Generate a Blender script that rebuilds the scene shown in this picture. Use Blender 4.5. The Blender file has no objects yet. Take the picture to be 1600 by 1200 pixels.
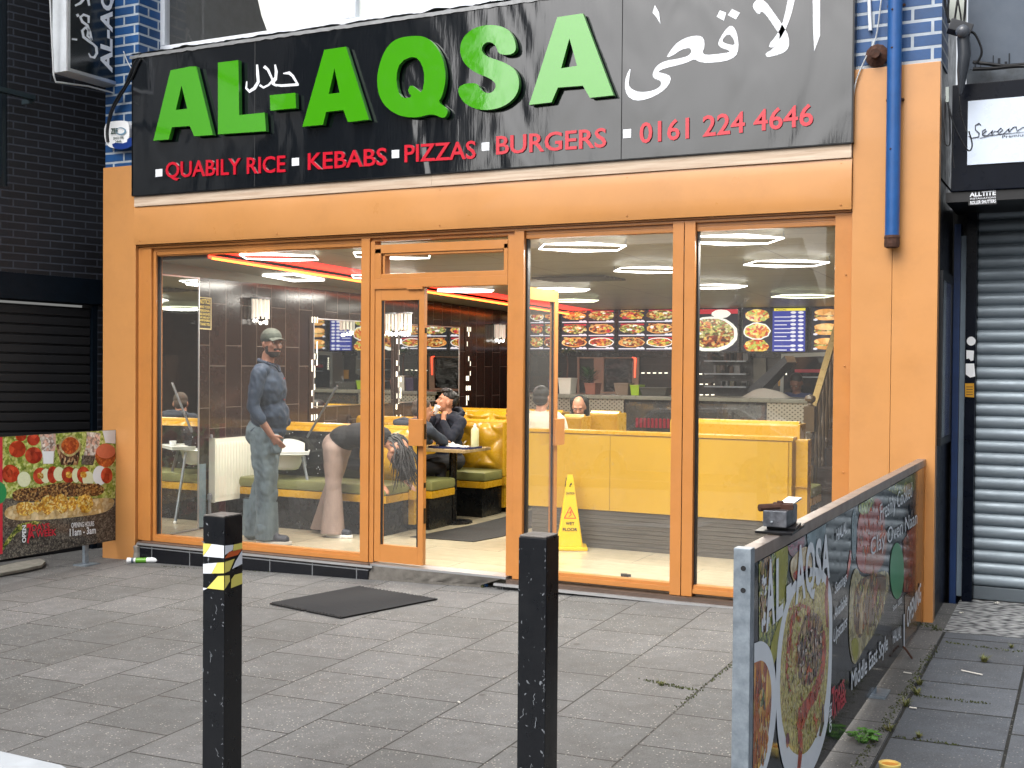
import bpy, bmesh, math, random
import numpy as np
from mathutils import Vector, Matrix, noise as mnoise
R = math.radians
random.seed(7)
S = bpy.context.scene
COL = S.collection

# ---------------------------------------------------------------- camera
FPX = 1845.0
def _d(x, y):
    v = np.array([x-800., -(y-600.), -FPX]); return v/np.linalg.norm(v)
_X = -_d(-2911, 538); _Y = _d(1725, 575); _Y = _Y-_X*(_Y@_X); _Y /= np.linalg.norm(_Y)
_Z = np.cross(_X, _Y)
WM = np.stack([_X, _Y, _Z], axis=0)            # cam -> world rows
CAM = np.array([0., -7.935, 1.6])
cd = bpy.data.cameras.new('camera'); cam = bpy.data.objects.new('camera', cd); COL.objects.link(cam)
cd.sensor_width = 36; cd.lens = FPX/1600*36; cd.clip_start = .05; cd.clip_end = 500
m = Matrix([list(r)+[0] for r in WM]+[[0, 0, 0, 1]]); m.translation = Vector(CAM)
cam.matrix_world = m
S.camera = cam
# ---------------------------------------------------------------- world, sun, exposure
W = bpy.data.worlds.new('World'); S.world = W; W.use_nodes = True
nt = W.node_tree; bg = nt.nodes['Background']
sky = nt.nodes.new('ShaderNodeTexSky'); sky.sky_type = 'NISHITA'; sky.sun_disc = False
SUN_EL, SUN_AZ = 50, 195
sky.sun_elevation = R(SUN_EL); sky.sun_rotation = R(SUN_AZ); sky.air_density = 1.0; sky.dust_density = 6; sky.ozone_density = 1.2
hs = nt.nodes.new('ShaderNodeHueSaturation'); hs.inputs['Saturation'].default_value = .25
nt.links.new(sky.outputs[0], hs.inputs['Color']); nt.links.new(hs.outputs[0], bg.inputs[0])
bg.inputs[1].default_value = .15
sl = bpy.data.lights.new('sun', 'SUN'); sl.energy = .7; sl.angle = R(45); sl.color = (1, .97, .93)
so = bpy.data.objects.new('sun', sl); COL.objects.link(so)
az = R(SUN_AZ); el = R(SUN_EL)
sd = Vector((math.sin(az)*math.cos(el), math.cos(az)*math.cos(el), math.sin(el)))
so.rotation_euler = sd.to_track_quat('Z', 'Y').to_euler(); so.location = (0, -6, 12)
S.view_settings.view_transform = 'Standard'; S.view_settings.look = 'None'
S.view_settings.exposure = EXPO = .9; S.view_settings.gamma = 1
S.render.engine = 'CYCLES'
S.cycles.use_denoising = True
S.cycles.max_bounces = 10; S.cycles.transparent_max_bounces = 24; S.cycles.glossy_bounces = 6; S.cycles.diffuse_bounces = 3
S.cycles.sample_clamp_indirect = 6; S.cycles.caustics_reflective = False; S.cycles.caustics_refractive = False

# ---------------------------------------------------------------- image-to-plane lookups (used to measure the real planes)
def ray(x, y): return WM @ np.array([x-800., -(y-600.), -FPX])
def atY(x, y, Y=0.):
    r = ray(x, y); return CAM+r*((Y-CAM[1])/r[1])
def atX(x, y, X):
    r = ray(x, y); return CAM+r*((X-CAM[0])/r[0])
def atZ(x, y, Z):
    r = ray(x, y); return CAM+r*((Z-CAM[2])/r[2])
GA, GB, GC = -.03+.0225*.95, .0225, .022
def gz(x, y): return GA+GB*x+GC*y
def atG(x, y):
    r = ray(x, y); t = (GA+GB*CAM[0]+GC*CAM[1]-CAM[2])/(r[2]-GB*r[0]-GC*r[1]); return CAM+t*r
def ceilz(y): return 2.56-.022*y

# ---------------------------------------------------------------- materials
MATS = {}
def _nt(name):
    m = bpy.data.materials.new(name); m.use_nodes = True
    n = m.node_tree; b = n.nodes['Principled BSDF']; return m, n, b
def mixc(n, fac, a, b):
    x = n.nodes.new('ShaderNodeMix'); x.data_type = 'RGBA'
    for s, v in ((x.inputs[0], fac), (x.inputs[6], a), (x.inputs[7], b)):
        if hasattr(v, 'is_linked') or hasattr(v, 'links'): n.links.new(v, s)
        else: s.default_value = v if not isinstance(v, tuple) else (*v[:3], 1)
    return x.outputs[2]
def noise(n, scale, detail=4, rough=.6, vec=None, dist=0):
    t = n.nodes.new('ShaderNodeTexNoise'); t.inputs['Scale'].default_value = scale
    t.inputs['Detail'].default_value = detail; t.inputs['Roughness'].default_value = rough; t.inputs['Distortion'].default_value = dist
    if vec is None: vec = coord(n)
    n.links.new(vec, t.inputs['Vector']); return t.outputs['Fac']
def coord(n, scale=(1, 1, 1), rot=(0, 0, 0), kind='Geo'):
    if kind == 'Geo':
        g = n.nodes.new('ShaderNodeNewGeometry'); o = g.outputs['Position']
    else:
        g = n.nodes.new('ShaderNodeTexCoord'); o = g.outputs['Object']
    mp = n.nodes.new('ShaderNodeMapping'); mp.inputs['Scale'].default_value = scale; mp.inputs['Rotation'].default_value = rot
    n.links.new(o, mp.inputs[0]); return mp.outputs[0]
def ramp(n, fac, stops, interp='LINEAR'):
    r = n.nodes.new('ShaderNodeValToRGB'); r.color_ramp.interpolation = interp
    e = r.color_ramp.elements
    while len(e) < len(stops): e.new(.5)
    for q, (p, c) in zip(e, stops):
        q.position = p; q.color = (*c[:3], 1) if isinstance(c, tuple) else (c, c, c, 1)
    n.links.new(fac, r.inputs[0]); return r.outputs[0]
def bump(n, b, h, strength=.3, dist=.01):
    x = n.nodes.new('ShaderNodeBump'); x.inputs['Strength'].default_value = strength; x.inputs['Distance'].default_value = dist
    n.links.new(h, x.inputs['Height']); n.links.new(x.outputs[0], b.inputs['Normal']); return x
def C(h):
    h = h.lstrip('#'); v = [int(h[i:i+2], 16)/255 for i in (0, 2, 4)]
    return tuple((c/12.92 if c <= .04045 else ((c+.055)/1.055)**2.4) for c in v)
def M(name, col=(.5, .5, .5), rough=.5, metal=0, var=0, vs=8, bmp=0, bs=40, emit=None, es=1, ior=1.5, coat=0, col2=None, vsc=(1, 1, 1), dist=.004, dirt=0):
    if name in MATS: return MATS[name]
    m, n, b = _nt(name)
    b.inputs['Base Color'].default_value = (*col, 1); b.inputs['Roughness'].default_value = rough; b.inputs['Metallic'].default_value = metal
    b.inputs['IOR'].default_value = ior; b.inputs['Coat Weight'].default_value = coat
    out = None
    if var or col2:
        c2 = col2 if col2 else tuple(max(0, c*(1-var)) for c in col)
        f = noise(n, vs, 5, .65, coord(n, vsc)); f = ramp(n, f, [(.35, 0.), (.65, 1.)])
        out = mixc(n, f, col, c2)
    if dirt:
        f = ramp(n, noise(n, 3.1, 8, .75), [(.5, 0.), (.75, dirt)])
        out = mixc(n, f, out if out else col, tuple(c*.35+.01 for c in col))
    if out: n.links.new(out, b.inputs['Base Color'])
    if var or bmp:
        rr = ramp(n, noise(n, vs*1.7, 6), [(.3, max(0, rough-.08)), (.7, min(1, rough+.1))]); n.links.new(rr, b.inputs['Roughness'])
    if bmp: bump(n, b, noise(n, bs, 5, .6, coord(n, vsc)), bmp, dist)
    if emit:
        b.inputs['Emission Color'].default_value = (*emit, 1); b.inputs['Emission Strength'].default_value = es
    MATS[name] = m; return m
def brickmat(name, c1, c2, mortar, bw, rh, ms, axis='xz', rough=.6, bstr=.6, bias=0, off=.5, smooth=.1, rot=0, msz=None, var=.25):
    m, n, b = _nt(name)
    g = n.nodes.new('ShaderNodeNewGeometry'); sp = n.nodes.new('ShaderNodeSeparateXYZ'); n.links.new(g.outputs['Position'], sp.inputs[0])
    cb = n.nodes.new('ShaderNodeCombineXYZ')
    ix = 'xyz'.index
    n.links.new(sp.outputs[ix(axis[0])], cb.inputs[0]); n.links.new(sp.outputs[ix(axis[1])], cb.inputs[1])
    mp = n.nodes.new('ShaderNodeMapping'); n.links.new(cb.outputs[0], mp.inputs[0])
    if msz: mp.inputs['Location'].default_value = (*msz, 0)
    t = n.nodes.new('ShaderNodeTexBrick'); n.links.new(mp.outputs[0], t.inputs['Vector'])
    t.inputs['Scale'].default_value = 1; t.inputs['Brick Width'].default_value = bw; t.inputs['Row Height'].default_value = rh
    t.inputs['Mortar Size'].default_value = ms; t.inputs['Mortar Smooth'].default_value = smooth; t.offset = off; t.inputs['Bias'].default_value = bias
    t.inputs['Color1'].default_value = (*c1, 1); t.inputs['Color2'].default_value = (*c2, 1); t.inputs['Mortar'].default_value = (*mortar, 1)
    nf = ramp(n, noise(n, 9, 6, .7), [(.3, 1-var), (.7, 1.)])
    mul = n.nodes.new('ShaderNodeMix'); mul.data_type = 'RGBA'; mul.blend_type = 'MULTIPLY'; mul.inputs[0].default_value = 1
    n.links.new(t.outputs[0], mul.inputs[6]); n.links.new(nf, mul.inputs[7]); n.links.new(mul.outputs[2], b.inputs['Base Color'])
    b.inputs['Roughness'].default_value = rough
    inv = n.nodes.new('ShaderNodeMath'); inv.operation = 'SUBTRACT'; inv.inputs[0].default_value = 1; n.links.new(t.outputs['Fac'], inv.inputs[1])
    ad = n.nodes.new('ShaderNodeMath'); ad.operation = 'MULTIPLY_ADD'; n.links.new(noise(n, 60, 4), ad.inputs[0]); ad.inputs[1].default_value = .15; n.links.new(inv.outputs[0], ad.inputs[2])
    bump(n, b, ad.outputs[0], bstr, .008)
    MATS[name] = m; return m

def glassmat(name, refl=.9, dirt=.25, tint=(1, 1, 1)):
    m = bpy.data.materials.new(name); m.use_nodes = True; n = m.node_tree; n.nodes.clear()
    o = n.nodes.new('ShaderNodeOutputMaterial'); tr = n.nodes.new('ShaderNodeBsdfTransparent'); tr.inputs[0].default_value = (*tint, 1)
    gl = n.nodes.new('ShaderNodeBsdfGlossy'); gl.inputs['Roughness'].default_value = .01; gl.inputs[0].default_value = (refl, refl, refl, 1)
    lw = n.nodes.new('ShaderNodeLayerWeight'); lw.inputs[0].default_value = .5
    pw = n.nodes.new('ShaderNodeMath'); pw.operation = 'POWER'; n.links.new(lw.outputs['Facing'], pw.inputs[0]); pw.inputs[1].default_value = 5
    fr = n.nodes.new('ShaderNodeMath'); fr.operation = 'MULTIPLY_ADD'; n.links.new(pw.outputs[0], fr.inputs[0]); fr.inputs[1].default_value = .9; fr.inputs[2].default_value = .038
    mx = n.nodes.new('ShaderNodeMixShader'); n.links.new(fr.outputs[0], mx.inputs[0]); n.links.new(tr.outputs[0], mx.inputs[1]); n.links.new(gl.outputs[0], mx.inputs[2])
    df = n.nodes.new('ShaderNodeBsdfDiffuse'); df.inputs[0].default_value = (.75, .75, .72, 1)
    n1 = noise(n, 26, 9, .8, coord(n, (1, 1, .55)), 1.5); n2 = noise(n, 1.6, 3, .5)
    f1 = ramp(n, n1, [(.60, 0.), (.70, 1.)]); f2 = ramp(n, n2, [(.40, 0.), (.62, dirt)])
    ml = n.nodes.new('ShaderNodeMath'); ml.operation = 'MULTIPLY'; n.links.new(f1, ml.inputs[0]); n.links.new(f2, ml.inputs[1])
    ad = n.nodes.new('ShaderNodeMath'); ad.operation = 'ADD'; n.links.new(ml.outputs[0], ad.inputs[0]); ad.inputs[1].default_value = .022
    m2 = n.nodes.new('ShaderNodeMixShader'); n.links.new(ad.outputs[0], m2.inputs[0]); n.links.new(mx.outputs[0], m2.inputs[1]); n.links.new(df.outputs[0], m2.inputs[2])
    n.links.new(m2.outputs[0], o.inputs[0]); MATS[name] = m; return m
def foodmat(name, cols, scale=60, stretch=(1, 1, 1), emit=0, rough=.12, dist=.5):
    """speckled printed-food colours"""
    if name in MATS: return MATS[name]
    m, n, b = _nt(name)
    v = n.nodes.new('ShaderNodeTexVoronoi'); v.inputs['Scale'].default_value = scale; v.inputs['Randomness'].default_value = 1
    co = coord(n, stretch); nn = n.nodes.new('ShaderNodeTexNoise'); nn.inputs['Scale'].default_value = scale*.35; n.links.new(co, nn.inputs['Vector'])
    ad = n.nodes.new('ShaderNodeMix'); ad.data_type = 'VECTOR'; ad.inputs[0].default_value = .06*dist
    n.links.new(co, ad.inputs[4]); n.links.new(nn.outputs['Color'], ad.inputs[5]); n.links.new(ad.outputs[1], v.inputs['Vector'])
    k = len(cols); h = n.nodes.new('ShaderNodeSeparateColor'); n.links.new(v.outputs['Color'], h.inputs[0])
    c = ramp(n, h.outputs[0], [((i+.0)/k, q) for i, q in enumerate(cols)], 'CONSTANT')
    big = ramp(n, noise(n, scale*.25, 5, .7, co), [(.3, .6), (.7, 1.35)])
    mu = n.nodes.new('ShaderNodeMix'); mu.data_type = 'RGBA'; mu.blend_type = 'MULTIPLY'; mu.inputs[0].default_value = 1
    n.links.new(c, mu.inputs[6]); n.links.new(big, mu.inputs[7])
    ed = ramp(n, v.outputs['Distance'], [(.0, 1.1), (.9, .55)])
    m3 = n.nodes.new('ShaderNodeMix'); m3.data_type = 'RGBA'; m3.blend_type = 'MULTIPLY'; m3.inputs[0].default_value = .7
    n.links.new(mu.outputs[2], m3.inputs[6]); n.links.new(ed, m3.inputs[7])
    n.links.new(m3.outputs[2], b.inputs['Base Color']); b.inputs['Roughness'].default_value = rough
    if emit:
        n.links.new(m3.outputs[2], b.inputs['Emission Color']); b.inputs['Emission Strength'].default_value = emit
    MATS[name] = m; return m

# ---------------------------------------------------------------- mesh building
class B:
    def __init__(s): s.v = []; s.f = []; s.m = []
    def add(s, vs, fs, mi=0):
        o = len(s.v); s.v += [tuple(float(c) for c in v) for v in vs]; s.f += [tuple(i+o for i in f) for f in fs]; s.m += [mi]*len(fs); return s
    def box(s, a, b, mi=0):
        x0, y0, z0 = [min(p, q) for p, q in zip(a, b)]; x1, y1, z1 = [max(p, q) for p, q in zip(a, b)]
        return s.add([(x0, y0, z0), (x1, y0, z0), (x1, y1, z0), (x0, y1, z0), (x0, y0, z1), (x1, y0, z1), (x1, y1, z1), (x0, y1, z1)],
                     [(3, 2, 1, 0), (4, 5, 6, 7), (0, 1, 5, 4), (1, 2, 6, 5), (2, 3, 7, 6), (3, 0, 4, 7)], mi)
    def obox(s, c, sx, sy, sz, rot=0, tilt=(0, 0), mi=0):
        mt = Matrix.Translation(c) @ Matrix.Rotation(rot, 4, 'Z') @ Matrix.Rotation(tilt[0], 4, 'X') @ Matrix.Rotation(tilt[1], 4, 'Y')
        b = B().box((-sx/2, -sy/2, -sz/2), (sx/2, sy/2, sz/2)); return s.add([mt @ Vector(v) for v in b.v], b.f, mi)
    def prism(s, pts, dirv, mi=0):
        """pts: planar 3d loop; extruded along dirv"""
        n = len(pts); d = np.array(dirv, float); p = [np.array(q, float) for q in pts]
        vs = p+[q+d for q in p]
        fs = [tuple(range(n))[::-1], tuple(range(n, 2*n))]+[(i, (i+1) % n, n+(i+1) % n, n+i) for i in range(n)]
        return s.add(vs, fs, mi)
    def quad(s, a, b, c, d, mi=0): return s.add([a, b, c, d], [(0, 1, 2, 3)], mi)
    def tube(s, pts, r, n=8, mi=0, cap=True, flat=1):
        pts = [Vector(p) for p in pts]; rs = r if isinstance(r, (list, tuple)) else [r]*len(pts); rings = []
        up = None
        for i, p in enumerate(pts):
            t = (pts[min(i+1, len(pts)-1)]-pts[max(i-1, 0)]).normalized()
            if up is None: up = Vector((0, 0, 1)) if abs(t.z) < .9 else Vector((1, 0, 0))
            a = t.cross(up).normalized(); u = a.cross(t).normalized(); up = u
            rings.append([p+(a*math.cos(2*math.pi*k/n)+u*math.sin(2*math.pi*k/n)*flat)*rs[i] for k in range(n)])
        o = []; fs = []
        for q in rings: o += q
        for i in range(len(pts)-1):
            for k in range(n): fs.append((i*n+k, i*n+(k+1) % n, (i+1)*n+(k+1) % n, (i+1)*n+k))
        if cap: fs += [tuple(range(n))[::-1], tuple(range((len(pts)-1)*n, len(pts)*n))]
        return s.add(o, fs, mi)
    def lathe(s, c, prof, n=16, mi=0, axis=(0, 0, 1), sx=1, sy=1):
        """prof: (r, h) along axis from c"""
        q = Vector((0, 0, 1)).rotation_difference(Vector(axis)).to_matrix(); c = Vector(c); o = []; fs = []
        for r, h in prof:
            o += [c+q @ Vector((r*sx*math.cos(2*math.pi*k/n), r*sy*math.sin(2*math.pi*k/n), h)) for k in range(n)]
        for i in range(len(prof)-1):
            for k in range(n): fs.append((i*n+k, i*n+(k+1) % n, (i+1)*n+(k+1) % n, (i+1)*n+k))
        if prof[0][0] > 1e-4: fs.append(tuple(range(n))[::-1])
        if prof[-1][0] > 1e-4: fs.append(tuple(range((len(prof)-1)*n, len(prof)*n)))
        return s.add(o, fs, mi)
    def ball(s, c, r, n=12, mi=0, rot=None):
        r = r if isinstance(r, tuple) else (r, r, r); o = []; fs = []; m_ = n//2
        for i in range(m_+1):
            th = math.pi*i/m_
            for k in range(n):
                v = Vector((r[0]*math.sin(th)*math.cos(2*math.pi*k/n), r[1]*math.sin(th)*math.sin(2*math.pi*k/n), r[2]*math.cos(th)))
                if rot: v = rot @ v
                o.append(Vector(c)+v)
        for i in range(m_):
            for k in range(n): fs.append((i*n+k, (i+1)*n+k, (i+1)*n+(k+1) % n, i*n+(k+1) % n))
        return s.add(o, fs, mi)
    def grid(s, fn, nu, nv, mi=0):
        o = [fn(i/nu, j/nv) for i in range(nu+1) for j in range(nv+1)]
        return s.add(o, [(i*(nv+1)+j, (i+1)*(nv+1)+j, (i+1)*(nv+1)+j+1, i*(nv+1)+j+1) for i in range(nu) for j in range(nv)], mi)

def tag(o, label=None, cat=None, group=None, kind=None):
    if label: o['label'] = label
    if cat: o['category'] = cat
    if group: o['group'] = group
    if kind: o['kind'] = kind
    return o
def parent(o, p):
    if p is None: return
    w = o.matrix_basis.copy(); o.parent = p
    q = p; mt = Matrix()
    chain = []
    while q: chain.append(q); q = q.parent
    for q in reversed(chain): mt = mt @ (q.matrix_parent_inverse if q.parent else Matrix()) @ q.matrix_basis
    o.matrix_parent_inverse = mt.inverted()
def obj(name, b, mats, par=None, smooth=False, bevel=0, weld=False, **kw):
    me = bpy.data.meshes.new(name)
    vs = np.array(b.v); lo, hi = vs.min(0), vs.max(0)
    org = Vector(((lo[0]+hi[0])/2, (lo[1]+hi[1])/2, lo[2]))
    me.from_pydata([Vector(v)-org for v in b.v], [], b.f); 
    for mt in (mats if isinstance(mats, (list, tuple)) else [mats]): me.materials.append(mt)
    me.polygons.foreach_set('material_index', b.m)
    bm = bmesh.new(); bm.from_mesh(me)
    if weld: bmesh.ops.remove_doubles(bm, verts=bm.verts, dist=1e-5)
    bmesh.ops.recalc_face_normals(bm, faces=bm.faces)
    if bevel:
        bmesh.ops.bevel(bm, geom=[e for e in bm.edges if len(e.link_faces) == 2 and e.calc_face_angle(0) > .6], offset=bevel, segments=2, affect='EDGES', profile=.6, clamp_overlap=True)
    bm.to_mesh(me); bm.free()
    if smooth or bevel: 
        me.polygons.foreach_set('use_smooth', [True]*len(me.polygons))
        me.set_sharp_from_angle(angle=R(35 if not smooth else 60))
    me.update()
    o = bpy.data.objects.new(name, me); COL.objects.link(o); o.location = org
    if bevel: o.modifiers.new('wn', 'WEIGHTED_NORMAL').keep_sharp = True
    parent(o, par); tag(o, **kw); return o
def thing(name, loc, label, cat, group=None):
    o = bpy.data.objects.new(name, None); COL.objects.link(o); o.location = Vector([float(c) for c in loc]); o.empty_display_size = .1
    return tag(o, label, cat, group)
def struct(name, b, mats, **k):
    return obj(name, b, mats, kind='structure', **k)

# flat shapes on a plane: frame = (origin, u, v, n)
class Plane:
    def __init__(s, kind, c):
        s.kind = kind; s.c = c
        s.u, s.v, s.n = {'Y': ((1, 0, 0), (0, 0, 1), (0, -1, 0)), 'X': ((0, 1, 0), (0, 0, 1), (1, 0, 0))}[kind]
        s.u, s.v, s.n = map(Vector, (s.u, s.v, s.n)); s.O = Vector((0, c, 0)) if kind == 'Y' else Vector((c, 0, 0))
    def uv(s, p):
        w = atY(p[0], p[1], s.c) if s.kind == 'Y' else atX(p[0], p[1], s.c)
        return Vector((w[0] if s.kind == 'Y' else w[1], w[2]))
    def w(s, uv, h=0): return s.O+s.u*uv[0]+s.v*uv[1]+s.n*h
def curve_mesh(loops, ext=0, bev=0):
    cu = bpy.data.curves.new('c', 'CURVE'); cu.dimensions = '2D'; cu.fill_mode = 'BOTH' if ext else 'FRONT'; cu.extrude = ext; cu.bevel_depth = bev
    for l in loops:
        sp = cu.splines.new('POLY'); sp.points.add(len(l)-1)
        for q, p in zip(sp.points, l): q.co = (p[0], p[1], 0, 1)
        sp.use_cyclic_u = True
    return _cm(cu)
def _cm(cu):
    o = bpy.data.objects.new('tmp', cu); COL.objects.link(o)
    dg = bpy.context.evaluated_depsgraph_get(); me = bpy.data.meshes.new_from_object(o.evaluated_get(dg))
    vs = [tuple(v.co) for v in me.vertices]; fs = [tuple(p.vertices) for p in me.polygons]
    bpy.data.objects.remove(o); bpy.data.curves.remove(cu); bpy.data.meshes.remove(me); return vs, fs
def shape(b, pl, loops, h=.001, depth=0, mi=0, px=True):
    """loops: pixel or uv outlines; lays a filled outline on plane pl, h proud, with real thickness depth"""
    L = [[pl.uv(p) if px else Vector(p) for p in l] for l in loops]
    vs, fs = curve_mesh(L, depth/2 if depth else 0)
    b.add([pl.w(v, h+depth/2+(v[2])) for v in vs], fs, mi)
_TC = {}
def textmesh(s, bold=0, ext=0, shear=0, font=None, spacing=1):
    k = (s, bold, ext, shear, spacing)
    if k not in _TC:
        cu = bpy.data.curves.new('t', 'FONT'); cu.body = s; cu.offset = bold; cu.extrude = ext; cu.shear = shear; cu.size = 1; cu.resolution_u = 3
        cu.space_character = spacing
        vs, fs = _cm(cu); _TC[k] = (vs, fs)
    return _TC[k]
def text(b, pl, s, p0, p1, top, bold=.0, h=.001, depth=0, mi=0, shear=0, px=True, spacing=1, ytop=None):
    """p0,p1: baseline ends; top: point above p0 giving the cap height"""
    vs, fs = textmesh(s, bold, .05 if depth else 0, shear, spacing=spacing)
    if not vs: return
    if px: p0, p1, top = pl.uv(p0), pl.uv(p1), pl.uv(top)
    p0, p1, top = Vector(p0), Vector(p1), Vector(top)
    a = np.array(vs); x0, x1 = a[:, 0].min(), a[:, 0].max()
    cap = max(v[1] for v in textmesh('H', 0)[0])
    o = []
    for v in vs:
        q = p0+(p1-p0)*((v[0]-x0)/(x1-x0))+(top-p0)*(v[1]/cap)
        o.append(pl.w(q, h+(depth*(v[2]/.1+.5) if depth else 0)))
    b.add(o, fs, mi)
def ellipse(cx, cy, rx, ry, n=28, jit=0, rot=0, seed=0):
    r = random.Random(seed); o = []
    for i in range(n):
        a = 2*math.pi*i/n; k = 1+jit*(r.random()-.5); x, y = rx*k*math.cos(a), ry*k*math.sin(a)
        o.append((cx+x*math.cos(rot)-y*math.sin(rot), cy+x*math.sin(rot)+y*math.cos(rot)))
    return o
def ribbon(pts, w):
    """outline of a brush stroke through pts with widths w"""
    n = len(pts); ws = w if isinstance(w, (list, tuple)) else [w]*n; L = []; Rr = []
    P = [Vector(p) for p in pts]
    for i in range(n):
        t = (P[min(i+1, n-1)]-P[max(i-1, 0)]).normalized(); nn = Vector((-t.y, t.x))*ws[i]/2
        L.append(P[i]+nn); Rr.append(P[i]-nn)
    return [tuple(p) for p in L+Rr[::-1]]
def smoothpts(p, it=2):
    for _ in range(it):
        q = []
        for i in range(len(p)):
            a, b_ = p[i], p[(i+1) % len(p)]
            q += [(a[0]*.75+b_[0]*.25, a[1]*.75+b_[1]*.25), (a[0]*.25+b_[0]*.75, a[1]*.25+b_[1]*.75)]
        p = q
    return p
LAMP = 3; FIT = 23; MROT = .03
# ================================================================ materials
ORANGE = M('orange_paint', C('#C48B52'), .34, var=.10, vs=1.2, bmp=.06, bs=3, coat=.25, dist=.02, dirt=.16)
ORANGE2 = M('orange_frame_paint', C('#BB7C40'), .38, var=.08, vs=5, coat=.15, dirt=.2)
BLACKG = M('black_gloss', C('#0B0E12'), .12, ior=1.9)
RUBBER = M('black_rubber', C('#14161A'), .6, var=.3)
BLACKP = M('black_paint', C('#0D1015'), .32, bmp=.1, bs=80)
WHITE = M('white_plastic', C('#E6E8EA'), .4, var=.05)
WHITEP = M('white_upvc', C('#DCE2EA'), .35, var=.05, dirt=.15)
GREY = M('grey_metal', C('#8E959B'), .45, .6, var=.2, vs=20)
GALV = M('galvanised_steel', C('#98A3AD'), .42, .55, col2=C('#7C8791'), vs=22, bmp=.1, bs=60)
ALU = M('aluminium_trim', C('#D5D6D8'), .3, .8)
TIMBER = M('raw_timber', C('#CDBCA8'), .8, col2=C('#B29A84'), vs=3, vsc=(.6, 1, 12), bmp=.3, bs=10)
DARKT = M('dark_teal_render', C('#04101B'), .6, var=.3, ior=1.25)
GLASS = glassmat('window_glass', dirt=.3)
GLASSC = glassmat('clear_glass', dirt=.1)
MIRROR = M('mirror', (.78, .8, .78), .02, 1)
CONC = M('concrete', C('#8C8780'), .85, var=.3, vs=14, bmp=.4, bs=90)
BLUEB = brickmat('blue_painted_brick', C('#16508C'), C('#10406F'), C('#AEB9C4'), .245, .0865, .010, 'xz', .45, .8, var=.3)
BLUEBY = brickmat('blue_painted_brick_side', C('#16508C'), C('#10406F'), C('#AEB9C4'), .245, .0865, .010, 'yz', .45, .8, var=.3)
DARKB = brickmat('dark_brick', C('#080B13'), C('#11151F'), C('#343A46'), .225, .069, .007, 'yz', .6, .6, var=.45)
SIGNRED = M('red_vinyl', C('#C1142B'), .22, ior=1.6, coat=.4)
SIGNWHITE = M('white_vinyl', C('#E4E8EE'), .3)
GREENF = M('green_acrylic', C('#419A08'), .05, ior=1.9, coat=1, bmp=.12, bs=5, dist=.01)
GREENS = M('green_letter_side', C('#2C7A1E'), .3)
BLUEPIPE = M('blue_pipe_paint', C('#1C5290'), .38, var=.15, vs=10, bmp=.1, bs=30, dirt=.3)
RUST = M('rust', C('#4A2E22'), .9, var=.5, vs=30, bmp=.8, bs=60)
CABLE = M('black_cable', C('#0A0C10'), .5)
WCABLE = M('white_cable', C('#B9BDC0'), .5)

# ================================================================ ground
def pavemat(name, c1, c2, joint, loc, ms=.005, fleck=.5, wrm=0, bw=.49, rh=.523):
    m = brickmat(name, c1, c2, joint, bw, rh, ms, 'yx', .8, .5, msz=loc, var=.28)
    n = m.node_tree; b = n.nodes['Principled BSDF']; src = b.inputs['Base Color'].links[0].from_socket
    v = n.nodes.new('ShaderNodeTexVoronoi'); v.inputs['Scale'].default_value = 62; n.links.new(coord(n), v.inputs['Vector'])
    f1 = ramp(n, v.outputs['Distance'], [(.16, 1.), (.30, 0.)])
    sc = n.nodes.new('ShaderNodeSeparateColor'); n.links.new(v.outputs['Color'], sc.inputs[0])
    f2 = ramp(n, sc.outputs[0], [(.55, 0.), (.75, fleck)]); f3 = ramp(n, noise(n, 3.5, 4), [(.35, .15), (.62, 1.)])
    a = n.nodes.new('ShaderNodeMath'); a.operation = 'MULTIPLY'; n.links.new(f1, a.inputs[0]); n.links.new(f2, a.inputs[1])
    a2 = n.nodes.new('ShaderNodeMath'); a2.operation = 'MULTIPLY'; n.links.new(a.outputs[0], a2.inputs[0]); n.links.new(f3, a2.inputs[1])
    col = mixc(n, a2.outputs[0], src, C('#D9D4C6'))
    # stains and gum
    st = ramp(n, noise(n, 1.3, 7, .7), [(.42, 0.), (.72, .48)]); col = mixc(n, st, col, C('#4A4743'))
    g = n.nodes.new('ShaderNodeTexVoronoi'); g.inputs['Scale'].default_value = 2.3; n.links.new(coord(n), g.inputs['Vector'])
    gf = ramp(n, g.outputs['Distance'], [(.045, .55), (.065, 0.)]); col = mixc(n, gf, col, C('#3E3D3B'))
    mv = ramp(n, noise(n, 170, 3, .8), [(.35, .62), (.65, 1.12)])
    mm = n.nodes.new('ShaderNodeMix'); mm.data_type = 'RGBA'; mm.blend_type = 'MULTIPLY'; mm.inputs[0].default_value = 1
    n.links.new(col, mm.inputs[6]); n.links.new(mv, mm.inputs[7])
    n.links.new(mm.outputs[2], b.inputs['Base Color']); return m
PAVE = pavemat('paving_slabs', C('#666767'), C('#747474'), C('#24211E'), (.24, 1.84+.523*10), fleck=.85)
PAVE2 = pavemat('side_paving_slabs', C('#5A5F66'), C('#676C73'), C('#1E201E'), (.14, .83+.49*10), ms=.008, fleck=.35, bw=.5, rh=.49)
ASPH = M('asphalt', C('#3B3C3E'), .9, var=.3, vs=60, bmp=.6, bs=200)
def sheet(x0, y0, x1, y1, dz, nx=1, ny=1):
    b = B(); b.grid(lambda u, v: (x0+(x1-x0)*u, y0+(y1-y0)*v, gz(x0+(x1-x0)*u, y0+(y1-y0)*v)+dz), nx, ny); return b
b = sheet(-11.5, -9.5, -.84, .6, 0, 10, 10); struct('pavement', b, PAVE)
b = sheet(-.84, -9.5, 3, -.24, -.004, 4, 8); struct('side_pavement', b, PAVE2)
COB = M('pebble_setts', C('#6A6C6F'), .8, bmp=1, bs=35, dist=.03, col2=C('#3F4145'), vs=30)
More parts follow.
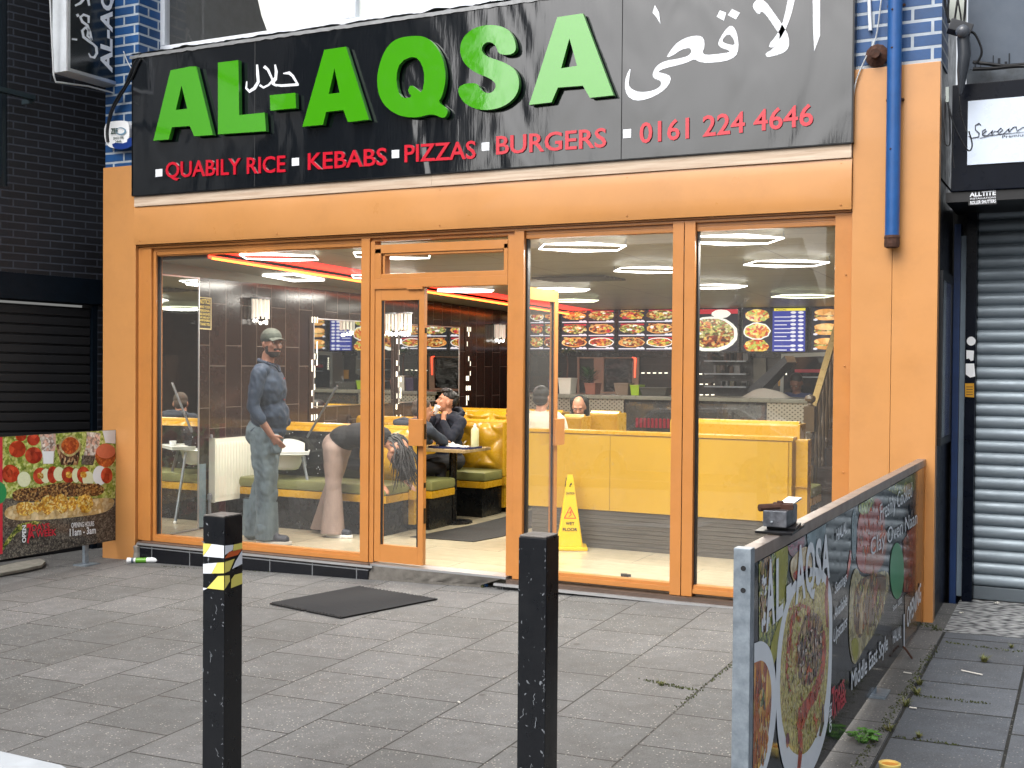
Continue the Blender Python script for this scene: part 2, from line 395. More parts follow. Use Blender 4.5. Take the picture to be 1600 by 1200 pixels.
n = COB.node_tree; bb = n.nodes['Principled BSDF']; v = n.nodes.new('ShaderNodeTexVoronoi'); v.inputs['Scale'].default_value = 16; n.links.new(coord(n, (1, 2.6, 1)), v.inputs['Vector'])
n.links.new(ramp(n, v.outputs['Distance'], [(.25, C('#A4A6A6')), (.6, C('#6E7072')), (.85, C('#26282B'))]), bb.inputs['Base Color']); bump(n, bb, ramp(n, v.outputs['Distance'], [(.2, 1.), (.8, 0.)]), .8, .02)
b = sheet(-.84, -.24, 3, .9, -.002, 2, 2); struct('pebble_strip', b, COB)
b = B(); b.quad((-60, -60, -.75), (60, -60, -.75), (60, -9.5, gz(0, -9.5)-.12), (-60, -9.5, gz(0, -9.5)-.12)); struct('road', b, ASPH)
b = B(); b.box((-60, -9.62, -.5), (60, -9.5, gz(-1, -9.5)+.005)); struct('kerb', b, CONC)
# pale slab whose corner shows at the foot of the picture
p = [atG(-160, 1150), atG(0, 1179), atG(95, 1201), atG(120, 1215), atG(-150, 1330)]
b = B(); b.prism([(q[0], q[1], gz(q[0], q[1])+.004) for q in p], (0, 0, .012)); struct('pale_kerb_slab', b, M('pale_kerb', C('#A9AFB5'), .8, var=.12, bmp=.3, bs=100))
# rest of the ground either side
b = B(); b.box((-60, -9.5, -.6), (-11.5, .1, gz(-11.5, -4)-.1)); b.box((3, -9.5, -.6), (60, .9, .0)); struct('outer_pavement', b, CONC)

# ================================================================ shop building
GZL = gz(-7.9, 0)
shop = thing('takeaway_shop', (-4.5, 0, 0), 'orange framed takeaway shopfront with big glass panes and open double door', 'shop')
b = B(); b.box((-8.06, -.03, gz(-8, 0)-.02), (-7.668, .25, 3.33)); obj('left_pillar', b, ORANGE, shop, bevel=.004)
b = B(); b.box((-1.46, -.03, gz(-1.2, 0)-.05), (-1.205, .05, 3.53)); b.box((-1.203, -.033, gz(-1.2, 0)-.05), (-.925, .05, 3.53)); obj('right_pillar', b, ORANGE, shop, bevel=.004)
# big lintel panel, gently dented sheet metal
b = B()
def lp(u, v):
    x = -7.668+u*(7.668-1.462); z = 2.622+v*(2.955-2.622)
    return (x, -.045-.012*math.sin(math.pi*v)**.5+.004*mnoise.noise(Vector((x*1.3, z*4, 0))), z)
b.grid(lp, 80, 8); b.box((-7.668, -.034, 2.622), (-1.462, .05, 2.953)); obj('lintel_panel', b, ORANGE, shop, smooth=True)
b = B()
for x_ in (-7.60, -6.1, -4.55, -3.02, -1.53):
    for z_ in (2.655, 2.925): obj('fixing_screw', B().lathe((x_, -.049-.006*(z_ < 2.8), z_), [(.006, 0), (.005, .003), (.001, .004)], 8, axis=(0, -1, 0)), ORANGE2, shop)
for x_, z_ in ((-1.50, .9), (-1.50, 2.2), (-7.55, 1.2), (-7.55, 2.3), (-1.50, .3), (-1.5, 1.6)): obj('fixing_screw', B().lathe((x_, -.0125+.004*(x_ > -2), z_), [(.006, 0), (.005, .003), (.001, .004)], 8, axis=(0, -1, 0)), ORANGE2, shop)
b = B(); b.box((-7.66, -.058, 2.957), (-4.62, .02, 3.044)); b.box((-4.617, -.060, 2.957), (-1.465, .02, 3.044)); obj('timber_batten', b, TIMBER, shop)
# frame
b = B(); F = b.box
F((-7.666, .0, -.0), (-7.60, .10, 2.60)); F((-7.598, -.012, .0), (-7.505, .09, 2.585)); F((-7.503, .012, .0), (-7.468, .09, 2.56))   # left jamb
F((-5.295, -.01, 0), (-5.215, .09, 2.585)); F((-5.212, .0, 0), (-5.172, .09, 2.56))                                                # mullion by door
F((-3.985, -.004, .0), (-3.93, .09, 2.56)); F((-3.928, -.01, -.02), (-3.85, .09, 2.585))                                              # mullion right of door
F((-2.690, -.01, -.02), (-2.610, .09, 2.60)); F((-2.604, -.01, -.02), (-2.527, .09, 2.60))                                        # twin mullion
F((-1.573, -.004, -.02), (-1.462, .09, 2.60))                                                                                      # right jamb
for a_, c_ in ((-7.468, -5.297), (-3.848, -2.692), (-2.525, -1.575)):
    F((a_, .0, .0), (c_, .085, .035)); F((a_, .012, .035), (c_, .075, .058)); F((a_, .02, 2.53), (c_, .08, 2.56))
F((-7.6, -.005, 2.587), (-1.465, .08, 2.606)); F((-7.66, .02, 2.561), (-1.465, .09, 2.62)); F((-7.66, -.02, 2.608), (-1.465, .05, 2.6215))
F((-5.172, -.006, 2.19), (-3.986, .088, 2.262))                                                                                     # transom bar
F((-5.168, -.006, 2.262), (-5.11, .088, 2.50)); F((-4.02, -.006, 2.262), (-3.987, .088, 2.50)); F((-5.168, -.006, 2.462), (-3.987, .088, 2.53)); F((-5.11, -.003, 2.262), (-4.02, .085, 2.30))
F((-5.10, .004, 2.30), (-5.08, .08, 2.455)); F((-5.10, .004, 2.442), (-4.03, .08, 2.46)); F((-7.468, .03, 2.52), (-5.297, .075, 2.535))
obj('window_frame', b, ORANGE2, shop, bevel=.0025)
b = B()
for xs in ((-5.296, -5.2135), (-3.929, -3.929), (-2.607, -2.607)): b.box((xs[0]-.001, .0, 0), (xs[0]+.001, .02, 2.58))
obj('frame_gasket', b, RUBBER, shop)
for x0, x1, z0, z1 in ((-7.468, -7.462, .058, 2.53), (-3.849, -3.836, .058, 2.53), (-2.526, -2.515, .058, 2.53)): obj('window_gasket', B().box((x0, .03, z0), (x1, .075, z1)), RUBBER, shop)
for x0, x1, z0, z1 in ((-7.466, -5.297, .05, 2.532), (-3.848, -2.692, .05, 2.532), (-2.525, -1.575, .05, 2.532), (-5.08, -4.03, 2.30, 2.444)):
    b = B(); b.box((x0, .05, z0), (x1, .056, z1)); obj('window_pane', b, GLASS, shop)
# sill and plinth
TILEB = brickmat('black_plinth_tile', C('#0B0E14'), C('#10131A'), C('#6F7275'), .43, .2, .005, 'xz', .2, .4, off=0, msz=(.12, .05), var=.2)
b = B(); b.box((-7.60, -.075, -.036), (-5.17, .12, -.003)); b.box((-3.96, -.045, -.075), (-1.462, .12, -.024)); obj('sill', b, M('brown_sill', C('#5A4A40'), .5, var=.3), shop)
b = B(); b.box((-7.60, -.083, -.030), (-5.13, -.076, -.012)); b.box((-4.05, -.075, -.071), (-1.462, -.046, -.052)); obj('sill_trim', b, ALU, shop)
b = B(); b.box((-7.57, -.074, -.24), (-5.17, .1, -.037)); b.box((-4.0, -.044, -.2), (-1.462, .1, -.076)); obj('tile_plinth', b, TILEB, shop)
b = B(); b.lathe((-7.615, -.05, -.22), [(.04, 0), (.045, .06), (.035, .12), (.042, .17), (.02, .185)], 7); obj('mortar_patch', b, CONC, shop)
b = B(); b.box((-5.17, -.05, -.02), (-3.96, .12, -.001)); obj('threshold', b, ALU, shop)
# left door leaf (shut)
def leaf(name, par, T, mats, x0, x1, handle=True):
    pass
dl = thing('door_leaf', (-5.165, .03, 0), 'narrow orange door leaf standing shut with square push plate', 'door'); 
b = B(); 
def leafboxes(b, f):
    f((0, 0, .012), (.058, .045, 2.183)); f((.405, 0, .012), (.452, .045, 2.183)); f((.058, 0, .012), (.405, .045, .150)); f((.058, 0, 2.09), (.405, .045, 2.183))
    f((.058, .012, .150), (.07, .033, 2.09)); f((.393, .012, .150), (.405, .033, 2.09))
def mk_leaf(par, tf, handle_side):
    b = B(); q = B(); leafboxes(q, q.box); b.add([tf(v) for v in q.v], q.f); obj('door_frame', b, ORANGE2, par, bevel=.002)
    q = B().box((.07, .019, .15), (.393, .025, 2.09)); obj('door_pane', B().add([tf(v) for v in q.v], q.f), GLASSC, par)
    q = B()
    for a in ((.059, 0, .15), (.388, 0, .15)): q.box((a[0]+.001, .006, .152), (a[0]+.012, .018, 2.088))
    obj('door_gasket', B().add([tf(v) for v in q.v], q.f), RUBBER, par)
    q = B().box((.345, -.05, .95), (.475, -.030, 1.16)).box((.41, -.03, .97), (.445, .0, 1.14)); obj('door_handle', B().add([tf(v) for v in q.v], q.f), ORANGE2, par, bevel=.003)
    for z0_, z1_ in ((.34, .46), (1.0, 1.12), (1.83, 1.87), (.62, .66)):
        q = B().box((.452, .012, z0_), (.457, .034, z1_)); obj('door_lock', B().add([tf(v) for v in q.v], q.f), M('dark_steel', C('#2B2420'), .4, .7), par)
mk_leaf(dl, lambda v: (-5.165+v[0], .0+v[1], v[2]), 1)
dr = thing('door_leaf', (-3.945, .1, 0), 'orange door leaf swung open into the shop behind the middle pane', 'door')
W2 = .64/.457
YEL = M('lit_door_paint', C('#BB7C40'), .38)
mk_leaf(dr, lambda v: (-3.945+.047-v[1], .10+v[0]*W2, v[2]), 1)
# transom hinge bits
b = B(); b.box((-5.17, -.012, 2.18), (-4.86, .02, 2.189)); b.box((-4.86, -.02, 2.172), (-4.72, .02, 2.189)); obj('door_closer', b, ORANGE2, shop)

# upper floor
for a_, c_ in (((-8.062, .0, 3.334), (-7.67, .32, 7)), ((-1.455, .0, 3.534), (-.925, .35, 7))):
    ob = obj('blue_brickwork', B().box(a_, c_), [BLUEB, BLUEBY], shop)
    for p_ in ob.data.polygons:
        if abs(p_.normal.x) > .7: p_.material_index = 1
b = B(); b.box((-7.668, .3, 2.7), (-1.457, .6, 4.39)); obj('upper_wall', b, DARKT, shop)
uw = obj('upper_window', B().box((-7.69+.0, .27, 4.39), (-1.46, .34, 4.45)).box((-7.69, .27, 4.452), (-7.62, .34, 7)).box((-5.70, .272, 4.452), (-5.63, .34, 7)).box((-5.628, .272, 4.452), (-5.555, .34, 7)).box((-3.6, .27, 4.452), (-3.48, .34, 7)), WHITEP, shop, bevel=.006)
b = B(); b.box((-7.618, .30, 4.452), (-5.702, .306, 7)); obj('upper_pane', b, GLASSC, uw)
b = B(); b.box((-5.553, .30, 4.452), (-3.602, .306, 7)); obj('upper_pane', b, GLASSC, uw)
b = B(); b.box((-3.478, .30, 4.452), (-1.46, .306, 7)); obj('upper_pane', b, GLASSC, uw)
CURT = M('white_blind', C('#F2F6F2'), .7, emit=(.85, .95, .88), es=.0)
b = B()
def cur(u, v):
    z = 4.40+v*2.5; x = -6.66+.18*(1-v*4)**2*(v < .25)+u*(6.66-1.5); return (x, .335+.008*math.sin(x*14), z)
b.grid(cur, 120, 12); obj('net_curtain', b, CURT, uw, smooth=True)
b = B(); b.box((-7.65, 2.2, 4.2), (-1.5, 2.3, 7)); b.box((-7.65, .38, 4.3), (-1.5, 2.2, 4.389)); b.box((-7.75, .35, 4.2), (-7.66, 2.3, 7)); b.box((-7.65, .36, 6.9), (-1.5, 2.2, 7)); obj('upper_room', b, M('dim_room', C('#4A5258'), .8, var=.3), uw)
# lead flashing over the sign
b = B()
def fl(u, v):
    x = -7.70+u*(7.70-1.46); j = mnoise.noise(Vector((x*6, v*3, 1)))*.02+mnoise.noise(Vector((x*19, v*5, 4)))*.01
    return (x, -.072+v*.36, 4.285+v*.085+j+(.015 if v < .1 else 0))
b.grid(fl, 220, 8); b.grid(lambda u, v: (-7.70+u*6.24, -.074-.006*v, 4.285-.03*v+mnoise.noise(Vector((u*90, v, 7)))*.008), 200, 2)
obj('lead_flashing', b, M('lead_sheet', C('#77797B'), .5, .4, var=.3, bmp=.5, bs=30), shop, smooth=True)
# roof + side shell so daylight cannot leak in
b = B(); b.box((-8.2, .36, 2.75), (-.95, 8.4, 2.8)); b.box((-8.06, .26, -.3), (-7.80, 8.4, 2.74)); b.box((-1.32, .12, -.3), (-.94, 8.4, 2.74)); b.box((-7.79, 8.15, -.3), (-1.33, 8.4, 2.74)); obj('outer_shell', b, DARKT, shop)
b = B(); b.box((-1.4, .052, gz(-1, 0)-.05), (-.932, .115, 3.6)); b.box((-1.31, .12, 2.82), (-.932, .9, 7)); b.box((-.938, .12, -.2), (-.932, .9, 2.8)); obj('side_return', b, M('dark_side_tile', C('#17191D'), .35, var=.3), shop)

# ================================================================ fascia sign
sg = thing('fascia_sign', (-4.56, 0, 3.05), 'long black fascia sign with raised green letters and red menu words', 'sign')
m, n, bs_ = _nt('sign_black_gloss'); MATS['sign_black_gloss'] = m
bs_.inputs['Base Color'].default_value = (*C('#0D1116'), 1); bs_.inputs['Roughness'].default_value = .1; bs_.inputs['IOR'].default_value = 2.0
nn = noise(n, 2.2, 2, .5, coord(n, (1, 1, .5)), .6); n2 = noise(n, 14, 3, .5, coord(n, (3, 1, .4)))
ad = n.nodes.new('ShaderNodeMath'); ad.operation = 'MULTIPLY_ADD'; n.links.new(n2, ad.inputs[0]); ad.inputs[1].default_value = .03; n.links.new(nn, ad.inputs[2]); bump(n, bs_, ad.outputs[0], .42, .04)
b = B(); b.box((-7.668, -.07, 3.052), (-6.318, -.0, 4.27)); b.box((-6.3155, -.0705, 3.052), (-3.062, -.0, 4.27)); b.box((-3.0595, -.07, 3.052), (-1.463, -.0, 4.272))
obj('sign_panel', b, m, sg, bevel=.003)
b = B(); b.box((-7.67, -.076, 3.046), (-1.458, -.0, 3.051)); b.box((-1.4625, -.076, 3.051), (-1.452, .0, 4.274)); b.box((-7.675, -.076, 3.05), (-7.669, .0, 4.27)); obj('sign_edging', b, M('sign_edge', C('#0B0D12'), .3), sg)
PS = Plane('Y', -.0705); PL = Plane('Y', -.125)
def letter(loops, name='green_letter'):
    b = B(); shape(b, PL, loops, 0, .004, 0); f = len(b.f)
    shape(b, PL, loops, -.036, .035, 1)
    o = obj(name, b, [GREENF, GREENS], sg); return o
letter([[(267, 110), (298, 104), (307, 104), (333, 211), (304, 213), (297, 197), (269, 199), (264, 218), (240, 220)], [(284, 134), (275, 172), (293, 170)]])
letter([[(341, 98), (373, 94), (374, 180), (414, 176), (416, 205), (341, 210)]])
letter([[(422, 149), (462, 145), (463, 169), (423, 173)]], 'green_hyphen')
letter([[(507, 78), (541, 73), (577, 187), (544, 191), (537, 172), (510, 175), (505, 195), (473, 198)], [(523, 107), (514, 147), (531, 145)]])
# Q
Qo = smoothpts([(640, 56), (668, 57), (690, 82), (698, 118), (692, 150), (684, 160), (702, 171), (695, 187), (676, 177), (650, 185), (618, 180), (594, 158), (588, 122), (598, 84), (615, 62)], 2)
Qi = smoothpts([(648, 87), (660, 100), (664, 122), (660, 146), (652, 139), (642, 132), (637, 143), (645, 152), (630, 154), (622, 143), (619, 118), (626, 96)], 1)
letter([Qo, Qi])
So = smoothpts([(808, 84), (780, 87), (775, 70), (762, 64), (751, 75), (758, 88), (785, 96), (806, 108), (813, 130), (806, 153), (782, 170), (748, 173), (722, 160), (713, 134), (746, 128), (752, 143), (768, 147), (777, 134), (768, 123), (738, 112), (720, 92), (719, 66), (735, 46), (762, 38), (790, 42), (804, 58)], 2)
letter([So])
letter([[(871, 27), (911, 21), (959, 149), (922, 153), (911, 134), (872, 137), (862, 160), (827, 164)], [(890, 60), (877, 107), (902, 103)]])
# arabic
b = B()
AR1 = smoothpts([(986.3, 104.5), (978.8, 117.5), (976, 135), (980, 150), (992.5, 158), (1012.5, 155), (1032.5, 145), (1045, 133.8), (1049.3, 120), (1040, 115.5), (1026.3, 112.5), (1040, 106.3), (1062.5, 101.3), (1077.5, 96.3), (1085, 92), (1093, 97), (1105, 98.5), (1132.5, 96.3), (1150, 88.8), (1154.5, 75), (1153, 57.5), (1148.8, 45), (1142.5, 39.3), (1135, 45), (1125, 60), (1121.8, 70), (1127.5, 75), (1140, 79), (1140, 82), (1122.5, 84.5), (1102.5, 86.3), (1097.5, 82.5), (1101.3, 72.5), (1100, 60), (1092.5, 55.5), (1077.5, 57), (1060, 65), (1048.8, 77.5), (1040.8, 90.8), (1052.5, 86.3), (1065, 77.5), (1077.5, 74.5), (1081.3, 80), (1076.3, 87.5), (1060, 92), (1040, 95), (1026.3, 102.5), (1019.5, 115), (1021.3, 122.5), (1032.5, 126.3), (1033.8, 132.5), (1027.5, 138.8), (1015, 143), (1000, 144.3), (987.5, 140), (982, 132.5), (983.8, 120)], 1)
shape(b, PS, [AR1, smoothpts([(1138.8, 51.3), (1147.5, 62.5), (1148.3, 71.3), (1135, 68.8), (1127, 63.8)], 1)], .001, .002)
for q in ([(1125, 16.3), (1135, 20), (1131.3, 32.5), (1120, 26.3)], [(1143.8, 14.3), (1156.3, 20), (1150, 30.5), (1137.5, 23.8)], [(1023.3, 8), (1030, 20), (1032, 37.5), (1026.3, 27.5), (1020, 20)],
          [(1270, -28), (1281.5, -28), (1281.5, 55), (1272.5, 80), (1270.5, 40)],
          smoothpts([(1176, 12), (1178, 4), (1186, -3), (1197, 3), (1208, 18), (1225, 42), (1233, 58), (1233, 74), (1226, 82), (1212, 87), (1198, 90), (1196, 83), (1207, 78), (1221, 58), (1210, 42), (1198, 24), (1190, 17), (1186, 24)], 1),
          smoothpts([(1236, -28), (1247, -28), (1241, 5), (1235, 28), (1226, 50), (1211, 72), (1206, 75), (1200, 72), (1216, 52), (1226, 28)], 1)):
    shape(b, PS, [q], .001 if q[0][0] != 1236 else .0032, .002)
obj('arabic_lettering', b, SIGNWHITE, sg)
b = B()
for pts, w in (([(467, 132), (455, 133), (440, 134), (432, 133)], [4, 4, 4, 3]), ([(443, 115), (452, 114), (458, 119), (465, 131)], [1.5, 5, 4, 3]), ([(430, 101), (432, 112), (431, 124), (426, 131), (433, 134)], [2.5, 4.5, 4, 4, 4]),
               ([(413, 104), (419, 109), (425, 122), (430, 134)], [5, 4, 3, 3]), ([(431, 120), (420, 133), (412, 137), (406, 133)], [2, 3, 3.5, 3.5]), ([(402, 101), (403, 115), (404, 128), (398, 138), (390, 143), (385, 138), (386, 127)], [3, 4.5, 4.5, 5, 5, 3.5, 1.5])):
    shape(b, PS, [ribbon(pts, w)], .001+.0004*(pts[0][0] % 5), .002)
obj('halal_lettering', b, SIGNWHITE, sg)
# red words, raised
for s, x0, y0, x1, y1, ht in (('QUABILY RICE', 260, 278, 447, 268.5, 23.5), ('KEBABS', 482, 265.5, 605, 257.5, 25), ('PIZZAS', 633, 253.5, 744, 247.5, 26), ('BURGERS', 776, 241.5, 948, 229.5, 27.5), ('0161 224 4646', 1000, 224, 1271, 195.5, 30.5)):
    b = B(); text(b, PS, s, (x0, y0), (x1, y1), (x0+.1, y0-ht), bold=.014, h=.001, depth=.010); obj('red_wording', b, SIGNRED, sg)
for x, y in ((243.5, 276.5), (456.5, 259.5), (612.5, 247.5), (753, 236), (974, 216)):
    b = B(); h_ = 11+x*.0025; shape(b, PS, [[(x, y), (x+h_-1, y-1), (x+h_-1, y-1-h_), (x, y-h_)]], .001, .003)
    obj('square_mark', b, SIGNWHITE, sg)

# ================================================================ projecting sign
pj = thing('projecting_sign', (-7.95, 0, 4.05), 'tall black and white projecting sign box lettered sideways above the left pillar', 'sign')
XS = -7.95
lo = atX(104, 110, XS); hi = atX(192, 137, XS); y0, y1, zb = lo[1], hi[1]-.06, 4.07
b = B(); b.box((XS-.17, y0, zb), (XS-.004, y1, 6.3)); obj('sign_box', b, M('weathered_white_case', C('#C8CED4'), .5, var=.12, dirt=.35), pj, bevel=.005)
b = B(); b.box((XS-.004, y0+.03, zb+.03), (XS, y1-.03, 6.3)); obj('sign_face', b, M('sign_face_black', C('#10181D'), .15, ior=1.7), pj)
b = B(); b.box((XS-.004, y0, zb), (XS+.012, y1, zb+.03)); b.box((XS-.004, y0, zb+.031), (XS+.012, y0+.03, 6.3)); b.box((XS-.004, y1-.03, zb+.031), (XS+.012, y1, 6.3)); obj('sign_rim', b, ALU, pj)
PJ = Plane('X', XS); b = B()
vs, fs = textmesh('AL-AQSA', .035); a = np.array(vs); L = 1.02
u0 = y1-.075
o = []
for v in vs:   # reads upwards: letters rotated 90 degrees
    o.append(PJ.w((u0-v[1]/.69*.13, zb+.10+(v[0]-a[:, 0].min())/(a[:, 0].max()-a[:, 0].min())*L), .002))
b.add(o, fs); 
def pjx(p): return PJ.uv(p)
for q in ([(141, 57), (136, 68), (137, 80), (143, 89), (150, 87), (152, 76), (148, 70), (146, 74), (145, 80), (141, 78), (140, 70)], ):
    pass
for pts, w in (([(138, 83), (141, 89), (147, 90), (151, 83), (150, 74), (146, 70)], [1.5, 3, 4, 4, 4, 3]), ([(146, 70), (138, 64), (130, 58), (128, 48), (133, 43), (138, 47), (136, 56), (143, 63)], [3, 4, 4, 4, 4, 4, 3.5, 3]), ([(143, 63), (140, 50), (136, 40), (128, 34), (125, 27), (130, 23), (138, 26), (138, 36)], [3, 3.5, 4, 4, 4, 4, 4, 3]), ([(112, 61), (120, 62)], [2.5, 3]),
               ([(120, 22), (122, 26)], [4, 4]), ([(117, 9), (125, 5), (133, -4), (138, -14)], [3, 4, 4, 4]), ([(139, 9), (137, -2), (133, -14)], [3, 4, 4])):
    shape(b, PJ, [ribbon(pts, [q*1.0 for q in w])], .002+.0005*(pts[0][0] % 3), .002)
obj('sign_lettering', b, SIGNWHITE, pj)
b = B(); b.tube([atX(77, -40, XS-.1), atX(80, 40, XS-.1), atX(84, 118, XS-.1), atX(87, 128, XS-.1), (XS-.06, y0+.3, zb-.06), (XS-.02, y1, zb-.07)], .008, 6); obj('sign_conduit', b, WCABLE, pj)
b = B(); b.box((XS-.1, y1, zb+.1), (XS-.06, .0, zb+.16)); b.box((XS-.1, y1, zb+1.1), (XS-.06, .0, zb+1.16)); obj('sign_bracket', b, GREY, pj)

# ================================================================ alarm box
PA = Plane('Y', -.065)
al = thing('alarm_box', (-7.82, -.03, 3.5), 'white and blue bell shaped alarm box on the blue brick above the pillar', 'alarm box')
out = smoothpts([(170, 194), (190, 190), (209.5, 191), (209, 222), (203, 231), (186, 234), (175, 230), (170, 218)], 2)
b = B(); shape(b, Plane('Y', -.004), [out], 0, .055); obj('alarm_case', b, WHITE, al)
b = B(); shape(b, PA, [smoothpts([(174, 223), (198, 224), (199, 216), (209.3, 214), (209, 223), (203, 231), (186, 234), (177, 231)], 1)], -.004, .004); obj('alarm_base_cover', b, M('blue_plastic', C('#16357C'), .3), al)
b = B(); text(b, PA, 'ZEE', (173, 209), (184, 208.5), (173, 201), bold=.03, h=.001); text(b, PA, 'SINCE 1998', (177, 218), (193, 216.5), (177, 214.5), h=.001, bold=.02); text(b, PA, '24HR', (180, 223), (190, 222.5), (180, 219.5), h=.001, bold=.02); obj('alarm_lettering', b, M('dark_print', C('#24403A'), .5), al)
b = B(); shape(b, PA, [ellipse(189, 205, 8, 6), ellipse(188, 204.5, 6.5, 4.4)], .0005, .001); obj('alarm_logo', b, M('grey_blue_print', C('#6D8FA5'), .5), al)

# ================================================================ pipe, cables
pp = thing('drainpipe', (-1.2, -.1, 2.4), 'blue painted downpipe with a broken rusty end on the orange pillar', 'pipe')
xc = atY(1396, 200, -.1)[0]
b = B(); b.lathe((xc, -.098, 2.42), [(.045, 0), (.045, 4.3)], 20); obj('pipe_length', b, BLUEPIPE, pp, smooth=True)
b = B(); b.lathe((xc, -.098, 2.36), [(.046, -.0), (.049, .02), (.047, .05), (.05, .06), (.046, .075)], 14); b.lathe((xc, -.098, 2.355), [(.036, 0), (.036, .02)], 12); obj('broken_collar', b, RUST, pp)
b = B()
for z in (2.98, 3.62, 3.86): b.ball((xc-.01, -.098-.044, z), (.007, .007, .007), 6)
for z in (3.3, 3.9): b.box((xc-.055, -.06, z), (xc+.055, -.03, z+.012))
obj('pipe_fixing', b, RUST, pp)
def cab(name, pts, r, mat, label, grp=None, cat='cable'):
    b = B(); P = [Vector([float(c) for c in p]) for p in pts]; Q = []
    for i in range(len(P)-1):
        for t in (0, .25, .5, .75):
            a0 = P[max(i-1, 0)]; a1 = P[i]; a2 = P[i+1]; a3 = P[min(i+2, len(P)-1)]
            Q.append(.5*((2*a1)+(-a0+a2)*t+(2*a0-5*a1+4*a2-a3)*t*t+(-a0+3*a1-3*a2+a3)*t**3))
    Q.append(P[-1]); b.tube(Q, r, 6); return tag(obj(name, b, mat, smooth=True), label, cat, grp)
cab('cable', [atY(1379, -20, -.03), atY(1372, 40, -.03), atY(1366, 66, -.03), atY(1352, 92, -.04), atY(1340, 120, -.05), atY(1335, 140, -.05), atY(1334, 165, -.02)], .005, WCABLE, 'thin white cable hanging down beside the blue drainpipe')
b = B(); b.tube([atY(1357, -20, -.02), atY(1360, 48, -.02)], .012, 8); tag(obj('waste_pipe', b, WHITEP, smooth=True), 'short white plastic pipe stub on the blue brickwork', 'pipe')
b = B(); b.lathe(atY(1371, 88, -.015), [(.07, 0), (.075, .02), (.03, .05), (.03, .09)], 12, axis=(0, -1, 0)); tag(obj('vent_flue', b, RUST), 'round blackened flue stub on the blue brick beside the drainpipe', 'flue')
for i, (p_, r_) in enumerate((([(222, 84), (212, 98), (203, 118), (196, 135), (186, 150), (178, 165), (172, 182), (168, 205), (169, 222)], .017), ([(220, 92), (214, 104), (207, 120), (196, 138), (184, 158), (176, 172)], .009))):
    cab('cable_bundle', [atY(x, y, -.06-.02*i) for x, y in p_], r_, CABLE, ('thick black cable swagging from the sign corner to the alarm box', 'thinner black cable running beside the swagging bundle')[i])
cab('cable', [atY(193, 80, -.02), atY(199, 96, -.02), atY(208, 112, -.02)], .005, WCABLE, 'thin grey wire dangling beside the projecting sign')
# ================================================================ left neighbour
nb = thing('brick_building', (-8.3, -1.5, -.3), 'dark brick building with black roller shutter and balcony rail beside the orange pillar', 'building')
DV = Vector((-.25, -.968, .02)).normalized(); NV = Vector((-DV.y, DV.x, 0)).normalized()   # NV points to +x side? (.989,.147)
O0 = Vector((-8.5, .38, 0))
def lb(b, s0, s1, z0, z1, o0, o1, mi=0):
    q = B().box((s0, o0, z0), (s1, o1, z1)); return b.add([O0+DV*v[0]+NV*v[1]+Vector((0, 0, v[2])) for v in q.v], q.f, mi)
b = B(); lb(b, -.6, .90, 2.362, 7, -.3, .0); lb(b, .901, 6, 5.2, 7, -.3, .0); lb(b, .901, 6, 2.362, 3.12, -.3, .0); lb(b, -.6, .03, -.3, 2.12, -.3, -.0); obj('brick_wall', b, DARKB, nb)
b = B(); lb(b, -.6, 6, 2.124, 2.361, -.3, .012); obj('shutter_lintel', b, DARKT, nb, bevel=.004)
b = B()
SHUT = M('black_shutter', C('#05070D'), .75, .0)
N_ = 27
for i in range(N_):
    z = -.3+i*.0885
    lb(b, .085, 6, z, z+.072, -.1, -.045)
    lb(b, .085, 6, z+.0725, z+.088, -.1, -.06)
obj('roller_shutter', b, SHUT, nb, bevel=.012)
b = B(); lb(b, .032, .082, -.3, 2.12, -.2, -.01); obj('shutter_guide', b, DARKT, nb)
b = B(); lb(b, .905, .95, 3.125, 5.0, -.10, -.03); lb(b, .955, 6, 3.125, 3.2, -.10, -.03); lb(b, .955, 6, 5.0, 5.19, -.1, -.02); lb(b, .951, .985, 3.21, 4.99, -.12, -.06); fw = obj('window_frame', b, M('dark_frame', C('#0F1A22'), .35), nb)
b = B(); lb(b, .99, 6, 3.21, 4.99, -.12, -.11); obj('window_pane', b, M('dark_window', C('#0E1A26'), .06, ior=1.7), fw)
b = B(); r0 = Vector(atX(-60, 118, -8.5)); r1 = Vector(atX(54, 151, -8.5)); b.box(tuple(r1-Vector((.05, 1.2, .03))), tuple(r1+Vector((.012, 0, .012)))); b.box(tuple(r1-Vector((.14, .02, .06))), tuple(r1+Vector((0, 0, -.021)))); obj('balcony_rail', b, M('grey_green_rail', C('#3C4A50'), .35, .5), nb)

# ================================================================ right neighbour
rn = thing('shuttered_shop', (-.4, .8, 0), 'neighbouring dark fronted shop with its grey roller shutter down', 'shop')
NAVY = M('navy_paint', C('#060C18'), .3, var=.2, ior=1.25); GREYW = M('grey_render', C('#565F6B'), .8, var=.1, vs=6, bmp=.15, bs=120)
b = B(); b.box((-.868, .1, 2.72), (3.2, .8, 3.40)); obj('fascia', b, NAVY, rn, bevel=.006)
b = B(); b.box((-.90, .12, 2.655), (3.2, .8, 2.719)); obj('fascia_soffit', b, M('near_black', C('#08090D'), .4), rn)
b = B(); b.box((-.80, .30, 3.50), (3.2, .8, 7)); obj('upper_render', b, GREYW, rn)
b = B(); b.box((-.79, .16, 3.402), (3.2, .7, 3.50)); obj('fascia_capping', b, M('weathered_flashing', C('#4C545C'), .6, var=.5, vs=12, bmp=.3), rn)
DRP = B()
for i in range(120):
    x = -.78+i*.034+random.uniform(-.01, .01); z1 = 3.50+random.uniform(.02, .13); DRP.box((x, .294, 3.50), (x+random.uniform(.004, .016), .299, z1))
obj('damp_streaks', DRP, M('soot', C('#22262C'), .9), rn)
b = B()
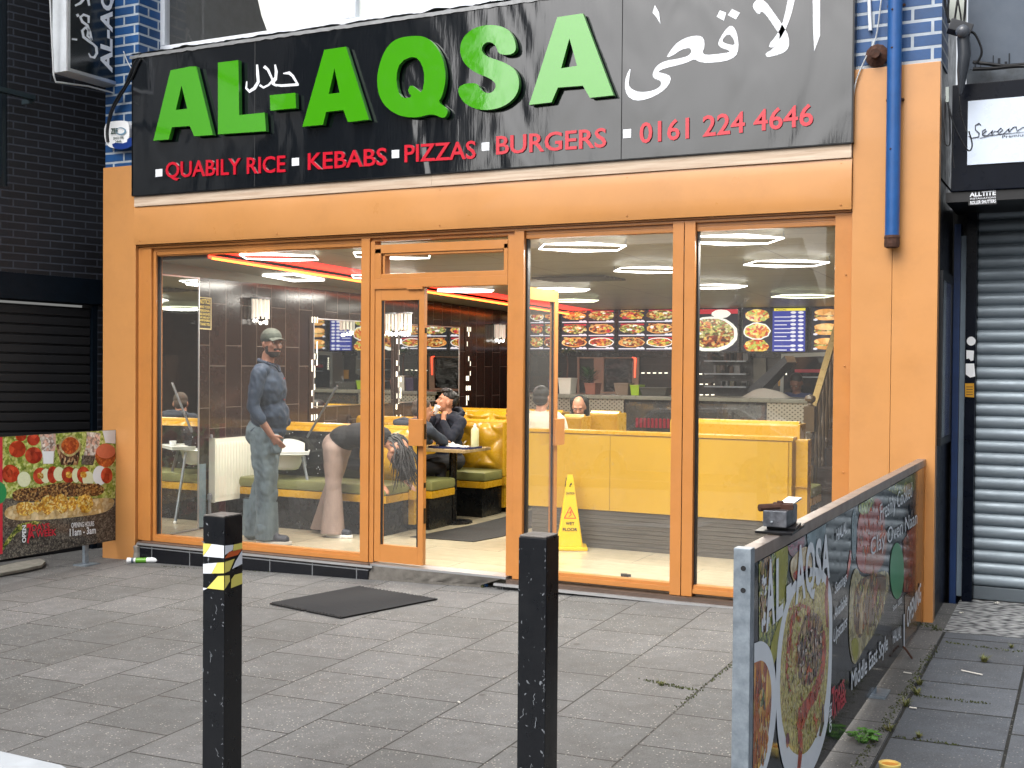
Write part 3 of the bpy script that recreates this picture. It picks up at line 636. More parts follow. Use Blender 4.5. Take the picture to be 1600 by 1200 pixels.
shp = [(0, 0), (.012, .006), (.020, .018), (.024, .034), (.022, .05), (.014, .064), (.002, .070), (-.004, .0735), (0, .0765)]
z = .09; i = 0; rows = []
while z < 2.72:
    for (d_, h_) in shp[:-1]: rows.append((d_, z+h_*1.1))
    z += .0842
rows.append((0, z))
b.grid(lambda u, v: (-.757+3.9*u, .80-rows[min(len(rows)-1, round(v*(len(rows)-1)))][0], rows[min(len(rows)-1, round(v*(len(rows)-1)))][1]), 2, len(rows)-1)
STEEL = M('shutter_steel', C('#8A969F'), .5, .35, var=.2, vs=5, vsc=(.6, 1, 5), dirt=.25)
obj('roller_shutter', b, STEEL, rn, smooth=True)
b = B(); b.box((-.757, .775, -.0), (3.2, .82, .088)); obj('bottom_bar', b, M('bar_steel', C('#6C757C'), .4, .6), rn, bevel=.004)
b = B(); b.box((-.825, .70, -.04), (-.759, .86, 2.68)); obj('shutter_guide', b, NAVY, rn)
b = B(); b.box((-.862, .72, .02), (-.828, .86, 2.5)); obj('grey_post', b, M('grey_post', C('#6E7C88'), .5, .2, var=.15), rn)
b = B(); b.box((-.905, .70, -.04), (-.864, .9, 2.58)); obj('blue_post', b, M('blue_post', C('#12305E'), .5, var=.25, dirt=.3), rn)
b = B(); b.box((-1.2, .86, -.1), (3.2, 1.4, 2.7)); obj('recess_wall', b, M('near_black', C('#08090D'), .4), rn)
b = B(); b.box((.35, .1, -.1), (3.2, .7, 2.65)); obj('wall_beyond', b, NAVY, rn)
pc = thing('poster_case', (-.925, .35, 1.1), 'narrow glazed poster case on the dark return wall by the shutter', 'poster case')
y_a, y_b = .08, .66
b = B(); b.box((-.930, y_a, 1.09), (-.905, y_b, 1.14)); b.box((-.930, y_a, 2.16), (-.905, y_b, 2.22)); b.box((-.930, y_a, 1.141), (-.905, y_a+.05, 2.159)); b.box((-.930, y_b-.05, 1.141), (-.905, y_b, 2.159)); obj('case_frame', b, M('dark_frame2', C('#15181C'), .4), pc)
b = B(); b.grid(lambda u, v: (-.924+.003*math.sin(v*9+u*5), y_a+.10+(y_b-y_a-.18)*u, 1.15+.92*v), 8, 16); obj('poster_sheet', b, M('faded_paper', C('#7E878C'), .8, var=.25, vs=6), pc)
b = B(); b.box((-.912, y_a+.051, 1.141), (-.908, y_b-.051, 2.159)); obj('case_pane', b, GLASSC, pc)
# shop sign of neighbour
PN = Plane('Y', .088)
ss = thing('shop_sign', (-.4, .09, 2.9), 'white sign panel with flowing script on the navy fascia', 'sign')
b = B(); p0 = PN.uv((1511, 258)); p1 = PN.uv((1511, 158)); b.box((p0[0], .090, p0[1]), (2.4, .0995, p1[1])); obj('sign_panel', b, M('pale_blue_white', C('#C6D2E2'), .3, var=.04), ss, bevel=.002)
b = B()
for pts, w in (([(1533, 196), (1530, 193), (1524, 196), (1524, 203), (1530, 208), (1529, 214), (1519, 216), (1513, 213)], [1, 2, 1.4, 1.4, 1.6, 1.4, 1, .8]),
               ([(1535, 210), (1541, 205), (1540, 202), (1535, 205), (1535, 211), (1542, 212), (1548, 207)], [.8, 1.4, 1.4, 1.4, 1.4, 1, .8]),
               ([(1548, 207), (1551, 203), (1550, 211), (1554, 205), (1559, 206)], [.8, 1.6, 1.2, 1, .9]),
               ([(1560, 209), (1567, 203), (1564, 200), (1559, 205), (1561, 210), (1568, 209), (1574, 203)], [.8, 1.4, 1.4, 1.4, 1.4, 1, .8]),
               ([(1574, 203), (1577, 200), (1576, 207), (1583, 199), (1588, 198), (1589, 205), (1598, 199), (1620, 197)], [.8, 1.6, 1.2, 1.2, 1.6, 1.2, 1, .9]),
               ([(1531, 216), (1545, 212), (1570, 209), (1605, 206)], [.7, 1, .8, .4])):
    shape(b, PN, [ribbon(pts, [q*1.15 for q in w])], .001+.0003*(pts[0][0] % 4), .0015)
text(b, PN, 'Premium Embroidery', (1566, 216), (1668, 206), (1566, 211.5), h=.001)
obj('script_lettering', b, M('navy_print', C('#141B30'), .4), ss)
sp = thing('maker_plate', (-.63, .1, 2.67), 'small white lettered maker plate under the navy fascia above the shutter', 'label plate')
PM = Plane('Y', .117); b = B(); text(b, PM, 'ALLTITE', (1515, 307.5), (1556, 304.5), (1515, 301), bold=.03, h=.001); text(b, PM, 'INSTALLATIONS', (1516, 312), (1556, 309.5), (1516, 309.5), h=.001); text(b, PM, 'ROLLER SHUTTERS', (1516, 319.5), (1556, 316.5), (1516, 314.5), bold=.02, h=.001)
obj('plate_lettering', b, SIGNWHITE, sp)
b = B(); b.box(tuple(PM.w(PM.uv((1513, 321)), -.002)), tuple(PM.w(PM.uv((1558, 299)), .0))); obj('plate', b, M('near_black', C('#08090D'), .4), sp)
# stickers on shutter guide
PG = Plane('Y', .6995)
for s_, out_, colr, lab in (('sticker', [ellipse(1517.5, 533, 7, 7, 20)], WHITE, 'round white sticker on the shutter guide'), ('sticker', [[(1510, 547), (1522, 548), (1521, 563), (1517, 564), (1514, 560), (1510, 561)]], WHITE, 'small torn white sticker just under the round one'),
                          ('sticker', [[(1509, 568), (1522, 568), (1524, 588), (1516, 590), (1509, 585)]], WHITE, 'larger torn white sticker above the yellow label'), ('warning_label', [[(1508, 599), (1522, 599), (1522, 621), (1508, 620)]], M('amber_label', C('#C08A12'), .5), 'amber warning label on the shutter guide')):
    b = B(); shape(b, PG, out_, .0, .0015)
    o = tag(obj(s_, b, colr), lab, 'sticker')
    if s_ == 'warning_label':
        b = B()
        for yy in (604, 608, 612, 616): shape(b, PG, [[(1510, yy), (1520, yy), (1520, yy+1), (1510, yy+1)]], .002, .001)
        obj('label_print', b, RUBBER, o)
# security light and cables
fl_ = thing('security_light', (-.86, .0, 3.2), 'drooping black security light with domed sensor between the two shops', 'light')
c0 = atY(1500, 45, -.05)
b = B(); b.obox(c0, .14, .12, .07, .2, (0, .35)); obj('lamp_bracket', b, M('dark_plastic', C('#23262C'), .5), fl_, bevel=.008)
b = B(); b.ball(atY(1504, 49, -.12), (.042, .042, .042), 16); obj('sensor_dome', b, M('grey_dome', C('#4A4E55'), .25), fl_, smooth=True)
b = B()
pts = [atY(x, y, -.06) for x, y in ((1505, 58), (1507, 85), (1504, 110), (1502, 135), (1500, 148))]
b.tube(pts, [.062, .066, .055, .035, .012], 12, flat=.6); obj('lamp_shroud', b, M('dark_shroud', C('#343940'), .45, var=.2, bmp=.4, bs=12), fl_, smooth=True)
for i, (p_, r_) in enumerate((([(1476, -5), (1478, 15), (1482, 30), (1487, 36)], .008), ([(1483, -5), (1481, 20), (1482, 36)], .007), ([(1497, -5), (1494, 15), (1491, 36)], .007), ([(1496, -5), (1500, 18), (1503, 40)], .006), ([(1509, -5), (1508, 15), (1506, 36)], .008),
                 ([(1515, 50), (1522, 52), (1530, 66), (1534, 82), (1528, 96), (1521, 98)], .008), ([(1520, 97), (1545, 100), (1570, 103), (1605, 100)], .012), ([(1520, 108), (1550, 107), (1580, 104), (1605, 103)], .012),
                 ([(1481, 160), (1484, 175), (1495, 205), (1510, 232), (1516, 235), (1519, 225), (1514, 205)], .005), ([(1478, 150), (1476, 190), (1476, 222), (1484, 225), (1484, 190), (1482, 165)], .005), ([(1484, 170), (1490, 200), (1488, 235), (1491, 262)], .004), ([(1499, 150), (1502, 180), (1510, 205)], .004))):
    labs = ['leftmost cable dropping to the security light', 'short straight cable into the security light bracket', 'cable crossing behind the lamp bracket', 'slanting thin cable above the sensor dome', 'cable against the pale strip above the sensor',
            'curled cable looping right of the security light', 'upper thick cable along the neighbour fascia top', 'lower thick cable along the neighbour fascia top', 'big cable loop hanging over the white sign corner', 'long narrow cable loop under the light', 'single strand dangling below the loops', 'thin wire from the lamp tip to the white sign']
    cab('cable', [atY(x, y, -.045 if i != 6 and i != 7 else .07) for x, y in p_], r_, CABLE, labs[i], 'cables between the shops')
b = B(); b.box(tuple(atY(1483, 42, .02)), tuple(atY(1511, -30, .05))); tag(obj('trunking', b, M('cream_trunking', C('#A9AFA8'), .6, var=.15)), 'pale cream trunking strip above the security light', 'trunking')
b = B(); b.box(tuple(atY(1477, 160, -.05)), tuple(atY(1484, 137, -.02))); tag(obj('junction_box', b, M('grey_box', C('#8C9490'), .5), bevel=.004), 'small grey junction box among the hanging cables', 'junction box')

# ================================================================ street behind the camera (seen in reflections)
def house(x0, x1, y0, h, wallc, lab):
    t = thing('street_house', ((x0+x1)/2, y0, -.6), lab, 'house', 'houses across the street')
    b = B(); b.box((x0, y0-8, -.6), (x1, y0, h)); obj('wall', b, wallc, t)
    b = B(); b.prism([(x0-.2, y0+.3, h+.001), (x0-.2, y0-8.3, h+.001), (x0-.2, y0-4, h+2.4)], (x1-x0+.4, 0, 0)); obj('roof', b, M('slate', C('#2B2E34'), .7, var=.3), t)
    b = B(); w = B()
    k = int((x1-x0)/2.6)
    for i in range(k):
        for z in (1.2, 4.2):
            xx = x0+1.1+i*(x1-x0-1)/k
            if z+1.6 < h: w.box((xx, y0+.002, z), (xx+1.1, y0+.05, z+1.5))
    obj('windows', w, M('far_window', C('#55626E'), .1), t)
BR = M('red_brick', C('#5C3A2E'), .8, var=.35, vs=12); RD = M('grey_render2', C('#5A5D60'), .8, var=.2)
house(-60, -33, -26, 17, BR, 'tall red brick terrace across the street'); house(-32.5, -22, -26, 16, RD, 'grey rendered house across the street')
house(-21, -9, -27, 3.4, BR, 'low brick shop row across the street'); house(-4, 14, -27, 3.6, RD, 'low grey shop row across the street'); house(-7.2, -4.4, -27, 6.5, BR, 'narrow brick house across the street'); house(15, 50, -26, 9, BR, 'brick terrace at the far end of the street')

cr = thing('parked_car', (-6.4, -12.3, -.55), 'white hatchback parked at the kerb behind the viewer, mirrored faintly in the panes', 'car')
pts = [(-2.1, .25), (-2.15, .62), (-2.0, .82), (-1.2, .92), (-.55, 1.38), (.95, 1.42), (1.75, .98), (2.08, .9), (2.12, .3)]
b = B(); b.prism([(-6.4+x, -11.5, -.55+z) for x, z in pts], (0, -1.62, 0)); obj('body', b, M('white_car_paint', C('#D8DADC'), .2, coat=.6), cr, bevel=.04)
b = B(); b.prism([(-6.4+x, -11.485, -.55+z) for x, z in ((-1.02, .96), (-.50, 1.31), (.88, 1.35), (1.50, .98))], (0, -.01, 0)); b.prism([(-6.4-1.16, -11.6, .41), (-6.4-.6, -11.66, .80), (-6.4-.6, -13.0, .80), (-6.4-1.16, -13.06, .41)], (-.012, 0, .012)); obj('window', b, M('car_glass', C('#10161C'), .05), cr)
for x in (-1.35, 1.3):
    w_ = obj('wheel', B().lathe((-6.4+x, -11.47, -.24), [(.31, 0), (.31, -.2)], 24, axis=(0, 1, 0)), RUBBER, cr); obj('rim', B().lathe((-6.4+x, -11.465, -.24), [(.2, 0), (.19, .01)], 16, axis=(0, 1, 0)), GREY, w_)
b = B(); b.box((-6.4-2.12, -11.6, .0), (-6.4-1.95, -11.49, .14)); obj('headlight', b, MATS['silver'] if 'silver' in MATS else ALU, cr)
# ================================================================ bollards
TAPEW = M('tape_white', C('#D9DEE6'), .4); TAPEY = M('tape_yellow', C('#D8CE6A'), .4); TAPER = M('tape_orange', C('#C25A2A'), .4); BCHIP = M('bare_chip', C('#74797F'), .8, var=.4, vs=60); BCAP = M('bollard_cap_paint', C('#6E6A66'), .6, var=.5, vs=25)
def bollard(px, py, s, label):
    c = atZ(px, py, .99); x, y = c[0], c[1]+s/2; g = gz(x, y)
    t = thing('bollard', (x, y, g), label, 'bollard', 'square bollards in front of the shop')
    b = B(); b.box((x-s/2, y-s/2, g-.05), (x+s/2, y+s/2, .980)); obj('post', b, BLACKP, t, bevel=.004)
    b = B(); b.box((x-s/2+.002, y-s/2+.002, .9805), (x+s/2-.002, y+s/2-.002, .987)); obj('cap', b, BCAP, t, bevel=.003)
    return t, x-s/2, x+s/2, y-s/2, y+s/2
rr = random.Random(3)
def chips(t, x0, x1, y0, y1, dens):
    b = B()
    F_ = Plane('Y', y0); G_ = Plane('X', x1)
    for i in range(dens):
        z = rr.uniform(-.1, .96); edge = rr.random() < .55
        u = x1-abs(rr.gauss(0, .006)) if edge else rr.uniform(x0+.004, x1)
        if edge and rr.random() < .25: u = x0+.004
        L = rr.uniform(.0015, .006)*(1 if rr.random() < .85 else 1.8); a = rr.uniform(.6, 2.6); w = L*rr.uniform(.15, .5)
        shape(b, F_, [ellipse(min(u, x1-.004), z, L, w, 7, .8, a, i)], .0012, .0003, px=False)
    for k in range(int(dens/14)):   # scratches
        z = rr.uniform(.0, .88); u = rr.uniform(x0+.02, x1-.02); pts = [(u, z)]
        for j in range(4): pts.append((min(x1-.005, max(x0+.005, pts[-1][0]+rr.uniform(-.01, .012))), pts[-1][1]-rr.uniform(.004, .016)))
        shape(b, F_, [ribbon(pts, .0022)], .0016, .0003, px=False)
    for i in range(int(dens/6)):
        z = rr.uniform(-.1, .9); u = rr.uniform(y0+.004, y1-.01); shape(b, G_, [ellipse(u, z, rr.uniform(.001, .005), .0012, 6, .8, rr.uniform(0, 3), i)], .0012, .0003, px=False)
    obj('paint_chips', b, BCHIP, t)
t, x0, x1, y0, y1 = bollard(334, 804, .11, 'black square bollard wrapped in torn white and yellow hazard tape'); chips(t, x0, x1, y0, y1, 60)
PF = Plane('Y', y0); PX = Plane('X', x1)
b = B()
def seg(pl, pts, mi, h=.0022): shape(b, pl, [pts], h, .0004, mi)
# front face tape (pixel outlines on each face)
seg(PF, [(318, 849), (331, 850), (325, 860), (318, 868)], 1); seg(PF, [(331.3, 850), (350.5, 852.5), (350.5, 872), (318, 869), (325.3, 860)], 0)
seg(PX, [(351, 852.5), (364, 851), (363, 859), (351, 867)], 0); seg(PX, [(364.3, 851), (377.7, 848), (377.7, 857), (363.3, 862)], 1); seg(PX, [(357, 862), (377.7, 857.5), (371, 867), (351, 872.5)], 2)
seg(PX, [(377.7, 860), (377.7, 881), (362, 889), (368, 876)], 0); seg(PF, [(318, 881), (340, 879), (331, 896), (318, 896)], 0); seg(PF, [(340.3, 879), (350.7, 878.5), (350.7, 895.5), (331.3, 896)], 1); seg(PX, [(351, 878), (366, 873), (358, 892), (351, 895)], 1)
seg(PF, [(341, 900), (350.7, 899.5), (350.7, 922), (324, 919)], 1); seg(PX, [(351, 899.3), (358, 899), (358.5, 908), (351, 920)], 1); seg(PX, [(361, 905), (366, 898), (377.7, 895), (377.7, 912), (360, 919)], 1)
seg(PF, [(318, 918), (325, 919), (319, 922), (318, 922)], 0)
obj('hazard_tape', b, [TAPEW, TAPEY, TAPER], t)
t, x0, x1, y0, y1 = bollard(832, 836, .11, 'black square bollard with scratched chipped paint and no tape'); chips(t, x0, x1, y0, y1, 105)

# ================================================================ banner barriers
BDARK = M('banner_dark', C('#161B22'), .1, var=.35, vs=9)
def pr(b, pl, loops, k, mi=0): shape(b, pl, loops, .0004+.0006*k, .0002, mi)
FM = dict(
    pilaf=foodmat('print_rice', [C('#C9BE62'), C('#A8A04A'), C('#DAD08A'), C('#9A6A34'), C('#BDB868'), C('#7D7A36'), C('#E2D8A0')], 85, (1, 3, 1)),
    red=foodmat('print_red_pepper', [C('#B5452A'), C('#A23822'), C('#C0583A'), C('#8A3320')], 60, (1, 1, .5)),
    brown=foodmat('print_meat', [C('#6A4634'), C('#3E2C22'), C('#94704C'), C('#B59A78'), C('#2E2722')], 60, (1, 1, .6)),
    curry=foodmat('print_curry', [C('#B8642A'), C('#D89A42'), C('#8E3E1C'), C('#D8AE52'), C('#A3561F')], 40, (1, 1, .35)),
    green=foodmat('print_salad', [C('#6E7A34'), C('#8B9A4A'), C('#4A5A2A'), C('#A9A860'), C('#3A4A26')], 70),
    wrap=foodmat('print_wrap', [C('#B6AC7C'), C('#C4BC92'), C('#A59A68'), C('#958C58')], 30),
    tomato=foodmat('print_tomato', [C('#B03A24'), C('#9A2E1C'), C('#C14A30')], 22), onion=foodmat('print_onion', [C('#8A3B50'), C('#A0506A'), C('#5A2A3A')], 30, (1, 1, 3)),
    kebab=foodmat('print_kebab', [C('#6B4A2E'), C('#8A6238'), C('#4A3020'), C('#A58350'), C('#3A261C')], 75), chicken=foodmat('print_chicken', [C('#C79A3A'), C('#D8B658'), C('#B9822A'), C('#A3702A'), C('#E0CC86')], 60),
    sauce=foodmat('print_sauce', [C('#A8502A'), C('#B8622F'), C('#94401F')], 50), lettuce=foodmat('print_lettuce', [C('#8FA046'), C('#A9B665'), C('#6F8236'), C('#B9C280')], 50),
    cucumber=M('print_cucumber', C('#CBD3B4'), .4, var=.12, vs=60), white=M('print_white', C('#D2DAE2'), .35, var=.06), pgreen=M('print_green', C('#12804A'), .3), pred=M('print_red', C('#B01E34'), .35), yel=M('print_lime', C('#9A9A44'), .35, var=.3, vs=14), blu=M('print_glass_bowl', C('#7D929C'), .3, var=.5, vs=7), flour=foodmat('print_board', [C('#4A4744'), C('#3C3A38'), C('#57534E'), C('#6E6A62')], 90), orange=M('print_orange', C('#B5722A'), .35, var=.5, vs=9), bread=foodmat('print_bread', [C('#C8B184'), C('#D6C49C'), C('#B59A68')], 28), glassp=foodmat('print_glass', [C('#B9B2AC'), C('#D8D4D0'), C('#8F7F78'), C('#C9A79A')], 45), pink=M('print_pink', C('#C0664A'), .4, var=.15, vs=30))
XB = -.98
br = thing('banner_barrier', (XB, -2.2, gz(-1, -2)), 'long menu banner barrier with a galvanised end post and an old lock on top', 'barrier')
YN, YF = -4.21, -.03; ZT, ZB = 1.0, .0
PB = Plane('X', XB)
b = B(); b.box((XB-.05, YN, .965), (XB, -2.36, 1.01)); b.box((XB-.05, -2.359, .966), (XB, YF, 1.011)); obj('top_rail', b, M('brown_grey_rail', C('#9B8E86'), .4, .5, var=.25, vs=6), br, bevel=.003)
b = B(); b.box((XB-.055, YN-.05, gz(XB, YN)), (XB+.002, YN, 1.018)); 
obj('end_post', b, GALV, br, bevel=.004)
for z in (.955, .885): b = B().lathe((XB-.022+.0, YN-.0500, z), [(.0085, 0), (.0085, .0012)], 14, axis=(0, -1, 0)); obj('bolt_hole', b, RUBBER, br)
b = B(); b.box((XB-.05, YN, -.01), (XB-.006, YF, .03)); obj('bottom_rail', b, GALV, br)
b = B(); b.box((XB-.014, YN+.002, -.012), (XB-.001, -.115, .964)); obj('banner_panel', b, BDARK, br)
b = B(); b.box((XB-.014, -.113, -.02), (XB-.002, YF, .964)); obj('end_panel', b, FM['orange'], br)
b = B(); b.box((XB-.05, -1.78, gz(XB, -1.8)), (XB-.012, -1.73, -.0)); b.box((XB-.1, -1.83, gz(XB, -1.8)-.002), (XB+.045, -1.66, gz(XB, -1.7)+.010)); obj('foot_plate', b, GALV, br, bevel=.003)
b = B(); b.tube([(XB+.01, -1.0, .02), (XB+.03, -1.0, -.0), (XB+.06, -.99, gz(-.9, -1)+.005)], .006, 6); obj('bent_stay', b, RUST, br)
b = B(); K = list(FM); mats = [FM[k] for k in K]; ix = K.index
def P_(loops, name, k, px=True): 
    L = [[PB.uv(p) if px else Vector(p) for p in l] for l in loops]
    # keep inside the panel
    L = [[(min(max(q[0], YN+.004), YF-.002), min(max(q[1], -.010), .962)) for q in l] for l in L]
    shape(b, PB, L, .0003+.0003*k, .0001, ix(name), px=False)
P_([[(1186, 850), (1230, 826), (1231, 900), (1229, 960), (1218, 1000), (1186, 1020)]], 'green', 0)
P_([smoothpts([(1188, 870), (1200, 850), (1208, 880), (1206, 950), (1192, 1000), (1187, 960)])], 'brown', 1)
P_([[(1212, 842), (1231, 828), (1231, 885), (1224, 935), (1216, 940)]], 'yel', 2)
P_([smoothpts([(1218, 965), (1226, 960), (1222, 995), (1206, 1050), (1200, 1020)])], 'yel', 3)
P_([smoothpts([(1229, 838), (1244, 828), (1257, 833), (1256, 858), (1246, 873), (1232, 868)])], 'onion', 3)
P_([smoothpts([(1259, 824), (1275, 812), (1291, 806), (1289, 840), (1281, 868), (1264, 872)])], 'blu', 2)
P_([smoothpts([(1232, 880), (1245, 862), (1262, 850), (1270, 880), (1262, 915), (1240, 915)])], 'bread', 4)
P_([smoothpts([(1236, 900), (1244, 890), (1266, 880), (1264, 905), (1250, 915)])], 'tomato', 5)
P_([smoothpts([(1178, 1005), (1190, 1000), (1203, 1012), (1210, 1045), (1213, 1085), (1211, 1130), (1204, 1175), (1194, 1210), (1180, 1240), (1170, 1240), (1170, 1010)])], 'white', 6)
P_([smoothpts([(1178, 1035), (1192, 1030), (1202, 1050), (1205, 1085), (1202, 1130), (1195, 1170), (1184, 1205), (1170, 1215), (1170, 1040)])], 'curry', 7)
P_([smoothpts([(1184, 1085), (1191, 1072), (1195, 1088), (1188, 1110)])], 'green', 8)
P_([smoothpts([(1224, 950), (1240, 905), (1262, 885), (1285, 888), (1298, 915), (1300, 960), (1299, 1040), (1296, 1110), (1287, 1160), (1270, 1205), (1246, 1230), (1226, 1210), (1215, 1160), (1211, 1090), (1213, 1010)])], 'white', 5)
P_([smoothpts([(1230, 950), (1245, 918), (1262, 900), (1282, 900), (1294, 925), (1295, 980), (1294, 1040), (1288, 1105), (1276, 1150), (1258, 1180), (1236, 1178), (1222, 1140), (1217, 1085), (1220, 1010)])], 'pilaf', 6)
P_([smoothpts([(1245, 990), (1262, 955), (1282, 960), (1288, 1000), (1278, 1050), (1262, 1075), (1248, 1068), (1244, 1030)])], 'brown', 7)
P_([ribbon([(1234, 1080), (1228, 1050), (1232, 1000), (1238, 965), (1250, 945), (1262, 950), (1264, 985)], [3, 4, 6, 7, 9, 7, 4])], 'red', 8)
P_([ribbon([(1286, 985), (1287, 1020), (1282, 1055), (1268, 1090), (1254, 1110), (1248, 1140)], [4, 6, 8, 14, 16, 9])], 'red', 9)
P_([ribbon([(1248, 1140), (1250, 1170), (1247, 1200)], [8, 6, 5])], 'red', 10)
P_([ribbon([(1292, 900), (1290, 940), (1292, 980)], [3, 5, 3])], 'tomato', 8)
P_([smoothpts([(1226, 1150), (1231, 1142), (1233, 1160), (1228, 1172)])], 'onion', 9)
P_([ribbon([(1285, 1100), (1284, 1130), (1280, 1150)], [3, 5, 3])], 'brown', 9)
# right half of the banner
P_([smoothpts([(1338, 795), (1352, 772), (1366, 768), (1366, 790), (1350, 808)])], 'lettuce', 2)
P_([smoothpts([(1336, 880), (1340, 810), (1352, 785), (1374, 775), (1382, 800), (1382, 850), (1368, 885), (1350, 900)])], 'tomato', 1)
P_([ribbon([(1329, 860), (1327, 880), (1323, 905)], [1.5, 4, 1.5])], 'tomato', 2)
P_([smoothpts([(1331, 800), (1338, 792), (1340, 860), (1334, 880), (1330, 860)])], 'blu', 1)
P_([smoothpts([(1326, 960), (1328, 910), (1337, 882), (1346, 905), (1370, 895), (1388, 890), (1390, 918), (1380, 950), (1366, 990), (1350, 1012), (1342, 1028), (1333, 1042), (1326, 1010)])], 'wrap', 4)
P_([smoothpts([(1332, 960), (1336, 915), (1350, 900), (1380, 895), (1386, 910), (1374, 950), (1362, 985), (1352, 970), (1345, 1000), (1336, 990)])], 'kebab', 5)
P_([ribbon([(1344, 990), (1346, 940), (1356, 905)], [5, 7, 5])], 'bread', 6); P_([ribbon([(1364, 950), (1368, 910), (1367, 880)], [4, 6, 4])], 'red', 6); P_([smoothpts([(1328, 1000), (1340, 995), (1342, 1020), (1334, 1038)])], 'yel', 6)
P_([smoothpts([(1353, 900), (1378, 890), (1386, 850), (1384, 820), (1362, 850), (1350, 880)])], 'sauce', 3)
P_([ellipse(1401, 892, 11, 44, 30)], 'pgreen', 6)
P_([[(1411, 845), (1424, 825), (1431, 822), (1431, 900), (1427, 925), (1412, 925)]], 'sauce', 3)
P_([[(1385, 765), (1400, 752), (1430, 738), (1430, 765), (1405, 775)]], 'green', 2); P_([smoothpts([(1410, 760), (1425, 752), (1425, 775), (1414, 780)])], 'bread', 3)
P_([[(1413, 930), (1430, 920), (1432, 985), (1414, 1000)]], 'kebab', 4)
P_([[(1411.2, 960), (1413.0, 959), (1413.0, 1012), (1411.2, 1013)]], 'white', 7)
rs = random.Random(12)
def strew(cx, cy, rx, ry, names, n_, s0, s1, k, asp=.45, ang=None):
    for i in range(n_):
        a = rs.uniform(0, 6.28); q = rs.random()**.5; x, y = cx+rx*q*math.cos(a), cy+ry*q*math.sin(a); c_ = PB.uv((x, y)); L = rs.uniform(s0, s1)
        if not (YN+.02 < c_[0] < YF-.14 and .01 < c_[1] < .95): continue
        shape(b, PB, [ellipse(c_[0], c_[1], L, L*asp*rs.uniform(.6, 1.3), 8, .5, (ang if ang is not None else rs.uniform(0, 3.14))+rs.uniform(-.4, .4), i)], .0003+.0003*(k+rs.random()), .0001, ix(rs.choice(names)), px=False)
strew(1256, 1045, 32, 130, ['pilaf', 'yel', 'bread', 'wrap', 'brown', 'pilaf'], 260, .006, .020, 11, .35)
strew(1264, 1010, 18, 55, ['brown', 'kebab', 'glassp', 'onion', 'green'], 90, .008, .024, 13, .4)
strew(1262, 1100, 22, 60, ['red', 'tomato', 'pink'], 26, .010, .030, 14, .3)
strew(1240, 990, 12, 60, ['red', 'tomato', 'orange'], 22, .010, .028, 14, .3)
strew(1186, 1120, 15, 75, ['curry', 'orange', 'chicken', 'brown', 'red', 'bread'], 110, .008, .020, 9, .6, 1.5)
strew(1196, 930, 9, 60, ['brown', 'bread', 'green', 'kebab', 'white'], 50, .010, .028, 4, .5)
strew(1358, 940, 24, 45, ['kebab', 'brown', 'lettuce', 'sauce', 'bread'], 120, .010, .030, 8, .35, 1.2)
strew(1362, 830, 20, 45, ['tomato', 'red', 'sauce', 'brown', 'pink'], 70, .014, .04, 4, .5)
strew(1421, 880, 9, 50, ['kebab', 'red', 'sauce', 'brown'], 40, .014, .04, 5, .5)
pr_o = obj('banner_print', b, mats, br)
b = B()
for s, q0, q1, tp, bd in (('A', (1195, 984), (1209, 969), (1195, 885), .03), ('L', (1211, 968), (1222, 957), (1211, 878), .03), ('-', (1227, 958), (1235, 951), (1227, 868), .05), ('A', (1241, 942), (1257, 930), (1241, 860), .03), ('Q', (1257, 929), (1272, 916), (1257, 856), .03), ('S', (1273, 914), (1282, 907), (1273, 848), .03), ('A', (1282, 908), (1295, 899), (1282, 842), .03),
               ('HALAL', (1305.5, 845), (1322, 831), (1305.5, 828), .02), ('Freshly Cooked', (1374, 815), (1424, 776), (1374, 788), .0), ('Clay Oven Naan', (1359, 869), (1432, 818), (1359, 842), .0),
               ('Since 2002', (1394, 955), (1408, 941), (1394, 946), .0), ('HALAL', (1394, 1006), (1407, 996), (1394, 986), .01), ('Middle East Style', (1329, 1078), (1386, 1014), (1329, 1050), .015), ('OPENING', (1416, 982), (1438, 938), (1416, 952), .02)):
    b = B(); text(b, PB, s, q0, q1, tp, bold=bd, h=.0042); obj('banner_wording', b, FM['white'], br)
for s, q0, q1, tp in (('Seatings', (1303, 928), (1322, 907), (1303, 912)), ('Available', (1302, 968), (1322, 944), (1302, 950)), ('Upstairs', (1301, 1004), (1322, 978), (1301, 984))):
    b = B(); text(b, PB, s, q0, q1, tp, bold=.012, h=.0042, shear=.25); obj('banner_wording', b, FM['white'], br)
b = B(); text(b, PB, '7', (1298, 1118), (1303, 1112), (1298, 1078), bold=.03, h=.0040); text(b, PB, 'DAYS', (1303, 1098), (1318, 1078), (1303, 1080), bold=.04, h=.0042); text(b, PB, 'A WEEK', (1301, 1122), (1321, 1096), (1301, 1102), bold=.04, h=.0042); obj('red_banner_wording', b, FM['pred'], br)
b = B(); q = PB.uv((1297.5, 1142)); 
vs, fs = textmesh('OPEN', .03); a = np.array(vs)
b.add([PB.w((q[0]+.0-(v[1]-.69)/.69*.045-.045, q[1]+v[0]/a[:, 0].max()*.12), .0042) for v in vs], fs); obj('upright_wording', b, FM['white'], br)

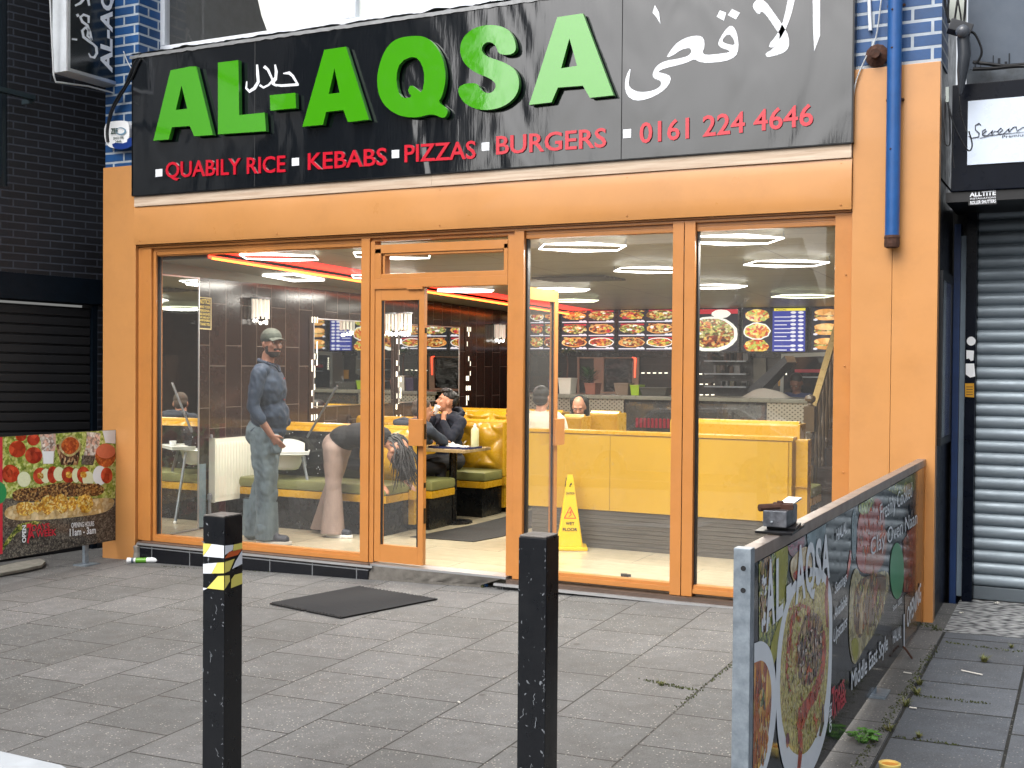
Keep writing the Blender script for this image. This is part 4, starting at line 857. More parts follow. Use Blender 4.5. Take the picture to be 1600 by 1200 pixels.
XL = -7.9
bl = thing('banner_barrier', (XL, -.7, gz(XL, -.7)), 'food photo banner barrier standing against the left pillar', 'barrier')
PBL = Plane('X', XL)
YA = -2.4; YB = PBL.uv((182, 700))[0]; ZTL = .975; ZBL = -.018
b = B(); b.box((XL-.014, YA, ZBL), (XL, YB, ZTL)); obj('banner_panel', b, FM['flour'], bl)
b = B(); b.box((XL-.05, YA, ZTL-.04), (XL-.016, YB-.01, ZTL-.005)); b.box((XL-.045, -.375, gz(XL, -.4)), (XL-.016, -.33, ZTL-.045)); b.box((XL-.1, -.43, gz(XL, -.4)-.002), (XL+.06, -.27, gz(XL, -.4)+.01)); obj('support_frame', b, GALV, bl)
def c6(x, y): return (x/4.617, 640+y/4.617)
b = B()
def L_(pts, name, k):
    L = [PBL.uv(c6(*p)) for p in pts]; L = [(min(max(q[0], YA+.002), YB-.001), min(max(q[1], ZBL+.001), ZTL-.001)) for q in L]
    shape(b, PBL, [L], .0003+.0003*k, .0001, ix(name), px=False)
L_([(-60, 155), (838, 146), (836, 500), (830, 640), (-60, 640)], 'lettuce', 0)
L_([(-60, 155), (18, 155), (18, 1040), (-60, 1060)], 'pred', 3)
L_(ellipse(-15, 600, 62, 82), 'pgreen', 4)
for c in ((125, 285, 62), (242, 330, 62), (150, 190, 40), (240, 215, 46)): L_(ellipse(c[0], c[1], c[2], c[2]*.98, 20), 'tomato', 2+.2*(c[0] % 3))
L_([(285, 160), (400, 155), (402, 240), (385, 390), (310, 392), (296, 250)], 'glassp', 3); L_([(305, 300), (388, 300), (382, 390), (314, 390)], 'white', 4)
L_([(400, 250), (590, 250), (560, 400), (440, 400)], 'brown', 2.5); L_(smoothpts([(505, 160), (610, 255), (500, 365), (400, 260)], 2), 'wrap', 3.4); L_(smoothpts([(505, 178), (592, 252), (500, 345), (420, 260)], 2), 'sauce', 4.2)
L_([(625, 160), (725, 170), (715, 270), (670, 400), (585, 395), (620, 260)], 'glassp', 3); L_([(590, 330), (690, 330), (670, 402), (585, 396)], 'flour', 4)
L_([(738, 150), (834, 148), (832, 245), (760, 240)], 'white', 3); L_(ellipse(760, 330, 74, 86), 'sauce', 4.4); L_(ellipse(762, 300, 70, 52), 'pink', 5.2)
L_(smoothpts([(20, 520), (10, 430), (70, 385), (140, 430), (140, 500), (90, 530)]), 'tomato', 3); L_(ellipse(68, 460, 24, 30, 16), 'red', 4)
L_(ellipse(172, 503, 48, 55), 'cucumber', 5)
for i, (cx, cy, rx, ry, nm) in enumerate(((290, 478, 52, 60, 'tomato'), (330, 478, 38, 52, 'cucumber'), (380, 470, 40, 62, 'tomato'), (425, 465, 40, 52, 'cucumber'), (495, 470, 52, 60, 'tomato'), (548, 475, 30, 52, 'cucumber'), (600, 470, 46, 60, 'tomato'), (635, 500, 42, 55, 'cucumber'), (720, 475, 52, 70, 'white'), (768, 475, 42, 58, 'tomato'))): L_(ellipse(cx, cy, rx, ry, 22), nm, 2.5+.35*i)
for cx, cy in ((495, 470), (290, 478), (600, 470)): L_(ellipse(cx, cy, 22, 26, 10, .5), 'chicken', 6.3)
L_(smoothpts([(20, 760), (60, 690), (300, 660), (600, 650), (820, 630), (826, 690), (760, 745), (560, 775), (250, 800), (80, 798)]), 'bread', 2.2)
L_(smoothpts([(80, 600), (150, 565), (260, 565), (330, 545), (470, 520), (560, 535), (680, 530), (760, 560), (740, 615), (640, 630), (500, 625), (350, 650), (180, 665), (100, 650)]), 'kebab', 6.5)
for x in range(120, 740, 58): L_(ellipse(x, 615-.09*(x-120)+6*math.sin(x), 30, 38, 12, .35, seed=x), 'kebab', 7+.1*(x % 7))
L_([(740, 560), (830, 540), (828, 640), (745, 635)], 'lettuce', 4)
for i, (x, y, rx, ry) in enumerate(((180, 715, 68, 52), (270, 700, 30, 45), (345, 685, 52, 72), (440, 680, 55, 70), (520, 680, 32, 58), (612, 675, 58, 66))): L_(ellipse(x, y, rx, ry, 16, .22, seed=i), 'chicken', 8+.2*i)
L_([(0, 1000), (130, 830), (240, 800), (300, 812), (120, 890), (10, 1030)], 'green', 1.2)
pr2 = obj('banner_print', b, mats, bl)
b = B(); text(b, PBL, 'OPENING HOURS', c6(512, 852), c6(676, 838), c6(512, 818), bold=.015, h=.005); text(b, PBL, '11am - 3am', c6(500, 912), c6(688, 892), c6(500, 862), bold=.02, h=.005); obj('banner_wording', b, FM['white'], bl)
b = B(); text(b, PBL, '7', c6(190, 960), c6(226, 955), c6(190, 830), bold=.03, h=.0045); text(b, PBL, 'DAYS', c6(226, 876), c6(355, 862), c6(226, 832), bold=.02, h=.005); text(b, PBL, 'A WEEK', c6(206, 926), c6(404, 905), c6(206, 880), bold=.02, h=.005); obj('red_banner_wording', b, FM['pred'], bl)
b = B(); vs, fs = textmesh('OPEN', .03); a = np.array(vs); q0 = PBL.uv(c6(184, 958)); q1 = PBL.uv(c6(184, 832)); q2 = PBL.uv(c6(157, 958))
b.add([PBL.w((q0[0]+(q2[0]-q0[0])*v[1]/.69, q0[1]+(q1[1]-q0[1])*v[0]/a[:, 0].max()), .005) for v in vs], fs); obj('upright_wording', b, FM['white'], bl)

# ================================================================ latch on the barrier
lt = thing('rim_lock', (XB-.03, -3.85, 1.012), 'rusty old rim lock lying on the barrier rail', 'lock')
yl = -3.75
b = B(); b.obox((XB-.03, yl, 1.018), .13, .24, .010, .05); b.obox((XB-.02, yl+.02, 1.028), .10, .16, .008, .1); obj('lock_plate', b, M('black_iron', C('#15161A'), .4, .5, var=.4), lt, bevel=.002)
b = B(); b.obox((XB-.03, yl-.02, 1.062), .085, .12, .058, .0); b.obox((XB-.03, yl+.075, 1.066), .075, .07, .066, .05); obj('lock_case', b, M('scuffed_zinc', C('#7E828A'), .35, .8, var=.5, vs=30, bmp=.3), lt, bevel=.005)
b = B(); b.obox((XB-.02, yl+.1, 1.106), .05, .17, .006, .0, (.06, 0)); obj('lock_tongue', b, ALU, lt)
b = B(); b.tube([(XB-.085, yl-.08, 1.098), (XB-.02, yl-.02, 1.100)], .013, 8); b.obox((XB-.02, yl+.0, 1.100), .07, .07, .018, .2); b.lathe((XB-.03, yl-.0, 1.105), [(.012, 0), (.012, .012)], 8); obj('lock_bolt', b, RUST, lt)
b = B()
for dx, dy in ((-.04, -.07), (-.01, -.08), (.02, -.05), (.014, .0), (.014, .04)): b.ball((XB-.03+dx, yl+dy, 1.05), .006, 8)
obj('lock_screw', b, GREY, lt)

# ================================================================ things on the ground
mt = thing('rubber_mat', tuple(atG(555, 945)), 'black ribbed rubber mat lying on the paving before the door', 'mat')
c = [np.array(atG(*p)) for p in ((421, 945), (532, 968), (685, 938), (562, 918))]
def mp(u, v): 
    p = (c[0]*(1-u)*(1-v)+c[1]*u*(1-v)+c[2]*u*v+c[3]*(1-u)*v); p[2] = gz(p[0], p[1])+.004; return p
b = B()
for i in range(2):
    for j in range(3):
        u0, u1 = i/2+.006, (i+1)/2-.006; v0, v1 = j/3+.004, (j+1)/3-.004
        jit = lambda: random.uniform(-.006, .006)
        b.prism([mp(u0+jit(), v0+jit()), mp(u1+jit(), v0+jit()), mp(u1+jit(), v1+jit()), mp(u0+jit(), v1+jit())], (0, 0, .008))
obj('mat_tiles', b, M('mat_rubber', C('#050506'), .9), mt)
b = B()
for k in range(22):
    u = (k+.5)/22
    a_, e_ = mp(u, .01+random.uniform(0, .012)), mp(u, .99-random.uniform(0, .012)); a_[2] += .009; e_[2] += .009; b.tube([a_, e_], .0075, 5)
obj('mat_ribs', b, M('mat_rib_rubber', C('#2A2B2F'), .5), mt)
rp = [atZ(598, 880.5, -.02), (-3.99, -.055, -.02)]
b = B()
g0 = [(-5.13, -.052), (-3.99, -.052), (-4.12, -.40), (-5.02, -.42)]
top = [Vector((-5.13, -.055, -.024)), Vector((-3.99, -.055, -.024)), Vector(atG(752, 918))+Vector((0, 0, .012)), Vector(atG(571, 905))+Vector((0, 0, .016))]
b.prism(top, (0, 0, -.02)); b2 = B(); 
def rpf(u, v):
    a0 = top[0].lerp(top[1], u); a1 = top[3].lerp(top[2], u); p = a0.lerp(a1, v); p.z += .006+mnoise.noise(p*7)*.008*v; p.y += mnoise.noise(Vector((u*9, 2, 1)))*.02*v; return p
b2.grid(rpf, 40, 10); b2.grid(lambda u, v: (lambda p: Vector((p.x, p.y-.004, p.z*(1-v)+(gz(p.x, p.y)-.01)*v)))(rpf(u, 1)), 40, 2)
b2.grid(lambda u, v: (lambda p: Vector((p.x, p.y, p.z*(1-v)+(gz(p.x, p.y)-.02)*v)))(rpf(0, u)), 10, 2)
tag(obj('concrete_ramp', b2, M('dark_concrete', C('#6E6A64'), .9, var=.35, vs=14, bmp=.5, bs=60), smooth=False), 'low rough concrete ramp up to the door threshold', 'ramp')
tb = thing('packaging_tube', tuple(atG(237, 880)), 'white capped cardboard tube with green bands lying below the plinth', 'tube')
p0 = Vector(atG(199, 880)); p1 = Vector(atG(279, 878.5)); p0.z += .024; p1.z += .024
for a_, e_, r_, mt_, nm in ((.0, .06, .026, WHITE, 'end_cap'), (.06, .17, .023, WHITE, 'tube_label'), (.17, .38, .023, M('lime_print', C('#5E9A2C'), .35), 'green_band'), (.38, .60, .0235, WHITE, 'tube_middle'), (.60, .80, .023, M('lime_print', C('#5E9A2C'), .35), 'green_band'), (.80, .93, .023, WHITE, 'tube_label'), (.93, 1, .026, WHITE, 'end_cap')):
    b = B(); b.tube([p0.lerp(p1, a_+.001), p0.lerp(p1, e_-.001)], r_, 16); 
    o = obj(nm, b, mt_, tb, smooth=True)
b = B()
for f_ in (.11, .86): b.tube([p0.lerp(p1, f_-.025), p0.lerp(p1, f_+.025)], .0234, 16)
obj('printed_patch', b, M('grey_print', C('#56606E'), .5), tb)
b = B(); q = [atG(-8, 893), atG(25, 885), atG(62, 879), atG(71, 883), (atG(66, 889)), atG(40, 895), atG(-8, 904)]
b.prism([(p[0], p[1], gz(p[0], p[1])+.012) for p in q], (0, 0, .025)); tag(obj('cardboard_offcut', b, M('dirty_cardboard', C('#97948A'), .85, var=.3, vs=18, bmp=.4), bevel=.004), 'flattened dirty cardboard offcut on the paving by the left edge', 'cardboard')
cp = atG(1390, 1209); b = B(); b.lathe((cp[0], cp[1], gz(cp[0], cp[1])+.0), [(.03, 0), (.042, .02), (.045, .045), (.038, .047), (.03, .02)], 20); o = tag(obj('food_tub', b, M('pale_yellow_tub', C('#D8C070'), .4), smooth=True), 'small pale yellow tub at the foot of the banner', 'tub')
b = B(); b.lathe((cp[0], cp[1], gz(cp[0], cp[1])+.02), [(.031, 0), (.037, .018)], 16); obj('tub_sauce', b, M('orange_sauce', C('#C07A28'), .3), o)
def litter(name, px, py, sz, mat, lab, cat, seed=1, grp=None):
    r = random.Random(seed); c = atG(px, py); g = gz(c[0], c[1]); b = B()
    P = [(c[0]+sz*(k*.5-.6)+r.uniform(-.2, .2)*sz, c[1]+r.uniform(-.3, .3)*sz, g+.003+r.uniform(0, .3)*sz) for k in range(4)]
    b.grid(lambda u, v: (c[0]+sz*(u-.5), c[1]+sz*.6*(v-.5), g+.004+abs(mnoise.noise(Vector((u*3+seed, v*3, seed))))*sz*.7), 6, 5)
    return tag(obj(name, b, mat, smooth=True), lab, cat, grp)
PAP = M('scrap_paper', C('#C9C6BE'), .7)
litter('crumpled_scrap', 79, 857, .09, PAP, 'crumpled pale scrap under the left banner', 'litter', 3)
litter('crumpled_scrap', 757, 917, .05, M('blue_scrap', C('#2F66A8'), .5), 'blue scrap of wrapper at the corner of the ramp', 'litter', 4)
litter('crumpled_scrap', 1489, 929, .07, PAP, 'pale crumpled scrap by the foot of the blue post', 'litter', 5)
litter('crumpled_scrap', 1557, 944, .035, PAP, 'tiny white scrap before the grey roller shutter', 'litter', 6)
litter('crumpled_scrap', 1502, 959, .03, PAP, 'tiny white scrap on the pebbled strip by the orange pillar', 'litter', 7)
for i, (x0_, y0_, x1_, y1_, lab) in enumerate(((1502, 1049, 1535, 1056, 'cigarette end on the side paving right of the weeds'), (1421, 1107, 1432, 1108.5, 'cigarette end in the joint near the leafy weed'), (1412, 1052, 1424, 1054, 'cigarette end close to the lower banner edge'), (716, 1098, 719, 1100, 'white chip of grit on the middle paving'))):
    b = B(); a_, e_ = Vector(atG(x0_, y0_)), Vector(atG(x1_, y1_)); a_.z += .006; e_.z += .006; b.tube([a_, e_], .004, 6); tag(obj('cigarette_end', b, PAP), lab, 'litter')
b = B(); s0 = atG(1260, 860)
# weeds
LEAF = M('weed_leaf', C('#3E6B2A'), .55, col2=C('#5F8A3C'), vs=30); DRY = M('dry_grass', C('#6E6A3A'), .7, col2=C('#4F5B2A'), vs=30)
def weed(px, py, sz, n_, lab, broad=True, seed=0):
    r = random.Random(seed+11); c = Vector(atG(px, py)); c.z = gz(c.x, c.y)
    t = thing('weed' if broad else 'grass_tuft', tuple(c), lab, 'weed', 'weeds in the paving joints')
    b = B(); s_ = B()
    for i in range(n_):
        a = r.uniform(0, 6.28); L = sz*r.uniform(.5, 1.1); up = r.uniform(.4, 1.1); d = Vector((math.cos(a), math.sin(a), 0)); base = c+Vector((r.uniform(-.2, .2)*sz, r.uniform(-.2, .2)*sz, 0))
        if broad:
            p1 = base+d*L*.45+Vector((0, 0, up*L*.6)); s_.tube([base, p1], .0015, 4)
            w = L*.22; sd_ = Vector((-d.y, d.x, 0)); tip = p1+d*L*.5+Vector((0, 0, L*.1*r.uniform(-1, 1)))
            mid = p1.lerp(tip, .45); b.add([p1, mid+sd_*w, tip, mid-sd_*w, mid-Vector((0, 0, w*.4))], [(0, 1, 4), (1, 2, 4), (2, 3, 4), (3, 0, 4)])
        else:
            sd_ = Vector((-d.y, d.x, 0))*.0022; p1 = base+d*L*.4+Vector((0, 0, up*L*.6)); tip = p1+d*L*.4+Vector((0, 0, up*L*.2))
            b.add([base-sd_, base+sd_, p1+sd_, p1-sd_, tip], [(0, 1, 2, 3), (3, 2, 4)])
    obj('leaves', b, LEAF if broad else DRY, t)
    if broad: obj('stems', s_, LEAF, t)
weed(1348, 1160, .085, 34, 'leafy green weed sprouting beside the long banner', True, 1)
weed(555, 893, .06, 26, 'small leafy weed against the black tiled plinth', True, 2)
weed(582, 896, .04, 30, 'grassy tuft at the end of the black tiled plinth', False, 3)
weed(510, 892, .03, 24, 'thin grass at the foot of the plinth left of the leafy weed', False, 4)
weed(754, 918, .035, 26, 'green tuft at the right corner of the ramp', False, 5)
for i, (x, y, s, lab) in enumerate(((1432, 1085, .05, 'grass tuft in the joint just above the leafy weed'), (1415, 1103, .05, 'grass tuft in the joint beside the barrier foot'), (1390, 1142, .045, 'brownish tuft lowest in the banner side joint'), (1437, 1070, .045, 'upper tuft of the joint beyond the barrier foot'), (1538, 1034, .06, 'wide grass tuft in the side paving near the shutter'), (1436, 1152, .03, 'small tuft on the dark side slab'), (1580, 1012, .03, 'faint tuft near the pebbled strip'),
                                  (970, 927, .03, 'tuft against the white sill trim under the middle pane'), (1029, 930, .035, 'tuft against the sill trim by the twin mullion'), (1034, 1071, .04, 'dark moss tuft in the paving between bollard and banner'), (1140, 945, .03, 'tuft by the sill trim close to the galvanised post'))):
    weed(x, y, s, 44, lab, False, 20+i)
ms = B(); r = random.Random(5)
def moss(x0_, y0_, x1_, y1_, n_, w):
    a_, e_ = Vector(atG(x0_, y0_)), Vector(atG(x1_, y1_))
    for i in range(n_):
        p = a_.lerp(e_, r.random()); p.x += r.gauss(0, w); p.y += r.gauss(0, w); h = r.uniform(.003, .011); a = r.uniform(0, 6.3); p.z = gz(p.x, p.y)
        d = Vector((math.cos(a), math.sin(a), 0))*r.uniform(.003, .008); q = Vector((-d.y, d.x, 0)); ms.add([p-d, p+d, p+q*.3+Vector((0, 0, h))], [(0, 1, 2)])
for a in ((1462, 1010, 1340, 1198, 420, .012), (1430, 1087, 1545, 1100, 80, .01), (1475, 1003, 1600, 1020, 90, .01), (1005, 1062, 1090, 1080, 160, .012), (880, 925, 1150, 946, 260, .012), (1155, 1030, 1060, 1105, 120, .01), (250, 885, 590, 903, 120, .008), (1390, 1150, 1500, 1165, 60, .008), (1440, 975, 1470, 985, 120, .03)): moss(*a)
tag(obj('moss', ms, M('moss', C('#4A5228'), .9, col2=C('#33381E'), vs=40)), 'sparse moss and fine grass along the paving joints', 'moss', kind='stuff')
# ================================================================ interior shell
XW = -7.62; XR = -1.42; YBK = 8.0
FLOORM = brickmat('beige_floor_tile', C('#B9AE93'), C('#C4BA9E'), C('#857D69'), 1.2, .6, .003, 'xy', .22, .1, off=.5, msz=(.35, .22), var=.2)
nn_ = FLOORM.node_tree; bb_ = nn_.nodes['Principled BSDF']; s0_ = bb_.inputs['Base Color'].links[0].from_socket
nn_.links.new(mixc(nn_, ramp(nn_, noise(nn_, 3, 6, .7, coord(nn_, (1, 6, 1))), [(.4, 0.), (.7, .35)]), s0_, C('#8E866F')), bb_.inputs['Base Color'])
CEILM = brickmat('ceiling_tiles', C('#8F8E7D'), C('#969583'), C('#55534A'), 1.2, .6, .006, 'xy', .45, .2, off=0, var=.15)
TILEW = brickmat('brown_wall_tile', C('#2A201C'), C('#3A2C26'), C('#6E655C'), .60, .235, .0035, 'zy', .14, .15, off=.33, msz=(.05, .05), var=.4)
TILEB2 = brickmat('dark_back_tile', C('#1D1A18'), C('#25211F'), C('#35322F'), .3, .1, .004, 'xz', .3, .3, var=.4)
b = B(); b.box((-7.79, .10, -.25), (XR, 8.14, 0)); struct('shop_floor', b, FLOORM)
b = B(); q = [(-7.79, .10, ceilz(.1)), (XR, .10, ceilz(.1)), (XR, 8.14, ceilz(8.14)), (-7.79, 8.14, ceilz(8.14))]; b.prism([(p[0], p[1], p[2]) for p in q], (0, 0, .12)); struct('ceiling', b, CEILM)
b = B(); b.box((-7.79, .11, .001), (XW, 8.0, 2.385)); struct('wall_tiled', b, TILEW)
b = B(); b.box((-7.79, .11, 2.386), (XW+.006, 8.0, 2.60)); struct('wall_coving', b, M('grey_coving', C('#8A877A'), .6))
b = B(); b.box((XW, 8.0, .001), (-1.42, 8.14, 2.6)); struct('wall_rear', b, TILEB2)
b = B(); b.box((XR, .12, .001), (-1.325, 8.1, 2.6)); struct('wall_stair_side', b, M('brown_wall', C('#4A3428'), .4, var=.3))
b = B(); b.box((-7.79, .096, 2.622), (-1.42, .20, 2.75)); b.box((-7.795, .10, .0), (-7.625, .11, 2.6)); struct('inner_lintel', b, M('grey_coving', (.5, .5, .5)))
# lowered tray with red strip light
def sof(b, x0, x1, z0, z1, y0=.12, y1=7.98):
    b.add([(x0, y0, ceilz(y0)-z0), (x1, y0, ceilz(y0)-z0), (x1, y1, ceilz(y1)-z0), (x0, y1, ceilz(y1)-z0), (x0, y0, ceilz(y0)-z1), (x1, y0, ceilz(y0)-z1), (x1, y1, ceilz(y1)-z1), (x0, y1, ceilz(y1)-z1)],
          [(0, 1, 2, 3), (7, 6, 5, 4), (4, 5, 1, 0), (5, 6, 2, 1), (6, 7, 3, 2), (7, 4, 0, 3)])
b = B(); sof(b, XW+.007, -6.98, .035, .062); struct('lowered_ceiling', b, M('grey_coving', (.5, .5, .5)))
REDL = M('red_strip_glow', (.8, .1, .05), .5, emit=(1, .05, .02), es=3); ORL = M('orange_strip_core', (1, .3, .1), .5, emit=(1, .16, .02), es=5)
t = thing('red_light_strip', (-6.95, 4, 2.4), 'long glowing red strip light along the edge of the lowered ceiling', 'strip light')
b = B(); sof(b, -6.974, -6.962, .035, .060); obj('red_diffuser', b, REDL, t)
b = B(); b.tube([(-6.952, .15, ceilz(.15)-.062), (-6.952, 7.9, ceilz(7.9)-.062)], .010, 6); obj('tube', b, ORL, t)
b = B(); sof(b, -6.950, -6.60, .002, .006); obj('painted_red_glow', b, M('painted_ceiling_glow', C('#B4201A'), .5, emit=(1, .04, .03), es=1.0), t)  # red spill of the strip on the ceiling, put in as a glowing sheet

# ceiling fittings
LTUBE = M('led_tube_white', (1, 1, 1), .4, emit=(1, .98, .90), es=LAMP)
LTUBEG = M('led_tube_greenish', (1, 1, 1), .4, emit=(.92, 1, .70), es=LAMP*.45)
def atC(x, y, dz=.05):
    r = ray(x, y); t = (2.56-dz-.022*CAM[1]-CAM[2])/(r[2]+.022*r[1]); return CAM+r*t
def fitlamp(t, x, y, z, k=1):
    la = bpy.data.lights.new('fitting_light', 'AREA'); la.shape = 'DISK'; la.size = .55; la.energy = FIT*k; la.color = (1, .96, .86)
    lo_ = bpy.data.objects.new('fitting_light', la); COL.objects.link(lo_); lo_.location = (x, y, z); parent(lo_, t)
LG = 'hexagonal light fittings on the ceiling'
lights = [((909, 386.5), 0, 'brightest diamond light frame at the top of the middle pane'), ((1018, 422), 0, 'diamond light frame behind the twin mullion'), ((874, 453), 0, 'diamond light frame above the open door leaf'), ((893, 470), 1, 'faint greenish light frame deepest behind the middle pane'),
          ((1146, 375), 0, 'diamond light frame cut by the top of the last pane'), ((1228, 412), 0, 'diamond light frame high in the last pane beside the orange pillar'), ((1114, 448), 0, 'diamond light frame low in the last pane above the big plate menu'), ((1255, 463), 1, 'faint greenish light frame above the pizza menu'),
          ((437, 402), 0, 'diamond light frame at the top of the first pane'), ((613, 399), 0, 'diamond light frame seen through the fanlight'), ((600, 433), 0, 'light frame half hidden by the door mullion'), ((727, 454), 0, 'diamond light frame above the doorway opening')]
for (px, py), gr, lab in lights:
    c_ = atC(px, py); x, y = c_[0], c_[1]
    t = thing('ceiling_light', (x, y, c_[2]), lab, 'ceiling light', LG)
    b = B(); s_ = .33; zc = c_[2]
    P4 = [(x-s_*1.1, y, zc), (x-s_*.5, y+s_, zc), (x+s_*.5, y+s_, zc), (x+s_*1.1, y, zc), (x+s_*.5, y-s_, zc), (x-s_*.5, y-s_, zc)]
    P4 = [(x-s_, y-s_, zc), (x-s_*1.05, y+s_, zc), (x+s_, y+s_, zc), (x+s_*1.05, y-s_, zc)] if False else P4
    for i in range(6): b.tube([P4[i], P4[(i+1) % 6]], .006, 6)
    b.tube([P4[0], P4[2]], .0055, 6); b.tube([P4[3], P4[5]], .0055, 6)
    obj('led_frame', b, LTUBEG if gr else LTUBE, t)
    fitlamp(t, x, y, zc-.03, .35 if gr else 1)
    b = B()
    for p in (P4[0], P4[3]): b.tube([p, (p[0], p[1], ceilz(p[1]))], .003, 4)
    obj('hanger', b, GREY, t)
# soffit light
c_ = atC(467, 435.5, .09); t = thing('ceiling_light', tuple(c_), 'flat light frame under the lowered ceiling above the capped man', 'ceiling light', LG)
b = B(); 
P4 = [(-7.42, c_[1]-.3), (-7.5, c_[1]+.3), (-7.12, c_[1]+.3), (-7.05, c_[1]-.3)]
for i in range(4): 
    p, q = P4[i], P4[(i+1) % 4]; b.tube([(p[0], p[1], ceilz(p[1])-.078), (q[0], q[1], ceilz(q[1])-.078)], .012, 6)
obj('led_frame', b, LTUBE, t)
t = thing('ceiling_vent', tuple(atC(905, 436)), 'grey slotted air unit set in the ceiling behind the middle pane', 'vent')
c_ = atC(905, 436, .02); b = B()
for k in range(5): b.box((c_[0]-.4, c_[1]-.3+k*.13, ceilz(c_[1])-.028), (c_[0]+.4, c_[1]-.24+k*.13, ceilz(c_[1])-.012))
obj('vent_slats', b, M('vent_grey', C('#5B5A52'), .5), t)

# mirrors on the tiled wall
def mirr(y0, y1, z0, z1, lab, rot=0):
    t = thing('wall_mirror', (XW, (y0+y1)/2, z0), lab, 'mirror')
    b = B(); b.box((XW+.001, y0, z0), (XW+.012, y1, z1)); 
    if rot: b.v = [(v[0]+(v[1]-y0)*rot, v[1], v[2]) for v in b.v]
    obj('mirror_glass', b, MIRROR, t)
    b = B(); b.box((XW+.001, y0-.012, z0), (XW+.018, y0-.001, z1)); b.box((XW+.001, y1+.001, z0), (XW+.018, y1+.012, z1)); b.box((XW+.001, y0-.012, z0-.013), (XW+.018, y1+.012, z0-.001)); b.box((XW+.001, y0-.012, z1+.001), (XW+.018, y1+.012, z1+.013)); obj('mirror_edge', b, ALU, t)
ym = atX(308, 600, XW)[1]
mirr(.125, ym, .02, 2.37, 'tall mirror at the window end of the tiled wall')
zb_ = atX(600, 629, XW)[2]; zt_ = 2.06
mirr(2.55, 4.03, zb_, zt_, 'wide wall mirror reflecting the burger menu', MROT); mirr(4.28, 5.78, zb_, zt_, 'wall mirror between the second and third dotted light strips')
LDOT = M('strip_led_white', (1, 1, .9), .4, emit=(1, .93, .72), es=1.1)
for i, (px, lab) in enumerate(((490, 'dotted light strip nearest the capped man'), (622, 'dotted light strip seen through the narrow door pane'), (731, 'dotted light strip beyond the drinking man'))):
    y_ = atX(px, 560, XW)[1]; t = thing('dotted_light_strip', (XW, y_, .9), lab, 'strip light', 'dotted light strips between the mirrors')
    b = B(); b.box((XW+.0005, y_-.09, .85), (XW+.010, y_+.09, 2.08)); obj('strip_backing', b, M('strip_brown', C('#2E2018'), .25), t)
    r = random.Random(i); b = B(); z = .9; k = 0
    while z < 2.05:
        for c_ in (-.045, .0, .045):
            if r.random() < .42: b.box((XW+.011, y_+c_-.008+r.uniform(-.01, .01), z), (XW+.016, y_+c_+.006, z+.062))
        z += .066
    obj('led_dashes', b, LDOT, t)
# sconces
CRYS = M('crystal_glow', (1, .98, .9), .1, emit=(1, .95, .82), es=.12); CRYB = M('crystal_bulb', (1, 1, 1), .1, emit=(1, .97, .88), es=2.2)
for i, (px, py, X_, lab) in enumerate(((407, 488, XW+.07, 'crystal drop wall light above the capped man'), (612, 508, XW+.07, 'crystal wall light first of the pair in the door pane'), (632, 508, XW+.45, 'crystal light hanging second in the narrow door pane'), (781, 522, XW+.07, 'crystal wall light at the far end of the tiled wall'))):
    c_ = atX(px, py, X_); t = thing('crystal_wall_light', tuple(c_), lab, 'wall light', 'crystal wall lights')
    b = B(); r = random.Random(i)
    for a in range(11):
        an = math.pi*2*a/11; x, y = c_[0]+.055*math.cos(an), c_[1]+.105*math.sin(an)
        b.tube([(x, y, c_[2]+.13), (x, y, c_[2]-.06+r.uniform(-.02, .02))], .014, 5)
    obj('crystal_rods', b, CRYS, t)
    b = B()
    for a in range(10):
        an = math.pi*2*a/10; b.ball((c_[0]+.045*math.cos(an), c_[1]+.085*math.sin(an), c_[2]-.09+r.uniform(-.03, .01)), .016, 6)
    obj('crystal_drops', b, CRYB, t)
    b = B(); b.lathe((c_[0], c_[1], c_[2]+.131), [(.10, 0), (.10, .015)], 16); obj('top_plate', b, GREY, t)
# notice
PW = Plane('X', XW+.004)
t = thing('notice', tuple(atX(319, 490, XW)), 'small framed black and yellow notice beside the mirror edge', 'notice')
b = B(); shape(b, PW, [[(308.8, 463.5), (330, 465.5), (330, 515.5), (308.5, 514)]], 0, .003); obj('notice_border', b, M('cream_board', C('#C9C08A'), .5), t)
b = B(); shape(b, PW, [[(310.3, 465), (328.6, 467), (328.6, 513.5), (310, 512)]], .0035, .001); obj('notice_face', b, M('notice_black', C('#1A1812'), .5), t)
b = B()
for s, y, h_ in (('NOTICE', 474, 7), ('MIND YOUR', 481, 4), ('PERSONAL', 486.5, 3.5), ('BELONGINGS', 492, 3.5), ('WE ARE NOT', 497, 3), ('RESPONSIBLE', 501.5, 3), ('THANK YOU', 508, 4)): text(b, PW, s, (311.5, y), (327.3, y+1.2), (311.5, y-h_), bold=.03, h=.006)
obj('notice_wording', b, M('yellow_print', C('#C7B85A'), .5), t)
# radiator
t = thing('radiator', (XW+.06, 1.4, .25), 'white ribbed panel radiator on the tiled wall behind the high chair', 'radiator')
b = B()
b.grid(lambda u, v: (XW+.10+(.006 if abs(((u*26) % 1)-.5) < .22 and .06 < v < .94 else 0), .86+u*1.1, .255+.60*v), 260, 20); obj('front_panel', b, M('radiator_white', C('#D9DACB'), .35), t)
b = B(); b.box((XW+.03, .86, .255), (XW+.095, 1.96, .856)); b.box((XW+.028, .852, .25), (XW+.103, .859, .865)); b.box((XW+.028, 1.961, .25), (XW+.103, 1.968, .865)); obj('radiator_body', b, M('radiator_white2', C('#C9CABB'), .4), t)
b = B(); b.lathe((XW+.06, .83, .28), [(.014, -.28), (.014, 0), (.022, .0), (.022, .05), (.01, .06)], 8); b.lathe((XW+.065, .845, .866), [(.014, 0), (.014, .03), (.006, .035)], 8); obj('valve', b, GREY, t)
